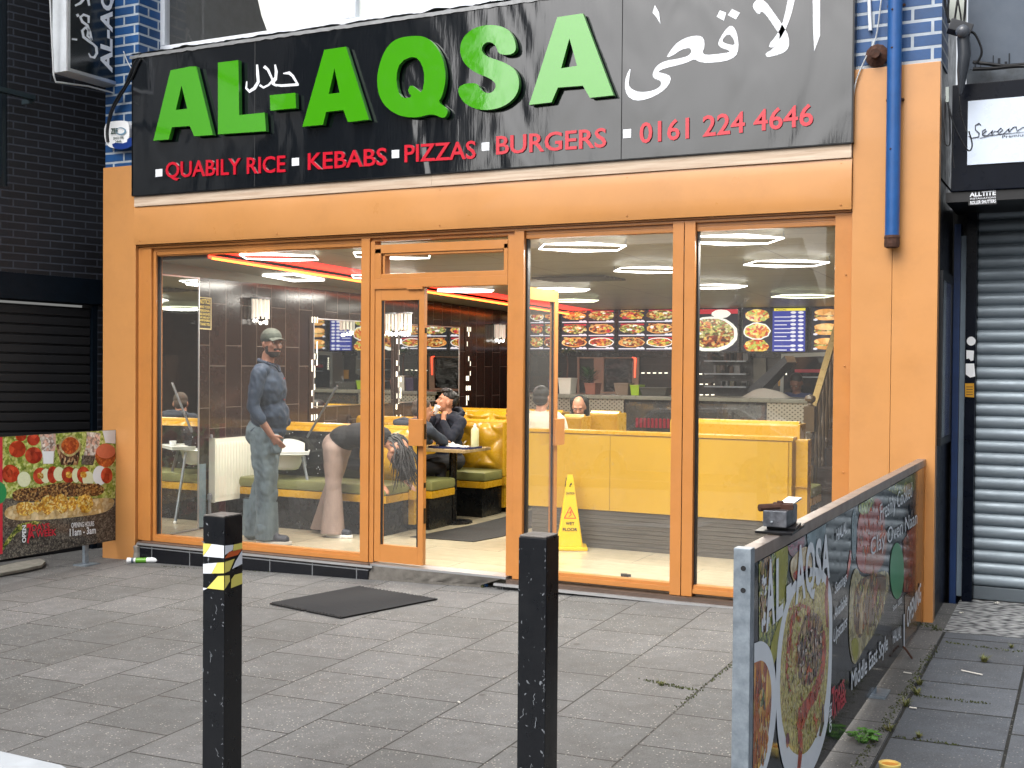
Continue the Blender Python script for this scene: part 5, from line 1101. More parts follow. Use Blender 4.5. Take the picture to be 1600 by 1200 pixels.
b = B(); b.box((XW+.0005, .62, .02), (XW+.004, .84, .62)); tag(obj('pale_tile_patch', b, M('pale_blue_tile', C('#7F95A0'), .35, var=.3, vs=14)), 'pale blue grey tile patch below the tiles beside the mirror', 'tile')

# ================================================================ booths
SEATY = M('yellow_leatherette', C('#BC9020'), .28, bmp=.06, bs=200, coat=.15, var=.05); SEATY2 = M('yellow_panel', C('#B58F22'), .3, var=.05, vs=2, coat=.2)
SEATG = M('green_leatherette', C('#77794A'), .4, var=.12, bmp=.06, bs=90); BASEB = M('black_base', C('#101214'), .25, var=.3)
def tuft(b, x0, x1, z0, z1, y, sgn):
    nu = max(8, int(abs(x1-x0)/.018)); nv = max(8, int((z1-z0)/.018))
    def f(u, v):
        x = x0+(x1-x0)*u; z = z0+(z1-z0)*v; a = x/.19; c = (z-z0)/.17
        p = (a+c)/2; q = (a-c)/2; d = (abs(math.sin(math.pi*p))*abs(math.sin(math.pi*q)))**.5
        e = min(1, min(u, 1-u)*14+.1)*min(1, min(v, 1-v)*9+.1)
        return (x, y+sgn*(.02+.055*d)*e, z)
    b.grid(f, nu, nv)
def bench(x0, x1, yc, lab, sides=(-1, 1), grp='yellow booth benches', zt=.97, xe=None, seat_d=.44, cut=0, tufted=True):
    """back-to-back seat unit; wall end x0, aisle end x1"""
    t = thing('booth_bench', ((x0+x1)/2, yc, 0), lab, 'booth seat', grp)
    b = B(); b.box((x0, yc-.055, .06), (x1, yc+.055, zt-.02)); b.tube([(x0, yc, zt-.03), (x1, yc, zt-.03)], .055, 12); obj('back_core', b, SEATY, t, smooth=False, bevel=.0)
    b = B(); b.box((x1+.002, yc-.12, .40), (x1+.03, yc+.12, zt+.005)); obj('end_panel', b, SEATY, t, bevel=.012)
    b = B(); b.box((x1-.03, yc-.11, .30), (x1+.034, yc+.11, .398)); obj('end_band', b, SEATY, t, bevel=.01)
    for s in sides:
        ya, yb_ = yc+s*.06, yc+s*(.06+seat_d)
        xe_ = x1+(.1 if s > 0 else -.0)+cut*s
        b = B(); b.box((x0, min(ya, yb_), .002), (xe_-.03, max(ya, yb_)-.0, .30)); obj('base', b, BASEB, t)
        b = B(); b.box((x0, min(ya, yb_)-.005, .302), (xe_, max(ya, yb_)+.005, .372)); obj('seat_band', b, SEATY, t, bevel=.008)
        b = B(); b.box((x0, min(ya, yb_)-.012, .374), (xe_+.005, max(ya, yb_)+.012, .47)); obj('seat_cushion', b, SEATG, t, bevel=.03)
        if tufted:
            b = B(); tuft(b, x0, x1, .47, zt-.01, yc+s*.055, s); obj('tufted_back', b, SEATY, t, smooth=True)
    return t
u1 = bench(-7.55, -5.80, 1.72, 'first booth bench by the tiled wall, its near back under a black sparkly cover', xe=-5.8, cut=.03)
u2 = bench(-7.55, -5.66, 3.34, 'second booth bench on the tiled wall side behind the drinking man')
u3 = bench(-7.55, -5.72, 4.96, 'third booth bench on the tiled wall side, only its top showing', zt=1.02)
b = B()
SPK = M('black_glossy_cover', C('#0B0D10'), .18, bmp=.5, bs=7, dist=.03, coat=.5)
b.grid(lambda u, v: (-7.5+u*1.15, 1.72-.145-.02*mnoise.noise(Vector((u*5, v*4, 2)))-.015*math.sin(v*3), .478+v*.44), 30, 16); obj('black_back_cover', b, SPK, u1, smooth=True)
b = B(); r = random.Random(9)
for i in range(34): b.ball((-7.5+r.uniform(.1, 1.1), 1.72-.175, .5+r.uniform(0, .4)), (.004+.003*r.random(), .002, .005*r.random()+.003), 5)  # white beads stand in for highlights on the glossy cover
obj('painted_cover_glints', b, SIGNWHITE, u1)
b = B(); b.tube([atY(527, 603, 1.5), atY(480, 683, 1.45)], .012, 8); tag(obj('metal_pole', b, M('dull_steel', C('#6F7274'), .35, .7), smooth=True), 'thin grey metal pole leaning over the first booth bench', 'pole')
# front panel booth on the right
xa, xb2 = atY(826, 676, 1.55)[0], atY(1238, 680, 1.55)[0]; ytp = 1.55
rb = thing('booth_partition', ((xa+xb2)/2, 1.6, 0), 'long plain yellow booth back facing the windows above a dark slatted plinth', 'booth seat')
b = B(); b.box((xa, 1.55, .330), (xb2, 1.68, .990)); obj('yellow_back', b, SEATY2, rb, bevel=.012)
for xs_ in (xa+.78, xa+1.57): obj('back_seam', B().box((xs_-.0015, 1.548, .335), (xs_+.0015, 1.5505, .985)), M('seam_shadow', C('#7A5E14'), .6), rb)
b = B(); b.box((xa-.0, 1.54, .992), (xb2+.01, 1.69, 1.022)); b.box((xb2-.035, 1.538, .332), (xb2-.028, 1.549, .985)); obj('back_piping', b, SEATY, rb, bevel=.008)
b = B(); b.box((xb2+.014, 1.62, .3), (xb2+.11, 1.75, 1.0)); b.box((xb2+.012, 1.60, .62), (xb2+.113, 1.76, .625)); obj('end_bolster', b, SEATY, rb, bevel=.02)
b = B(); 
for k in range(9): b.box((xa+.03, 1.565+.004*(k % 2), .002+k*.0362), (xb2-.01, 1.60, .002+k*.0362+.0345))
obj('slatted_plinth', b, M('grey_striped_laminate', C('#3B3834'), .35, col2=C('#5B5750'), vs=5, vsc=(.5, 1, 40)), rb)
b = B(); b.box((xa, 1.70, .374), (xb2, 2.14, .47)); obj('seat_cushion', b, SEATG, rb, bevel=.03)
b = B(); b.box((xa, 1.70, .0), (xb2, 2.12, .372)); obj('base', b, BASEB, rb)
b = B(); tuft(b, xa, xb2, .47, .98, 1.68, 1); obj('tufted_back', b, SEATY, rb, smooth=True)
bench(atY(1050, 660, 3.0)[0], atY(1250, 660, 3.0)[0], 3.0, 'yellow booth bench just behind the long partition towards the stairs', zt=1.06, tufted=False)
bench(atY(884, 655, 4.0)[0], atY(914, 655, 4.0)[0], 4.0, 'small bright yellow seat back in front of the hooded bald man', zt=1.02, tufted=False)
bench(atY(925, 650, 4.2)[0], atY(969, 650, 4.2)[0], 4.2, 'ochre seat back beside the hooded bald man', zt=1.06, tufted=False)
def table(x0, x1, y0, y1, lab):
    t = thing('cafe_table', ((x0+x1)/2, (y0+y1)/2, 0), lab, 'table', 'booth tables')
    b = B(); b.box((x0, y0, .722), (x1, y1, .752)); obj('tabletop', b, M('table_laminate', C('#A08A64'), .25, var=.2, vs=9), t, bevel=.005)
    b = B(); xm = x1-.28; ym_ = (y0+y1)/2; b.lathe((xm, ym_, .02), [(.04, 0), (.04, .70)], 12); b.lathe((xm, ym_, 0), [(.2, 0), (.2, .015), (.05, .03)], 20); obj('pedestal', b, BASEB, t)
    return t
table(-7.5, -5.50, 2.10, 2.66, 'wood edged booth table in front of the drinking man'); table(-7.5, -5.55, 3.72, 4.3, 'booth table beyond the second bench')
table(-4.5, -2.6, 2.2, 2.75, 'booth table behind the long yellow partition')
bt = thing('sauce_bottle', tuple(atZ(742, 698, .753)), 'cream squeeze bottle with white cap on the booth table', 'bottle')
c_ = atZ(742, 699, .753); b = B(); b.lathe(c_, [(.036, 0), (.040, .01), (.040, .17), (.034, .19), (.014, .205)], 16); obj('bottle_body', b, M('cream_bottle', C('#D8D6A4'), .3), bt, smooth=True)
b = B(); b.lathe((c_[0], c_[1], c_[2]+.2055), [(.016, 0), (.014, .02), (.005, .035)], 10); obj('bottle_cap', b, WHITE, bt)
c_ = atZ(712, 700, .753); t = thing('food_tray', tuple(c_), 'blue tray of crumpled white paper on the booth table', 'tray')
b = B(); b.box((c_[0]-.25, c_[1]-.10, .753), (c_[0]+.20, c_[1]+.16, .758)); b.box((c_[0]-.25, c_[1]-.115, .753), (c_[0]+.20, c_[1]-.101, .772)); b.box((c_[0]+.201, c_[1]-.1, .753), (c_[0]+.213, c_[1]+.16, .770)); obj('tray_base', b, M('blue_tray', C('#202C58'), .3), t)
b = B(); b.grid(lambda u, v: (c_[0]-.17+u*.28, c_[1]-.08+v*.2, .761+.055*abs(mnoise.noise(Vector((u*4, v*4, 3))))*(1.6-abs(u-.5)*2)), 14, 10); obj('paper_wrap', b, PAP, t, smooth=True)

# ================================================================ high chair
hc = thing('high_chair', (-7.0, 1.35, 0), 'white plastic high chair on splayed grey tube legs beside the radiator', 'high chair')
f1 = Vector((-6.63, 1.27, 0)); f2 = Vector((-6.95, 1.73, 0)); f3 = Vector((-7.12, .95, 0)); f4 = Vector((-7.44, 1.41, 0)); cc = (f1+f2+f3+f4)/4
LEGM = M('grey_tube_leg', C('#8B9296'), .3, .6)
for f in (f1, f2, f3, f4):
    tp = cc.lerp(f, .50); tp.z = .69; b = B(); b.tube([f+Vector((0, 0, .012)), tp], .0145, 10); lg = obj('leg', b, LEGM, hc, smooth=True)
    b = B(); b.ball(f+Vector((0, 0, .014)), .019, 8); obj('rubber_foot', b, WHITE, lg)
HCW = M('high_chair_white', C('#DADFD9'), .3)
e1 = (f1-f3).normalized(); e2 = (f2-f1).normalized()
def hl(u, v, z): return cc+e1*u+e2*v+Vector((0, 0, z))
b = B()
def loop(z, s, n=24): return [hl(s*.17*math.copysign(abs(math.cos(a))**.6, math.cos(a)), s*.155*math.copysign(abs(math.sin(a))**.6, math.sin(a)), z) for a in [2*math.pi*k/n for k in range(n)]]
rings = [loop(.55, .45), loop(.56, .62), loop(.60, .75), loop(.68, .88), loop(.70, .96), loop(.705, .90), loop(.64, .72), loop(.58, .6)]
o = []; fs = []
for q in rings: o += q
for i in range(len(rings)-1):
    for k in range(24): fs.append((i*24+k, i*24+(k+1) % 24, (i+1)*24+(k+1) % 24, (i+1)*24+k))
fs += [tuple(range(24))[::-1], tuple(range(7*24, 8*24))]
b.add(o, fs); obj('seat_shell', b, HCW, hc, smooth=True)
b = B(); b.grid(lambda u, v: hl(-.16+.32*u, .13+.03*math.sin(u*3.14)+v*.02, .70+.14*v*(1-.3*abs(u*2-1)**2)), 12, 5); obj('seat_back', b, HCW, hc, smooth=True)
b = B(); q = B().box((-.21, -.29, .715), (.21, -.06, .735)).box((-.215, -.295, .7355), (.215, -.28, .75)).box((-.215, -.278, .7355), (-.2, -.06, .75)).box((.2, -.278, .7355), (.215, -.06, .75)); b.add([hl(v[0], v[1], v[2]) for v in q.v], q.f); obj('tray', b, HCW, hc, bevel=.004)
b = B(); b.lathe(hl(.12, -.2, .737), [(.028, 0), (.036, .05), (.03, .05), (.026, .005)], 14); tag(obj('paper_cup', b, WHITE, smooth=True), 'white cup standing on the high chair tray', 'cup')

# ================================================================ floor items
b = B(); q = [atZ(661, 839, .003), atZ(732, 846, .003), atZ(791, 833, .003), atZ(791, 808, .003), atZ(661, 832, .003)]
q = [(-5.62, 1.30), (-4.98, 1.33), (-4.9, 1.75), (-5.0, 5.2), (-5.5, 5.2), (-5.50, 2.3)]
b.prism([(p[0], p[1], .001) for p in q], (0, 0, .006)); tag(obj('runner_mat', b, M('dark_runner', C('#22211F'), .8, var=.3, vs=40)), 'dark runner mat on the shop floor past the first booth', 'mat')
b = B(); c_ = atZ(975, 901, .0); b.obox((c_[0], c_[1], .012), .05, .035, .02, .4); b.obox((c_[0]+.03, c_[1]+.01, .01), .03, .03, .018, 1); tag(obj('door_stop', b, RUBBER), 'small black scrap on the floor tiles just inside the middle pane', 'door stop')

# wet floor cone
cn = atZ(881, 860, 0); cx, cy = cn[0], cn[1]+.12
wf = thing('wet_floor_cone', (cx, cy, 0), 'yellow four sided wet floor cone with a torn top', 'warning cone')
YC = M('cone_yellow', C('#DDB70C'), .35, var=.1, vs=9)
ROT = .45
def cone_w(u, v, z):   # u,v in [-1,1]
    s_ = .112-.085*(min(z, .62)-.03)/.59; a, c = u*s_, v*s_
    return (cx+a*math.cos(ROT)-c*math.sin(ROT), cy+a*math.sin(ROT)+c*math.cos(ROT), z)
b = B(); lv = [.032, .30, .50, .60, .64]
o = []
for z in lv:
    k = 1 if z < .61 else .8
    o += [cone_w(-k, -.9*k, z), cone_w(-.9*k, -k, z), cone_w(.9*k, -k, z), cone_w(k, -.9*k, z), cone_w(k, .9*k, z), cone_w(.9*k, k, z), cone_w(-.9*k, k, z), cone_w(-k, .9*k, z)]
fs = []
for i in range(len(lv)-1):
    for k in range(8): fs.append((i*8+k, i*8+(k+1) % 8, (i+1)*8+(k+1) % 8, (i+1)*8+k))
fs.append(tuple(range(32, 40))); b.add(o, fs); obj('cone_body', b, YC, wf)
b = B(); b.obox((cx, cy, .016), .30, .30, .030, ROT); obj('cone_base', b, YC, wf, bevel=.01)
def cface(ang, z0):  # local frame on one face: returns origin,u,v,n
    n_ = Vector((math.cos(ROT+ang), math.sin(ROT+ang), 0)); u_ = Vector((-n_.y, n_.x, 0)); tilt = math.atan(.085/.59)
    v_ = (Vector((0, 0, 1))*math.cos(tilt)-n_*math.sin(tilt)); s_ = .112-.085*(z0-.03)/.59
    return Vector((cx, cy, z0))+n_*(s_+.0015), u_, v_, n_
BLK = M('black_print', C('#15130E'), .5); RDP = M('red_print', C('#C23A12'), .5)
class FP:
    def __init__(s, ang): s.a = ang
    def w(s, uv, h=0):
        o_, u_, v_, n_ = cface(s.a, uv[1]); return o_+u_*uv[0]+n_*h
b = B(); b2 = B()
for ang in (-math.pi/2, math.pi):
    P_2 = FP(ang)
    for s, z, w_, h_ in (('CAUTION', .475, .075, .018), ('WET', .215, .075, .026), ('FLOOR', .165, .125, .026)):
        text(b, P_2, s, (-w_/2, z), (w_/2, z), (-w_/2, z+h_), bold=.03, h=.001, px=False)
    shape(b2, P_2, [[(-.055, .27), (.055, .27), (.0, .375)], [(-.042, .277), (.042, .277), (0, .36)]], .001, .0004, px=False)
    shape(b2, P_2, [ribbon([(.012, .345), (.0, .325), (.01, .305), (-.012, .285)], [.006, .01, .01, .006])], .0015, .0004, px=False)
    shape(b2, P_2, [ribbon([(-.02, .32), (.0, .318), (.02, .33)], [.004, .006, .004])], .002, .0004, px=False)
obj('black_wording', b, BLK, wf); obj('red_symbols', b2, RDP, wf)
b = B(); r = random.Random(4)
for i in range(16):
    a = r.choice((-math.pi/2, math.pi)); o_, u_, v_, n_ = cface(a, .56+r.uniform(-.02, .06)); b.ball(o_+u_*r.uniform(-.022, .022), (.007, .005, .012), 5)
obj('torn_sticker', b, BLK, wf)

# ================================================================ lightbox menus on the rear wall
ME = .55
EM = dict(dark=M('menu_dark', C('#1A1C28'), .4, emit=C('#1A1C28'), es=ME), blue=M('menu_blue', C('#26307E'), .4, emit=C('#26307E'), es=ME*1.6), white=M('menu_white', C('#DADBE4'), .4, emit=C('#DADBE4'), es=ME*1.1),
          meat=foodmat('menu_meat', [C('#8E3A1E'), C('#B0602A'), C('#6A2E1A'), C('#C98C4A'), C('#4A2A18'), C('#D0B060')], 26, (1, 1, 1.4), ME*1.3), grill=foodmat('menu_grill', [C('#A8481E'), C('#C77A34'), C('#D6B04A'), C('#7A2E18'), C('#8A9A3A')], 30, (1, 1, 1.5), ME*1.4),
          salad=foodmat('menu_salad', [C('#7A8A3A'), C('#B8B060'), C('#9A5A2A'), C('#D0C890'), C('#5A4A24')], 30, (1, 1, 1.5), ME*1.3), bun=foodmat('menu_bun', [C('#D59A52'), C('#C88A42'), C('#E0B070')], 12, (1, 1, 1), ME*1.5), plate=M('menu_plate', C('#E4E6DC'), .4, emit=C('#E4E6DC'), es=ME*1.2),
          pizza=foodmat('menu_pizza', [C('#D8B048'), C('#C86A2A'), C('#A8B04A'), C('#B23A20'), C('#E0C878')], 28, (1, 1, 1.2), ME*1.5), red=M('menu_red', C('#A82030'), .4, emit=C('#A82030'), es=ME*1.3), yel=M('menu_yellow', C('#D8C83A'), .4, emit=C('#D8C83A'), es=ME*1.3))
EK = list(EM); EI = EK.index
def menu(x0, kind, lab, x1=None):
    w_ = .845; x1 = x1 or x0+w_; z0, z1 = 1.79, 2.375; Y_ = 7.94
    t = thing('menu_lightbox', ((x0+x1)/2, Y_, z0), lab, 'menu board', 'illuminated menu boards on the rear wall')
    b = B(); b.box((x0-.02, Y_, z0-.02), (x1+.02, 7.995, z1+.02)); obj('case', b, BASEB, t)
    P3 = Plane('Y', Y_-.0); b = B(); L_i = [0]
    def s(l, nm, k=1): shape(b, P3, [[(min(max(p[0], x0), x1), min(max(p[1], z0), z1)) for p in l]], .0005+.0012*k, .0004, EI(nm), px=False)
    def rect(a0, c0, a1, c1, nm, k=1): s([(x0+a0*(x1-x0), z0+c0*(z1-z0)), (x0+a1*(x1-x0), z0+c0*(z1-z0)), (x0+a1*(x1-x0), z0+c1*(z1-z0)), (x0+a0*(x1-x0), z0+c1*(z1-z0))], nm, k)
    def ell(a, c, ra, rc, nm, k=2, jit=.1): s(ellipse(x0+a*(x1-x0), z0+c*(z1-z0), ra*(x1-x0), rc*(z1-z0), 20, jit, 0, int(a*99+c*7)), nm, k)
    rect(0, 0, 1, 1, 'dark', 0)
    if kind == 'grill':
        for i in range(2):
            for j in range(3):
                a, c = .25+.5*i, .17+.33*j
                rect(a-.235, c-.13, a+.235, c-.105, 'white', 1); ell(a, c+.04, .235, .115, ('plate', 'bun', 'salad', 'dark')[(i*3+j+int(x0*5)) % 4], 1.5); ell(a, c+.04, .215, .095, ('meat', 'grill', 'salad')[(i+2*j+int(x0*3)) % 3], 2.5)
                rect(a-.2, c+.125, a+.22, c+.165, ('meat', 'red')[(i+j) % 2], 1.2)
                for q in (.12, .19): ell(a+q, c-.1, .035, .026, 'white', 3, 0)
                rq = random.Random(int(x0*31)+i*7+j)
                for _ in range(9): ell(a+rq.uniform(-.16, .16), c+.04+rq.uniform(-.07, .07), rq.uniform(.02, .06), rq.uniform(.012, .035), rq.choice(('meat', 'grill', 'salad', 'bun', 'red', 'pizza', 'plate')), 3.2+rq.random(), .5)
    elif kind == 'plate':
        rect(.1, .88, 1, .99, 'red', 1); ell(.06, .78, .17, .25, 'yel', 1.2); ell(.72, .88, .16, .1, 'plate', 1.4)
        ell(.55, .40, .46, .42, 'plate', 2, .02); ell(.55, .42, .40, .35, 'salad', 3, .05); ell(.38, .6, .2, .13, 'grill', 4); ell(.62, .24, .25, .14, 'meat', 4); ell(.5, .42, .13, .07, 'salad', 5); ell(.28, .42, .12, .04, 'white', 5)
    elif kind == 'pizza':
        ell(.23, .83, .2, .15, 'pizza', 2); ell(.23, .47, .22, .2, 'plate', 1.5); ell(.23, .47, .2, .17, 'pizza', 2.5); ell(.22, .12, .2, .16, 'pizza', 2)
        rect(.48, .0, 1, .93, 'blue', 1); rect(.5, .93, 1, .99, 'yel', 1); text(b, P3, 'PIZZAS', (x0+.54*(x1-x0), z0+.94*(z1-z0)), (x0+.7*(x1-x0), z0+.94*(z1-z0)), (x0+.54*(x1-x0), z0+.98*(z1-z0)), h=.003, mi=EI('dark'), px=False)
        for j in range(10):
            c = .89-.09*j-(.04 if j > 7 else 0); 
            if j > 0: rect(.51, c-.02, .51+.2+.06*((j*7) % 3), c, 'white', 2)
            for q in (.81, .93): ell(q, c, .045, .03, 'white', 2.5, 0)
    elif kind == 'burger':
        for j in range(3):
            for i in range(2):
                a, c = .23+.5*i, .16+.33*j
                rect(a-.22, c-.14, a+.22, c+.15, ('yel', 'red')[i], .8) if False else None
                ell(a, c+.07, .19, .075, 'bun', 3, .02); rect(a-.18, c+.0, a+.18, c+.04, 'meat', 2.2); rect(a-.19, c-.035, a+.19, c-.005, 'salad', 2.4); ell(a, c-.07, .18, .045, 'bun', 2, .02)
                ell(a-.17, c-.1, .035, .025, 'white', 4, 0)
            rect(.455, .06+.33*j, .505, .24+.33*j, 'white', 2)
        rect(.96, 0, 1, 1, 'red', 1)
    obj('menu_face', b, [EM[k] for k in EK], t)
menu(-7.60, 'grill', 'narrow grill menu board tucked at the corner with the tiled wall', x1=-7.14)
menu(-7.09, 'grill', 'grill menu board first right of the open door leaf'); menu(-6.20, 'grill', 'grill menu board just left of the twin mullion'); menu(-5.29, 'plate', 'menu board with one large rice plate')
menu(-4.37, 'pizza', 'menu board of pizzas with a blue price list'); menu(-3.44, 'burger', 'menu board of burgers partly behind the stair rail')
b = B(); b.box((-7.6, 7.9, 2.40), (-1.45, 7.98, 2.44)); b.box((-7.6, 7.93, 1.70), (-1.45, 7.985, 1.765)); tag(obj('menu_rail', b, BASEB), 'black rails holding the illuminated menu boards', 'rail')

# ================================================================ counter and kitchen
CY = 6.2; ct = thing('service_counter', (-4.9, CY, 0), 'long service counter with studded metal front and glass display', 'counter')
b = B(); b.box((-7.0, CY+.02, 0), (-2.9, CY+.75, 1.15)); obj('counter_body', b, BASEB, ct)
b = B(); b.box((-7.05, CY-.04, 1.152), (-2.88, CY+.8, 1.20)); obj('counter_top', b, M('counter_grey', C('#77776C'), .3, var=.2), ct, bevel=.006)
m, n, bs2 = _nt('studded_metal'); MATS['studded_metal'] = m
v = n.nodes.new('ShaderNodeTexVoronoi'); v.inputs['Scale'].default_value = 22; v.inputs['Randomness'].default_value = 0; n.links.new(coord(n, (1, .001, 1.3), (0, .785, 0)), v.inputs['Vector'])
n.links.new(ramp(n, v.outputs['Distance'], [(.2, C('#3A3830')), (.32, C('#A5A294'))]), bs2.inputs['Base Color']); bs2.inputs['Metallic'].default_value = .7; bs2.inputs['Roughness'].default_value = .35
x0_ = atY(975, 640, CY)[0]; x1_ = atY(1198, 640, CY)[0]
b = B(); b.box((-7.0, CY, .2), (x0_, CY+.018, 1.15)); b.box((x1_, CY, .2), (-2.9, CY+.018, 1.15)); obj('studded_front', b, m, ct)
b = B(); b.box((x0_+.02, CY-.01, .55), (x1_-.02, CY-.004, 1.12)); obj('display_glass', b, GLASSC, ct)
b = B(); b.box((x0_+.01, CY-.012, .5), (x1_-.01, CY+.01, .549)); b.box((x0_, CY-.012, .5), (x0_+.018, CY+.01, 1.14)); b.box((x1_-.018, CY-.012, .5), (x1_, CY+.01, 1.14)); obj('display_frame', b, BASEB, ct)
b = B(); r = random.Random(2); xx = x0_+.25
for i in range(11): b.lathe((x0_+.18+i*.052, CY+.0, .80), [(.022, 0), (.022, .11), (.015, .12)], 8)
cans = tag(obj('drink_cans', b, M('can_red', C('#9A2A3A'), .3, .4)), 'row of red drinks cans in the counter display', 'cans')
b = B(); b.grid(lambda u, v: (x0_+1.2+u*.55, CY-.0+.012*v, .66+.22*v+.03*mnoise.noise(Vector((u*12, v*6, 3)))), 20, 6); tag(obj('salad_trays', b, foodmat('display_salad', [C('#8E9A5A'), C('#B0B27A'), C('#6A7A3A'), C('#C9C49A')], 30), kind='stuff'), 'pale green salad heaped behind the display glass', 'food')
def crate(x0p, x1p, yt, yb_, col, lab, name='plastic_tub', cat='tub', Y_=CY+.25):
    a = atY(x0p, yb_, Y_); c = atY(x1p, yt, Y_); w2 = (c[0]-a[0])/2; xm = (a[0]+c[0])/2
    b = B(); z0 = 1.201; z1 = max(c[2], z0+.05); b.prism([(xm-w2*.85, Y_-.09, z0), (xm+w2*.85, Y_-.09, z0), (xm+w2*.85, Y_+.09, z0), (xm-w2*.85, Y_+.09, z0)], (0, 0, .0005))
    o = B(); P8 = [(xm-w2*.85, Y_-.09, z0), (xm+w2*.85, Y_-.09, z0), (xm+w2*.85, Y_+.09, z0), (xm-w2*.85, Y_+.09, z0), (xm-w2, Y_-.11, z1), (xm+w2, Y_-.11, z1), (xm+w2, Y_+.11, z1), (xm-w2, Y_+.11, z1)]
    o.add(P8, [(3, 2, 1, 0), (0, 1, 5, 4), (1, 2, 6, 5), (2, 3, 7, 6), (3, 0, 4, 7), (4, 5, 6, 7)]); o.box((xm-w2*1.03, Y_-.118, z1), (xm+w2*1.03, Y_+.118, z1+.012))
    return tag(obj(name, o, col, bevel=.003), lab, cat)
LIME = M('lime_plastic', C('#8FB01C'), .35)
crate(989, 1003, 603, 617, LIME, 'lime green tub on the counter in the middle pane'); crate(1004, 1046, 607, 617, M('dark_tray', C('#3B3A34'), .4), 'long dark tray on the counter beside the lime tub', 'serving_tray', 'tray')
crate(877, 897, 592, 613, M('off_white_pot', C('#C9C8BE'), .4), 'white printed pot under the tall palm', 'plant_pot', 'pot'); crate(861, 876, 595, 613, M('purple_pot', C('#2E1F44'), .4), 'dark purple pot on the counter end', 'plant_pot', 'pot')
crate(918, 935, 600, 613, M('terracotta_pot', C('#7A4A3A'), .6), 'terracotta pot holding the bushy counter plant', 'plant_pot', 'pot'); crate(964, 986, 600, 616, M('sauce_crate', C('#6B5A4A'), .6), 'brown carton of sauces on the counter', 'carton', 'carton')
b = B(); xm = atY(1195, 610, CY+.3)
b.grid(lambda u, v: (xm[0]-.28+.6*u, CY+.15+.3*v, 1.201+.13*math.sin(3.14*u)**.7*math.sin(3.14*v)*(.7+.5*mnoise.noise(Vector((u*4, v*4, 1))))), 22, 10); tag(obj('folded_cloth', b, M('grey_cloth', C('#9A948C'), .8), smooth=True), 'heap of pale folded cloth on the counter near the stairs', 'cloth')
def plant(px, py, n_, L, lab, palm, Y_=CY+.25):
    c = Vector(atY(px, py, Y_)); t = thing('pot_plant', tuple(c), lab, 'plant'); b = B(); r = random.Random(int(px)); s_ = B()
    if palm:
        s_.tube([c, c+Vector((.01, 0, .18)), c+Vector((-.01, 0, .34))], .012, 6)
    for i in range(n_):
        a = r.uniform(0, 6.28); base = c+Vector((0, 0, .34*(1 if palm else 0)-(.0 if palm else -r.uniform(0, .12)))); d = Vector((math.cos(a), math.sin(a), 0)); up = r.uniform(.1, 1.0)
        P5 = [base+d*L*k*(1-.15*k)+Vector((0, 0, up*L*(k-.9*k*k*(1 if palm else .3)))) for k in (0, .35, .7, 1)]
        sd_ = Vector((-d.y, d.x, 0)); w = [.004, .018 if palm else .012, .014 if palm else .010, .001]
        b.add([P5[k]+sd_*w[k] for k in range(4)]+[P5[k]-sd_*w[k] for k in range(4)], [(k, k+1, 5+k, 4+k) for k in range(3)])
    obj('leaves', b, M('plant_leaf', C('#1F3A1E'), .5, col2=C('#345A2C'), vs=20), t); s_.tube([c, c+Vector((0, 0, .05))], .01, 5); obj('stem', s_, RUST, t)
plant(886, 592, 44, .30, 'tall dark palm leaning over the counter end', True); plant(921, 600, 90, .19, 'bushy fine leaved plant on the counter', False); plant(868, 594, 24, .14, 'small leafy plant at the counter end behind the door leaf', False)
# rear kitchen
PK = Plane('Y', 7.97)
def panel(name, loops, mat, lab, cat, h=0, d=.03, par=None):
    b = B(); shape(b, PK, loops, h, d); o = obj(name, b, mat, par)
    return tag(o, lab, cat) if not par else o
kp = panel('kitchen_hatch', [[(903, 553), (1000, 553), (998, 622), (903, 622)], [(906, 560), (929, 560), (929, 618), (906, 618)], [(945, 560), (990, 560), (988, 612), (944, 612)]], M('pinkish_frame', C('#A08A76'), .6, var=.15), 'pale pinkish framed kitchen hatch with two dark openings', 'hatch')
b = B(); shape(b, PK, [[(946, 561), (989, 561), (987, 611), (945, 611)]], .012, .002); obj('hatch_sheet', b, M('clear_sheet', C('#1C1E1E'), .1, bmp=.6, bs=8, dist=.05), kp)
b = B(); shape(b, PK, [ribbon([(985, 556), (994, 560), (993, 590)], [1.5, 2.5, 1.2])], .034, .003); obj('red_neon', b, REDL, kp)
panel('wall_post', [[(1178, 546), (1197, 546), (1198, 592), (1178, 600)]], M('grey_post2', C('#77756C'), .6, var=.2), 'grey painted post behind the counter under the pizza board', 'post')
fr = panel('drinks_fridge', [[(1229, 553), (1320, 550), (1320, 640), (1226, 640)]], M('fridge_frame', C('#8F938E'), .3, .3), 'tall drinks fridge with lit edge behind the counter', 'fridge', 0, .3)
b = B(); shape(b, PK, [[(1234, 559), (1318, 556), (1318, 632), (1232, 632)]], .302, .004); obj('fridge_glass', b, M('fridge_dark', C('#10141C'), .08), fr)
b = B()
for y in range(563, 585, 4): shape(b, PK, [[(1236, y), (1238, y), (1238, y+2.6), (1236, y+2.6)]], .308, .002)
obj('fridge_led', b, LDOT, fr)
b = B(); shape(b, PK, [[(1250, 588), (1318, 588), (1318, 590), (1250, 590)]], .308, .002); shape(b, PK, [[(1250, 577), (1300, 577), (1300, 582), (1250, 582)]], .308, .002, 1); obj('fridge_shelf', b, [GREY, M('can_red', (.4, .1, .1))], fr)
b = B(); shape(b, PK, [[(1216, 586), (1228, 586), (1228, 603), (1216, 603)]], 0, .01); tag(obj('warning_sign', b, M('amber_label', (.5, .3, .02))), 'amber warning sign on the wall beside the drinks fridge', 'sign')
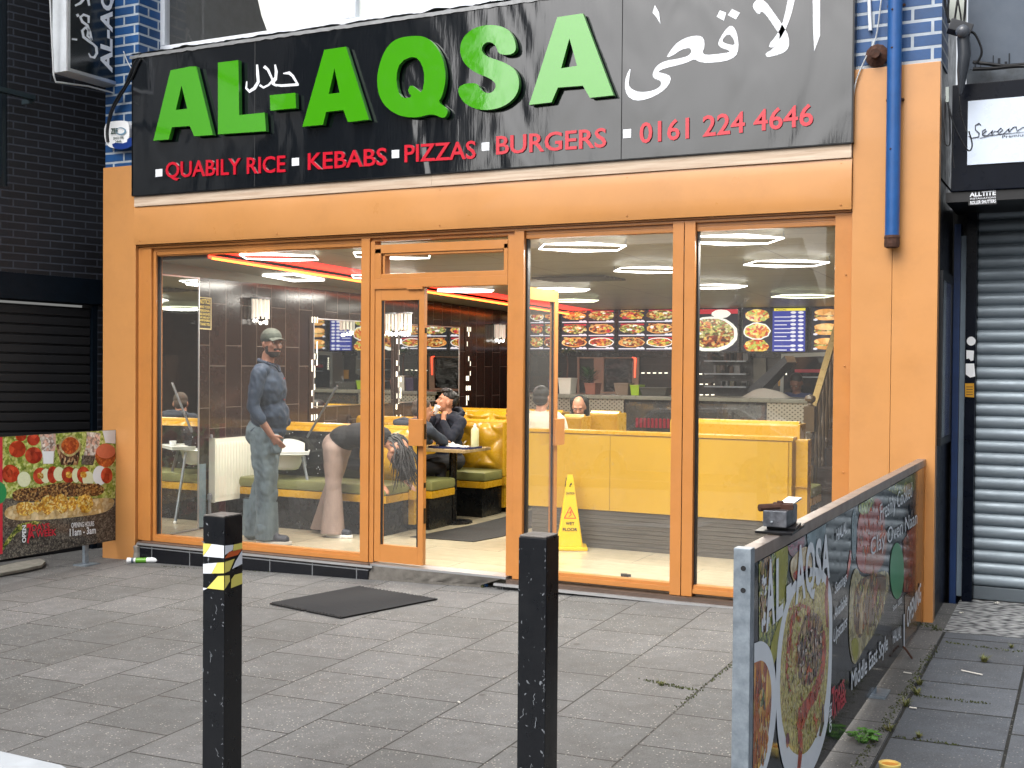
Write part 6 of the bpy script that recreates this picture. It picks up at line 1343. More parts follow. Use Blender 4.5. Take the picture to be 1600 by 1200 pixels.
b = B(); b.prism([atY(1168, 612, CY+.3), atY(1172, 604, CY+.3), atY(1226, 556, CY+.3), atY(1230, 566, CY+.3), atY(1186, 612, CY+.3)], (0, .5, 0)); tag(obj('sloping_hood', b, M('dark_hood', C('#20252C'), .3)), 'dark sloping hood side over the counter', 'hood')
sh = B(); r = random.Random(8)
for (xa_, xb_, y_) in ((1003, 1048, 582), (1093, 1118, 583.5), (1094, 1120, 599.5), (1094, 1120, 616)):
    x = xa_
    while x < xb_: shape(sh, PK, [[(x, y_), (x+5, y_), (x+5, y_+1.6), (x, y_+1.6)]], .02, .003); x += 9
tag(obj('kitchen_light_row', sh, LDOT), 'small broken rows of white light in the dark kitchen', 'light')
t = thing('kitchen_shelving', tuple(atY(1140, 600, 7.9)), 'dark cluttered kitchen shelving behind the counter', 'shelving')
b = B()
for y_ in (565, 585, 605): b.box(tuple(atY(1100, y_, 7.7)), tuple(atY(1172, y_-1.5, 7.9)))
obj('shelf', b, GREY, t)
b = B()
for i in range(26):
    y_ = r.choice((565, 585, 605)); px = r.uniform(1102, 1166); a = atY(px, y_-1.6, 7.8); w_ = r.uniform(.04, .1); h_ = r.uniform(.04, .12); b.box((a[0], 7.74, a[2]), (a[0]+w_, 7.86, a[2]+h_), i % 3)
obj('shelf_goods', b, [M('goods_olive', C('#4A4632'), .6), M('goods_brown', C('#4A3426'), .6), M('goods_grey', C('#5A5E60'), .4)], t)

# ================================================================ staircase
st = thing('staircase', (-2.2, 4.6, 0), 'dark wooden stair with turned newel post and pale handrail beside the orange pillar', 'staircase')
NEW = M('newel_wood', C('#4E3F2A'), .35, var=.3, vs=14, vsc=(1, 1, .3), coat=.3)
nx, ny = -2.548, 3.8
b = B()
for k in range(9): b.box((nx-.04, ny-.1+k*.25, 0), (-1.43, ny+.16+k*.25, .19+k*.185)) if k < 9 else None
obj('steps', b, M('stair_dark', C('#2E2018'), .4, var=.3), st)
b = B(); z0 = .19
b.box((nx-.05, ny-.05, z0), (nx+.05, ny+.05, .62)); b.lathe((nx, ny, .62), [(.045, 0), (.05, .02), (.03, .04), (.045, .07), (.05, .10), (.034, .2), (.03, .27), (.045, .30), (.05, .32)], 14); b.box((nx-.052, ny-.052, .95), (nx+.052, ny+.052, 1.20)); b.lathe((nx, ny, 1.20), [(.045, 0), (.025, .015), (.022, .03), (.048, .05), (.055, .075), (.045, .10), (.01, .115)], 16)
obj('newel_post', b, NEW, st)
b = B(); b.prism([(nx-.03, ny+.02, 1.07), (nx+.035, ny+.02, 1.07), (nx+.035, ny+.02, 1.13), (nx-.03, ny+.02, 1.13)], (-.0, 1.7, 1.26)); obj('handrail', b, M('pale_handrail', C('#A8905E'), .3, var=.25, vs=9), st)
for k in range(8):
    yy = ny+.12+k*.17; zb2 = .19+int((yy-ny+.1)/.25)*.185; zt2 = 1.07+(yy-ny)*.741
    b = B(); b.lathe((nx, yy, zb2), [(.016, 0), (.024, .06), (.014, .1), (.026, .25), (.014, (zt2-zb2)*.55), (.024, (zt2-zb2)*.7), (.014, (zt2-zb2)*.9), (.014, zt2-zb2)], 8); obj('baluster', b, NEW, st)
# ================================================================ people
SKIN = M('skin', C('#B98468'), .5, var=.08, vs=30); SKIN2 = M('skin_tan', C('#7C5340'), .5, var=.1, vs=30)
DENIM = M('navy_denim', C('#0F2338'), .8, var=.3, vs=11, bmp=.25, bs=150); JEANS = M('pale_jeans', C('#5E6C70'), .85, col2=C('#3D494F'), vs=9, vsc=(1, 1, .35), bmp=.3, bs=170)
BEARD = M('dark_beard', C('#241C18'), .9); LIP = M('lips', C('#8A5248'), .5); EYEW = M('eye_white', C('#C9C4BC'), .3); EYED = M('eye_dark', C('#120C0A'), .2)
SHOE = M('navy_shoe', C('#161C2A'), .6, var=.3, vs=50); SOLE = M('shoe_sole', C('#A9A39A'), .6); NAVYH = M('navy_hoodie', C('#141B2B'), .85, var=.25, vs=12, bmp=.2, bs=120)
GREYH = M('slate_hoodie', C('#2C3440'), .85, var=.2, vs=12); TROU = M('beige_pink_trousers', C('#8F7C72'), .85, var=.25, vs=9, vsc=(1, 1, .4), bmp=.15, bs=100); BLKT = M('black_top', C('#0B0B0D'), .85)
HAIRD = M('dark_hair', C('#120E0C'), .5, var=.3, vs=60, vsc=(3, 3, .4), bmp=.6, bs=60); HAIRG = M('grey_brown_hair', C('#4A3F35'), .8, var=.3, vs=80); TEEW = M('white_tshirt', C('#CFCFC0'), .85, var=.06); DRKG = M('dark_green_coat', C('#1C201A'), .85, var=.2)
CAPG = M('olive_cap', C('#2C3129'), .85, var=.15, vs=40); BLUSH = M('blue_work_shirt', C('#26305A'), .8)
def cap_mesh(b, p, q, r0, r1, n=14):
    p, q = Vector(p), Vector(q); d = (q-p); L = d.length or 1e-4; d = d/L if L > 1e-4 else Vector((0, 0, 1)); pts = []; rs = []
    for k in range(5):
        a = math.pi/2*k/4.; pts.append(p-d*r0*math.cos(a)); rs.append(max(r0*math.sin(a), r0*.02))
    for k in range(1, 6):
        a = math.pi/2*(5-k)/5.
        if k == 1: pts.append(p.lerp(q, .5)); rs.append((r0+r1)/2)
        a = math.pi/2*(1-(k-1)/4.); pts.append(q+d*r1*math.cos(a)); rs.append(max(r1*math.sin(a), r1*.02))
    # straighten order: start cap, middle, end cap
    b.tube(pts, rs, n)
def remesh(name, prims, mats, par=None, vox=.008, sm=3, fold=None, **kw):
    """one continuous skin grown over overlapping tapered volumes; each face keeps the cloth or skin it lies nearest to"""
    b = B()
    for pr_ in prims:
        if pr_[0] == 'c':
            _, p, q, r0, r1, mi = pr_; p, q = Vector(p), Vector(q); d = q-p; L = d.length; d = d.normalized() if L > 1e-5 else Vector((0, 0, 1))
            pts, rs = [], []
            for k in range(1, 6): a = math.pi/2*k/5; pts.append(p-d*r0*math.cos(a)); rs.append(r0*math.sin(a))
            for k in range(5, 0, -1): a = math.pi/2*k/5; pts.append(q+d*r1*math.cos(a)); rs.append(r1*math.sin(a))
            b.tube(pts, rs, 14)
        else:
            _, c_, r_, rot, mi = pr_; b.ball(c_, r_, 16, rot=rot)
    me = bpy.data.meshes.new('t'); me.from_pydata(b.v, [], b.f); o = bpy.data.objects.new('t', me); COL.objects.link(o)
    bm = bmesh.new(); bm.from_mesh(me); bmesh.ops.recalc_face_normals(bm, faces=bm.faces); bm.to_mesh(me); bm.free()
    rm = o.modifiers.new('r', 'REMESH'); rm.mode = 'VOXEL'; rm.voxel_size = vox; rm.adaptivity = 0
    s_ = o.modifiers.new('s', 'SMOOTH'); s_.factor = .5; s_.iterations = sm
    dg = bpy.context.evaluated_depsgraph_get(); m2 = bpy.data.meshes.new_from_object(o.evaluated_get(dg)); bpy.data.objects.remove(o)
    V = np.empty(len(m2.vertices)*3); m2.vertices.foreach_get('co', V); V = V.reshape(-1, 3)
    fs = [tuple(p.vertices) for p in m2.polygons]; FA = np.array([f[:3] for f in fs]); Cn = V[FA].mean(1)
    def near(P):
        best = np.full(len(P), 1e9); mi_ = np.zeros(len(P), int)
        for pr_ in prims:
            if pr_[0] == 'c':
                _, p, q, r0, r1, mi = pr_; p = np.array(p, float); q = np.array(q, float); d = q-p; L = max(d@d, 1e-9); t = np.clip(((P-p)@d)/L, 0, 1); D = np.linalg.norm(P-(p+t[:, None]*d), axis=1)-(r0+(r1-r0)*t)
            else:
                _, c_, r_, rot, mi = pr_; Q = P-np.array(c_, float)
                if rot is not None: Q = Q@np.array(rot.to_3x3())
                r_ = np.array(r_ if isinstance(r_, tuple) else (r_,)*3, float); k = np.linalg.norm(Q/r_, axis=1); D = (k-1)*r_.min()
            D = np.abs(D) if False else D
            s = D < best; best[s] = D[s]; mi_[s] = mi
        return mi_
    fm = near(Cn)
    if fold:
        vm = near(V); m2.update(); N = np.empty(len(V)*3); m2.vertices.foreach_get('normal', N); N = N.reshape(-1, 3)
        for mi, (amp, sc) in fold.items():
            for i in np.nonzero(vm == mi)[0]:
                p = V[i]; n_ = mnoise.noise(Vector((p[0]*sc, p[1]*sc, p[2]*sc*.7)))+.6*mnoise.noise(Vector((p[0]*sc*2.2+p[2]*sc, p[1]*sc*2.2, p[2]*sc*1.6+3))); V[i] = p+N[i]*amp*n_
    bb = B(); bb.v = [tuple(v) for v in V]; bb.f = fs; bb.m = [int(x) for x in fm]
    bpy.data.meshes.remove(m2)
    return obj(name, bb, mats, par, smooth=True, **kw)
def frame(o, fwd, sc=1):
    f = Vector((fwd[0], fwd[1], 0)).normalized(); s = Vector((f.y, -f.x, 0)); o = Vector([float(c) for c in o])    # s = the person's right-hand side
    return lambda a, b_, c: o+f*a*sc+s*b_*sc+Vector((0, 0, c*sc))
def headprims(hc, yaw, pitch, skin, beard=None, s=1.0, ear=True, tilt=0):
    """hc head centre; yaw facing direction (radians); pitch up +"""
    Rm = Matrix.Rotation(yaw, 3, 'Z') @ Matrix.Rotation(-pitch, 3, 'Y') @ Matrix.Rotation(tilt, 3, 'X'); hc = Vector([float(c) for c in hc])
    def L(a, b_, c): return hc+Rm @ Vector((a*s, b_*s, c*s))
    P = [('e', L(-.012, 0, .028), (.098*s, .077*s, .098*s), Rm, skin), ('e', L(.022, 0, -.035), (.072*s, .062*s, .085*s), Rm, skin), ('e', L(.052, 0, -.092), (.034*s, .034*s, .026*s), Rm, beard if beard is not None else skin),
         ('c', L(.080, 0, .012), L(.104, 0, -.026), .011*s, .0145*s, skin), ('c', L(.078, .04, .028), L(.078, -.04, .028), .014*s, .014*s, skin), ('e', L(.055, .038, -.02), (.03*s, .024*s, .024*s), Rm, skin), ('e', L(.055, -.038, -.02), (.03*s, .024*s, .024*s), Rm, skin)]
    if ear:
        for q in (1, -1): P.append(('e', L(-.012, .078*q, -.008), (.018*s, .009*s, .031*s), Rm, skin))
    if beard is not None:
        P += [('e', L(.028, 0, -.076), (.062*s, .056*s, .042*s), Rm, beard), ('e', L(.012, .052, -.045), (.026*s, .018*s, .048*s), Rm, beard), ('e', L(.012, -.052, -.045), (.026*s, .018*s, .048*s), Rm, beard), ('c', L(.088, .026, -.050), L(.088, -.026, -.050), .010*s, .010*s, beard)]
    return P, L, Rm
def face_bits(par, L, s=1.0, brow=HAIRD):
    b = B()
    for q in (1, -1): b.ball(L(.080, .030*q, .006), (.009*s, .009*s, .0055*s), 8, 0); b.ball(L(.0895, .030*q, .006), (.004*s, .0055*s, .0065*s), 8, 1)
    obj('eyes', b, [EYEW, EYED], par, smooth=True)
    b = B()
    for q in (1, -1): b.tube([L(.088, .048*q, .026), L(.094, .032*q, .031), L(.092, .014*q, .026)], [.0015, .0028, .002], 6)
    obj('eyebrows', b, brow, par, smooth=True)
    b = B(); b.tube([L(.083, .022, -.063), L(.093, .0, -.060), L(.083, -.022, -.063)], [.003, .007, .003], 6); obj('lips', b, LIP, par, smooth=True)
def hand(P, w, d, up, side, skin, curl=.6, s=1.0, thumb=1):
    """palm then five fingers. w wrist, d pointing dir, up = back-of-hand normal, side = across the knuckles towards the thumb"""
    w, d, up, side = map(Vector, (w, d, up, side)); d.normalize(); up.normalize(); side.normalize()
    for k in (-1, 0, 1): P.append(('c', w, w+d*.085*s+side*.024*k*s, .020*s, .015*s, skin))
    for i, (k, ln) in enumerate(((.034, .070), (.012, .078), (-.011, .073), (-.033, .057))):
        a = w+d*.09*s+side*k*s; dd = (d*math.cos(curl*.7)-up*math.sin(curl*.7)); m_ = a+dd*ln*.5*s; d3 = (d*math.cos(curl*1.9)-up*math.sin(curl*1.9)); e = m_+d3*ln*.5*s
        P.append(('c', a, m_, .0095*s, .0085*s, skin)); P.append(('c', m_, e, .0085*s, .007*s, skin))
    a = w+d*.025*s+side*.026*s*thumb; m_ = a+(d*.6+side*.75*thumb-up*.3).normalized()*.045*s; P.append(('c', a, m_, .012*s, .0105*s, skin)); P.append(('c', m_, m_+(d*.9-up*.5+side*.1*thumb).normalized()*.032*s, .010*s, .0085*s, skin))

# ---- the standing man in cap
f = frame((-6.585, .44, 0), (.86, .36), 1.035); t = thing('person', (-6.53, .47, 0), 'bearded man in cap, navy denim shirt and pale jeans standing behind the first pane', 'person')
SK, SH, JN, BD, SO = 0, 1, 2, 3, 4; P = []
c = lambda a, b_, r0, r1, m_: P.append(('c', f(*a), f(*b_), r0, r1, m_)); e = lambda a, r_, m_: P.append(('e', f(*a), r_, Matrix.Rotation(math.atan2(.36, .86), 3, 'Z'), m_))
# legs (near leg = right side +, far = -)
for s_, ax in ((1, .05), (-1, -.13)):
    c((.0, .09*s_, .90), (.01+ax*.4, .10*s_, .52), .125, .098, JN); c((.01+ax*.4, .10*s_, .52), (-.02+ax, .11*s_, .12), .098, .085, JN); c((-.02+ax, .115*s_, .14), (-.01+ax, .115*s_, .08), .094, .09, JN)
    c((-.04+ax, .125*s_, .055), (.15+ax, .135*s_, .045), .047, .040, SO); c((.0+ax, .125*s_, .085), (.06+ax, .13*s_, .07), .046, .044, SO)
e((-.03, 0, .93), (.155, .175, .15), JN)
e((.03, 0, 1.08), (.172, .19, .20), SH); e((.02, 0, 1.30), (.155, .21, .22), SH); e((.0, 0, .95), (.178, .19, .09), SH); c((-.01, -.14, 1.46), (-.01, .14, 1.46), .075, .075, SH); c((0, 0, 1.47), (.0, 0, 1.52), .085, .065, SH)
c((-.0, 0, 1.48), (.015, 0, 1.60), .058, .055, SK)
# near (right) arm: sleeve to below the elbow, hand in pocket
c((-.015, .195, 1.44), (-.05, .245, 1.17), .068, .056, SH); c((-.05, .245, 1.17), (.02, .245, 1.06), .054, .050, SH); c((.01, .245, 1.07), (.10, .215, .93), .038, .029, SK)
c((-.015, -.195, 1.44), (-.0, -.24, 1.17), .068, .056, SH); c((-.0, -.24, 1.17), (.12, -.2, 1.02), .052, .044, SH)
hand(P, f(.10, .215, .93), f(.16, .20, .85)-f(.10, .215, .93), f(0, 1, 0)-f(0, 0, 0), f(1, 0, .5)-f(0, 0, 0), SK, .35, .95)
c((.12, .175, .90), (.14, .165, .80), .045, .04, JN)
yaw = math.atan2(.36, .86)-.75
HP, L, Rm = headprims(f(.045, .0, 1.695), yaw, .02, SK, BD, 1.03); P += HP
body = remesh('body', P, [SKIN2, DENIM, JEANS, BEARD, SHOE], t, .0075, 3, {1: (.011, 12), 2: (.013, 13)})
face_bits(t, L, 1.03)
b = B()
for s_, ax in ((1, .05), (-1, -.13)):
    q = [f(-.09+ax, .105+.0*s_ if s_ > 0 else -.16, 0)]
    o = []; 
    for k in range(20):
        a = 2*math.pi*k/20; o.append(f(.055+ax+.155*math.cos(a), .13*s_+.052*math.sin(a)*(1+.15*math.cos(a)), .001))
    b.prism(o, (0, 0, .030))
obj('shoe_soles', b, SOLE, t, bevel=.006)
b = B()
for s_, ax in ((1, .05), (-1, -.13)):
    for k_, (r0_, r1_, z0_, z1_) in enumerate(((.086, .092, .36, .20), (.092, .094, .205, .12), (.095, .094, .125, .045))):
        o = [];
        for z_, r_ in ((z0_, r0_), (z1_, r1_), (z1_, r1_-.012)): o += [f(-.012+ax+r_*1.05*math.cos(2*math.pi*k/22)+.004*math.sin(5*k+z_*40), .115*s_+r_*.92*math.sin(2*math.pi*k/22), z_) for k in range(22)]
        b.add(o, [(i*22+k, i*22+(k+1) % 22, (i+1)*22+(k+1) % 22, (i+1)*22+k) for i in range(2) for k in range(22)])
obj('trouser_hems', b, JEANS, t, smooth=True)
CP = [('e', L(-.012, 0, .058), (.108, .090, .082), Rm, 0), ('e', L(-.012, 0, .045), (.109, .091, .06), Rm, 0)]
cp_ = remesh('cap', CP, [CAPG], t, .006, 2)
b = B(); b.grid(lambda u, v: L(.07+.085*u*(1-.35*(2*v-1)**2), (v-.5)*.145, .058-.02*u-.018*(2*v-1)**2), 8, 12); b.grid(lambda u, v: L(.07+.085*u*(1-.35*(2*v-1)**2), (v-.5)*.145, .053-.02*u-.018*(2*v-1)**2), 8, 12); obj('cap_brim', b, CAPG, t, smooth=True)
b = B(); b.grid(lambda u, v: f(.10+.015*v, -.07+.02*u, 1.44-.34*v)+Vector((0, 0, 0)), 2, 8)
b = B(); 
for k in range(5): p_ = f(.158+.0*k, .02, 1.40-.09*k); b.ball(p_, .008, 6)
obj('shirt_buttons', b, M('red_button', C('#8A2A2A'), .4), t)
b = B(); b.tube([f(.03, .085, 1.53), f(.09, .06, 1.505), f(.115, .02, 1.46)], .014, 8, flat=.5); b.tube([f(.03, -.085, 1.53), f(.09, -.06, 1.505), f(.115, -.0, 1.46)], .014, 8, flat=.5); b.tube([f(.03, .085, 1.53), f(-.05, .07, 1.55), f(-.07, 0, 1.56), f(-.05, -.07, 1.55), f(.03, -.085, 1.53)], .016, 8); obj('shirt_collar', b, DENIM, t, smooth=True)

# ---- woman bending over the bench
hx, hy = -6.28, 1.12
f = frame((hx, hy-.03, 0), (.93, .12)); t = thing('person', (hx, hy, 0), 'woman in black top and beige trousers bending over the first booth bench', 'person')
P = []; ANG = math.atan2(.12, .93)
c = lambda a, b_, r0, r1, m_: P.append(('c', f(*a), f(*b_), r0, r1, m_)); e = lambda a, r_, m_: P.append(('e', f(*a), r_, Matrix.Rotation(ANG, 3, 'Z'), m_))
for s_, ax in ((1, .05), (-1, -.12)):
    c((.0, .08*s_, .80), (-.02+ax*.6, .09*s_, .45), .098, .072, 2); c((-.02+ax*.6, .09*s_, .45), (-.05+ax*1.3, .11*s_, .10), .066, .07, 2); c((-.05+ax*1.3, .11*s_, .12), (-.045+ax*1.3, .11*s_, .085), .07, .065, 2)
    c((-.05+ax, .11*s_, .045), (.12+ax, .11*s_, .04), .042, .036, 3)
e((-.0, 0, .83), (.14, .155, .13), 2)
e((.08, 0, .90), (.15, .155, .12), 1); e((.24, 0, .93), (.19, .15, .12), 1); e((.40, 0, .92), (.14, .17, .11), 1)
c((.46, 0, .90), (.56, 0, .84), .055, .05, 0)
c((.44, .16, .90), (.47, .17, .68), .052, .042, 1); c((.47, .17, .68), (.49, .18, .55), .042, .036, 1); c((.44, -.16, .90), (.56, -.16, .70), .052, .042, 1); c((.56, -.16, .70), (.62, -.1, .55), .040, .034, 1)
hand(P, f(.49, .18, .53), f(.55, .18, .49)-f(.49, .18, .53), Vector((0, 0, 1)), f(0, 1, 0)-f(0, 0, 0), 0, .3, .9)
hand(P, f(.62, -.1, .53), f(.68, -.1, .49)-f(.62, -.1, .53), Vector((0, 0, 1)), f(0, -1, 0)-f(0, 0, 0), 0, .3, .9)
HP, L, Rm = headprims(f(.60, .0, .80), ANG, -1.0, 0, None, .95); P += HP
remesh('body', P, [SKIN, BLKT, TROU, SHOE], t, .009, 3, {1: (.004, 7), 2: (.007, 8)}); face_bits(t, L, .95)
b = B()
for s_, ax in ((1, .05), (-1, -.12)):
    o = [f(.03+ax+.14*math.cos(2*math.pi*k/18), .11*s_+.045*math.sin(2*math.pi*k/18), .001) for k in range(18)]; b.prism(o, (0, 0, .028))
obj('shoe_soles', b, M('white_sole', C('#D8D8D4'), .5), t, bevel=.006)
b = B()
for s_, ax in ((1, .05), (-1, -.12)):
    o = []
    for z_, r_ in ((.50, .062), (.36, .078), (.20, .090), (.035, .106), (.035, .09)): o += [f(-.02+ax*.6+(-.03+ax*.7)*(.45-z_)/.4+r_*1.1*math.cos(2*math.pi*k/20), (.09+.02*(.45-z_)/.4)*s_+r_*.9*math.sin(2*math.pi*k/20)+.004*math.sin(k*3), z_) for k in range(20)]
    b.add(o, [(i*20+k, i*20+(k+1) % 20, (i+1)*20+(k+1) % 20, (i+1)*20+k) for i in range(4) for k in range(20)])
obj('trouser_hems', b, TROU, t, smooth=True)
b = B(); r = random.Random(6)
for i in range(150):
    a = r.uniform(0, 6.28); q = L(-.03+.09*math.cos(a)*r.uniform(.6, 1.05), .08*math.sin(a)*r.uniform(.6, 1.05), .06+r.uniform(-.03, .06)); dx = r.uniform(-.03, .09); dy = r.uniform(-.06, .06)
    q2 = q+(f(dx, dy, -.16)-f(0, 0, 0)); q3 = q2+(f(dx*.5+r.uniform(-.03, .05), dy*.3, -r.uniform(.08, .20))-f(0, 0, 0)); q0 = q+(f(-.05, 0, .02)-f(0, 0, 0)); b.tube([q0, q, q.lerp(q2, .5)+(f(.02, 0, 0)-f(0, 0, 0)), q2, q3], [.006, .011, .010, .008, .002], 5)
obj('hair', b, HAIRD, t, smooth=True)

# ---- drinking man in navy hoodie
X0, Y0 = -6.17, 3.0
f = frame((X0, Y0, 0), (-.30, -.95)); t = thing('person', (X0, Y0, 0), 'young man in navy hoodie seated at the booth table holding a white cup', 'person')
P = []; ANG = math.atan2(-.95, -.30)
c = lambda a, b_, r0, r1, m_: P.append(('c', f(*a), f(*b_), r0, r1, m_)); e = lambda a, r_, m_: P.append(('e', f(*a), r_, Matrix.Rotation(ANG, 3, 'Z'), m_))
e((0, 0, .56), (.16, .18, .12), 2); e((.01, 0, .70), (.13, .17, .17), 1); e((.03, 0, .88), (.14, .20, .19), 1); c((.03, -.15, .99), (.03, .15, .99), .07, .07, 1); e((-.02, 0, 1.03), (.10, .115, .06), 1)
for s_ in (1, -1): c((.0, .1*s_, .56), (.40, .13*s_, .55), .085, .066, 2); c((.40, .13*s_, .55), (.42, .13*s_, .10), .062, .05, 2); c((.42, .13*s_, .05), (.55, .13*s_, .04), .042, .036, 3)
c((.03, 0, 1.0), (.045, 0, 1.09), .055, .052, 0)
# his left arm (camera side = -s ): elbow on the table, knuckles at the chin
c((.03, -.20, .97), (.22, -.24, .80), .062, .052, 1); c((.22, -.24, .80), (.20, -.12, .97), .050, .040, 1); 
hand(P, f(.20, -.12, .985), Vector((0, 0, 1))+(f(-.2, .2, 0)-f(0, 0, 0)), f(1, 0, 0)-f(0, 0, 0), f(0, 1, 0)-f(0, 0, 0), 0, 1.3, .95)
# his right arm raises the cup
CUP = Vector([float(v) for v in atY(683, 640, 2.80)]); HW = CUP+Vector((-.055, .0, -.075)); EL = CUP+Vector((-.13, .03, -.25))
P.append(('c', f(.03, .20, .97), EL, .062, .052, 1)); P.append(('c', EL, HW-Vector((0, 0, .02)), .050, .040, 1))
hand(P, HW, CUP-HW+Vector((0, 0, .03)), Vector((-1, .1, .3)), Vector((0, -1, .1)), 0, 1.0, .95)
hy_ = ANG-.62
HP, L, Rm = headprims(f(.05, .0, 1.185), hy_, .30, 0, None, 1.0); P += HP
remesh('body', P, [SKIN, NAVYH, M('dark_trousers', C('#1A1A1E'), .8), SHOE], t, .0075, 3, {1: (.008, 12)}); face_bits(t, L)
remesh('hair', [('e', L(-.022, 0, .065), (.098, .080, .068), Rm, 0), ('e', L(.035, 0, .105), (.058, .06, .032), Rm, 0), ('e', L(-.06, 0, .03), (.062, .074, .075), Rm, 0), ('e', L(.02, .02, .115), (.05, .045, .03), Rm, 0)], [HAIRD], t, .006, 1, {0: (.008, 40)})
b = B(); b.tube([f(-.07, -.12, 1.06), f(-.10, -.05, 1.10), f(-.11, .05, 1.10), f(-.07, .12, 1.06), f(.06, .10, 1.0), f(.11, 0, .97), f(.06, -.10, 1.0), f(-.07, -.12, 1.06)], .032, 10); obj('hood', b, NAVYH, t, smooth=True)
cpc = Vector([float(v) for v in atY(683, 637, 2.86)])
dr_ = Vector((.45, -.1, .8)); b = B(); b.lathe(CUP-dr_.normalized()*.045+Vector((.005, -.03, 0)), [(.022, 0), (.030, .085), (.031, .09), (.027, .086), (.02, .01)], 16, axis=dr_)
tag(obj('paper_cup', b, WHITE, smooth=True), 'white paper cup held up by the drinking man', 'cup')

# ---- man in slate hoodie with his back to the street
X0, Y0 = -6.12, 2.02
f = frame((X0, Y0, 0), (.25, .97)); t = thing('person', (X0, Y0, 0), 'man in slate hoodie with cropped hair leaning over the table, seen from behind', 'person')
P = []; ANG = math.atan2(.97, .25)
c = lambda a, b_, r0, r1, m_: P.append(('c', f(*a), f(*b_), r0, r1, m_)); e = lambda a, r_, m_: P.append(('e', f(*a), r_, Matrix.Rotation(ANG, 3, 'Z'), m_))
e((0, 0, .58), (.16, .18, .12), 2); e((.06, 0, .74), (.14, .18, .17), 1); e((.12, 0, .89), (.14, .21, .16), 1); c((.13, -.16, .95), (.13, .16, .95), .07, .07, 1)
for s_ in (1, -1): c((.0, .1*s_, .56), (.38, .12*s_, .54), .08, .06, 2); c((.38, .12*s_, .54), (.36, .12*s_, .08), .06, .05, 2); c((.13, .2*s_, .93), (.3, .23*s_, .82), .058, .05, 1); c((.3, .23*s_, .82), (.44, .10*s_, .80), .048, .036, 1)
hand(P, f(.44, .10, .80), f(1, -.3, 0)-f(0, 0, 0), Vector((0, 0, 1)), f(0, -1, 0)-f(0, 0, 0), 0, .5, .9); hand(P, f(.44, -.10, .80), f(1, .3, 0)-f(0, 0, 0), Vector((0, 0, 1)), f(0, 1, 0)-f(0, 0, 0), 0, .5, .9)
c((.14, 0, .98), (.19, 0, 1.05), .055, .052, 0)
HP, L, Rm = headprims(f(.21, .03, 1.12), ANG-.45, -.15, 0, None, .98); P += HP
remesh('body', P, [SKIN, GREYH, M('dark_trousers', (.02, .02, .02)), SHOE], t, .009, 3, {1: (.008, 10)}); face_bits(t, L, .98)
remesh('hair', [('e', L(-.022, 0, .048), (.094, .080, .082), Rm, 0), ('e', L(-.045, 0, .0), (.072, .076, .07), Rm, 0)], [HAIRG], t, .007, 1)
b = B(); b.ball(f(.03, 0, .995), (.12, .15, .055), 14, rot=Matrix.Rotation(ANG, 3, 'Z')); b.tube([f(.0, -.14, 1.0), f(-.02, 0, 1.03), f(.0, .14, 1.0), f(.14, .13, 1.02)], .035, 10); obj('hood', b, GREYH, t, smooth=True)

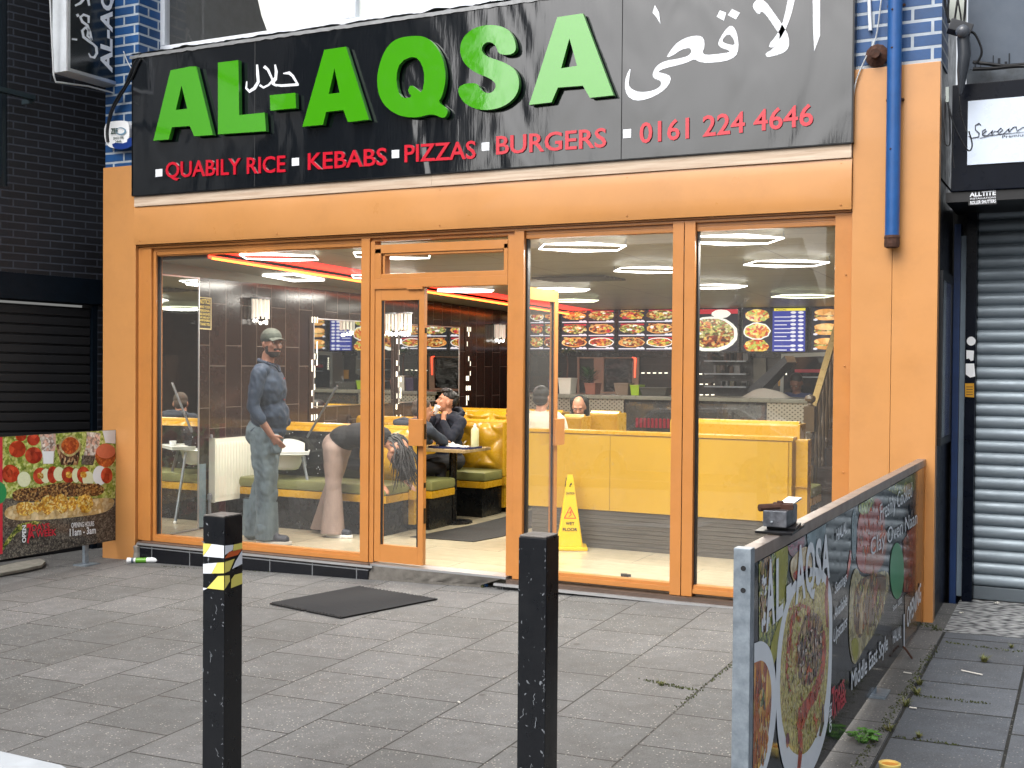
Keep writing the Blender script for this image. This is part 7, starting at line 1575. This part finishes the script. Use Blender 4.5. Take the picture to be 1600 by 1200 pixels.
# ---- helper for simple seated/standing figures behind the counter and booths
def sitter(x, y, fw, zs, top, trs, hairm, lab, hpitch=0, hyaw=0, bald=False, hooded=False, skin=SKIN, stand=False, beard=None, sc=1.0):
    f = frame((x, y, 0), fw); ANG = math.atan2(fw[1], fw[0]); t = thing('person', (x, y, 0 if stand else .0), lab, 'person'); P = []
    c = lambda a, b_, r0, r1, m_: P.append(('c', f(a[0], a[1], a[2]), f(b_[0], b_[1], b_[2]), r0, r1, m_)); e = lambda a, r_, m_: P.append(('e', f(*a), r_, Matrix.Rotation(ANG, 3, 'Z'), m_))
    Z = zs
    e((0, 0, Z+.1), (.15, .18, .12), 2); e((.0, 0, Z+.25), (.13, .17, .17), 1); e((.01, 0, Z+.43), (.13, .20, .17), 1); c((.01, -.16, Z+.53), (.01, .16, Z+.53), .068, .068, 1)
    for s_ in (1, -1):
        if stand: c((0, .1*s_, Z+.1), (.0, .1*s_, .1), .09, .06, 2); c((0, .1*s_, .05), (.13, .1*s_, .04), .045, .04, 2)
        else: c((.0, .1*s_, Z+.1), (.38, .12*s_, Z+.09), .08, .06, 2); c((.38, .12*s_, Z+.09), (.38, .12*s_, .08), .06, .05, 2); c((.38, .12*s_, .05), (.5, .12*s_, .04), .042, .036, 2)
        c((.01, .2*s_, Z+.51), (.07, .25*s_, Z+.30), .058, .048, 1); c((.07, .25*s_, Z+.30), (.28, .15*s_, Z+.27), .046, .036, 1)
        hand(P, f(.28, .15*s_, Z+.27), f(1, -.3*s_, 0)-f(0, 0, 0), Vector((0, 0, 1)), f(0, -s_, 0)-f(0, 0, 0), 0, .5, .9)
    c((.01, 0, Z+.54), (.03, 0, Z+.63), .055, .05, 0)
    HP, L, Rm = headprims(f(.045, 0, Z+.715), ANG+hyaw, hpitch, 0, 3 if beard else None, 1.0*sc); P += HP
    remesh('body', P, [skin, top, trs, BEARD], t, .010, 3, {1: (.007, 10)}); face_bits(t, L)
    if hooded: remesh('hood', [('c', L(-.055, .07, -.10), L(-.04, .075, .06), .038, .04, 0), ('c', L(-.055, -.07, -.10), L(-.04, -.075, .06), .038, .04, 0), ('c', L(-.04, .07, .07), L(-.04, -.07, .07), .045, .045, 0), ('e', L(-.06, 0, .0), (.08, .10, .13), Rm, 0)], [top], t, .008, 2)
    elif not bald: remesh('hair', [('e', L(-.022, 0, .052), (.096, .081, .082), Rm, 0), ('e', L(-.045, 0, .0), (.074, .077, .07), Rm, 0)], [hairm], t, .008, 1)
    return t, f, L
DT = MATS['dark_trousers']
t, f, L = sitter(-4.87, 2.48, (-.1, 1), .54, TEEW, DT, HAIRD, 'person in white printed t-shirt with back turned, behind the open door leaf')
b = B(); b.grid(lambda u, v: f(-.131-.006*math.sin(3.1*u), -.10+.20*u, .80+.12*v), 8, 4)
r = random.Random(3); b = B()
for k in range(9): b.tube([f(-.135, -.1+.02*k, .82+r.uniform(0, .05)), f(-.140, -.09+.02*k, .87+r.uniform(0, .04)), f(-.135, -.075+.02*k, .83+r.uniform(0, .05))], .003, 4)
obj('shirt_print', b, M('grey_shirt_print', C('#6A6A66'), .7), t)
c_ = atY(895, 640, 4.55); sitter(c_[0], 4.75, (.25, -1), .38, DRKG, DT, HAIRD, 'bald man in dark hooded coat looking down near the counter', hpitch=-.4, bald=True, hooded=True)
c_ = atY(1245, 604, 7.1); sitter(c_[0], 7.15, (-.2, -1), .66, BLUSH, DT, HAIRD, 'worker in blue shirt with bowed head behind the counter', hpitch=-.6, skin=SKIN2, stand=True)
c_ = atY(798, 650, 4.3); sitter(c_[0]-.0, 4.42, (-.9, .5), .27, TEEW, DT, HAIRD, 'dark haired person in white and orange top at the third booth', hpitch=-.3)
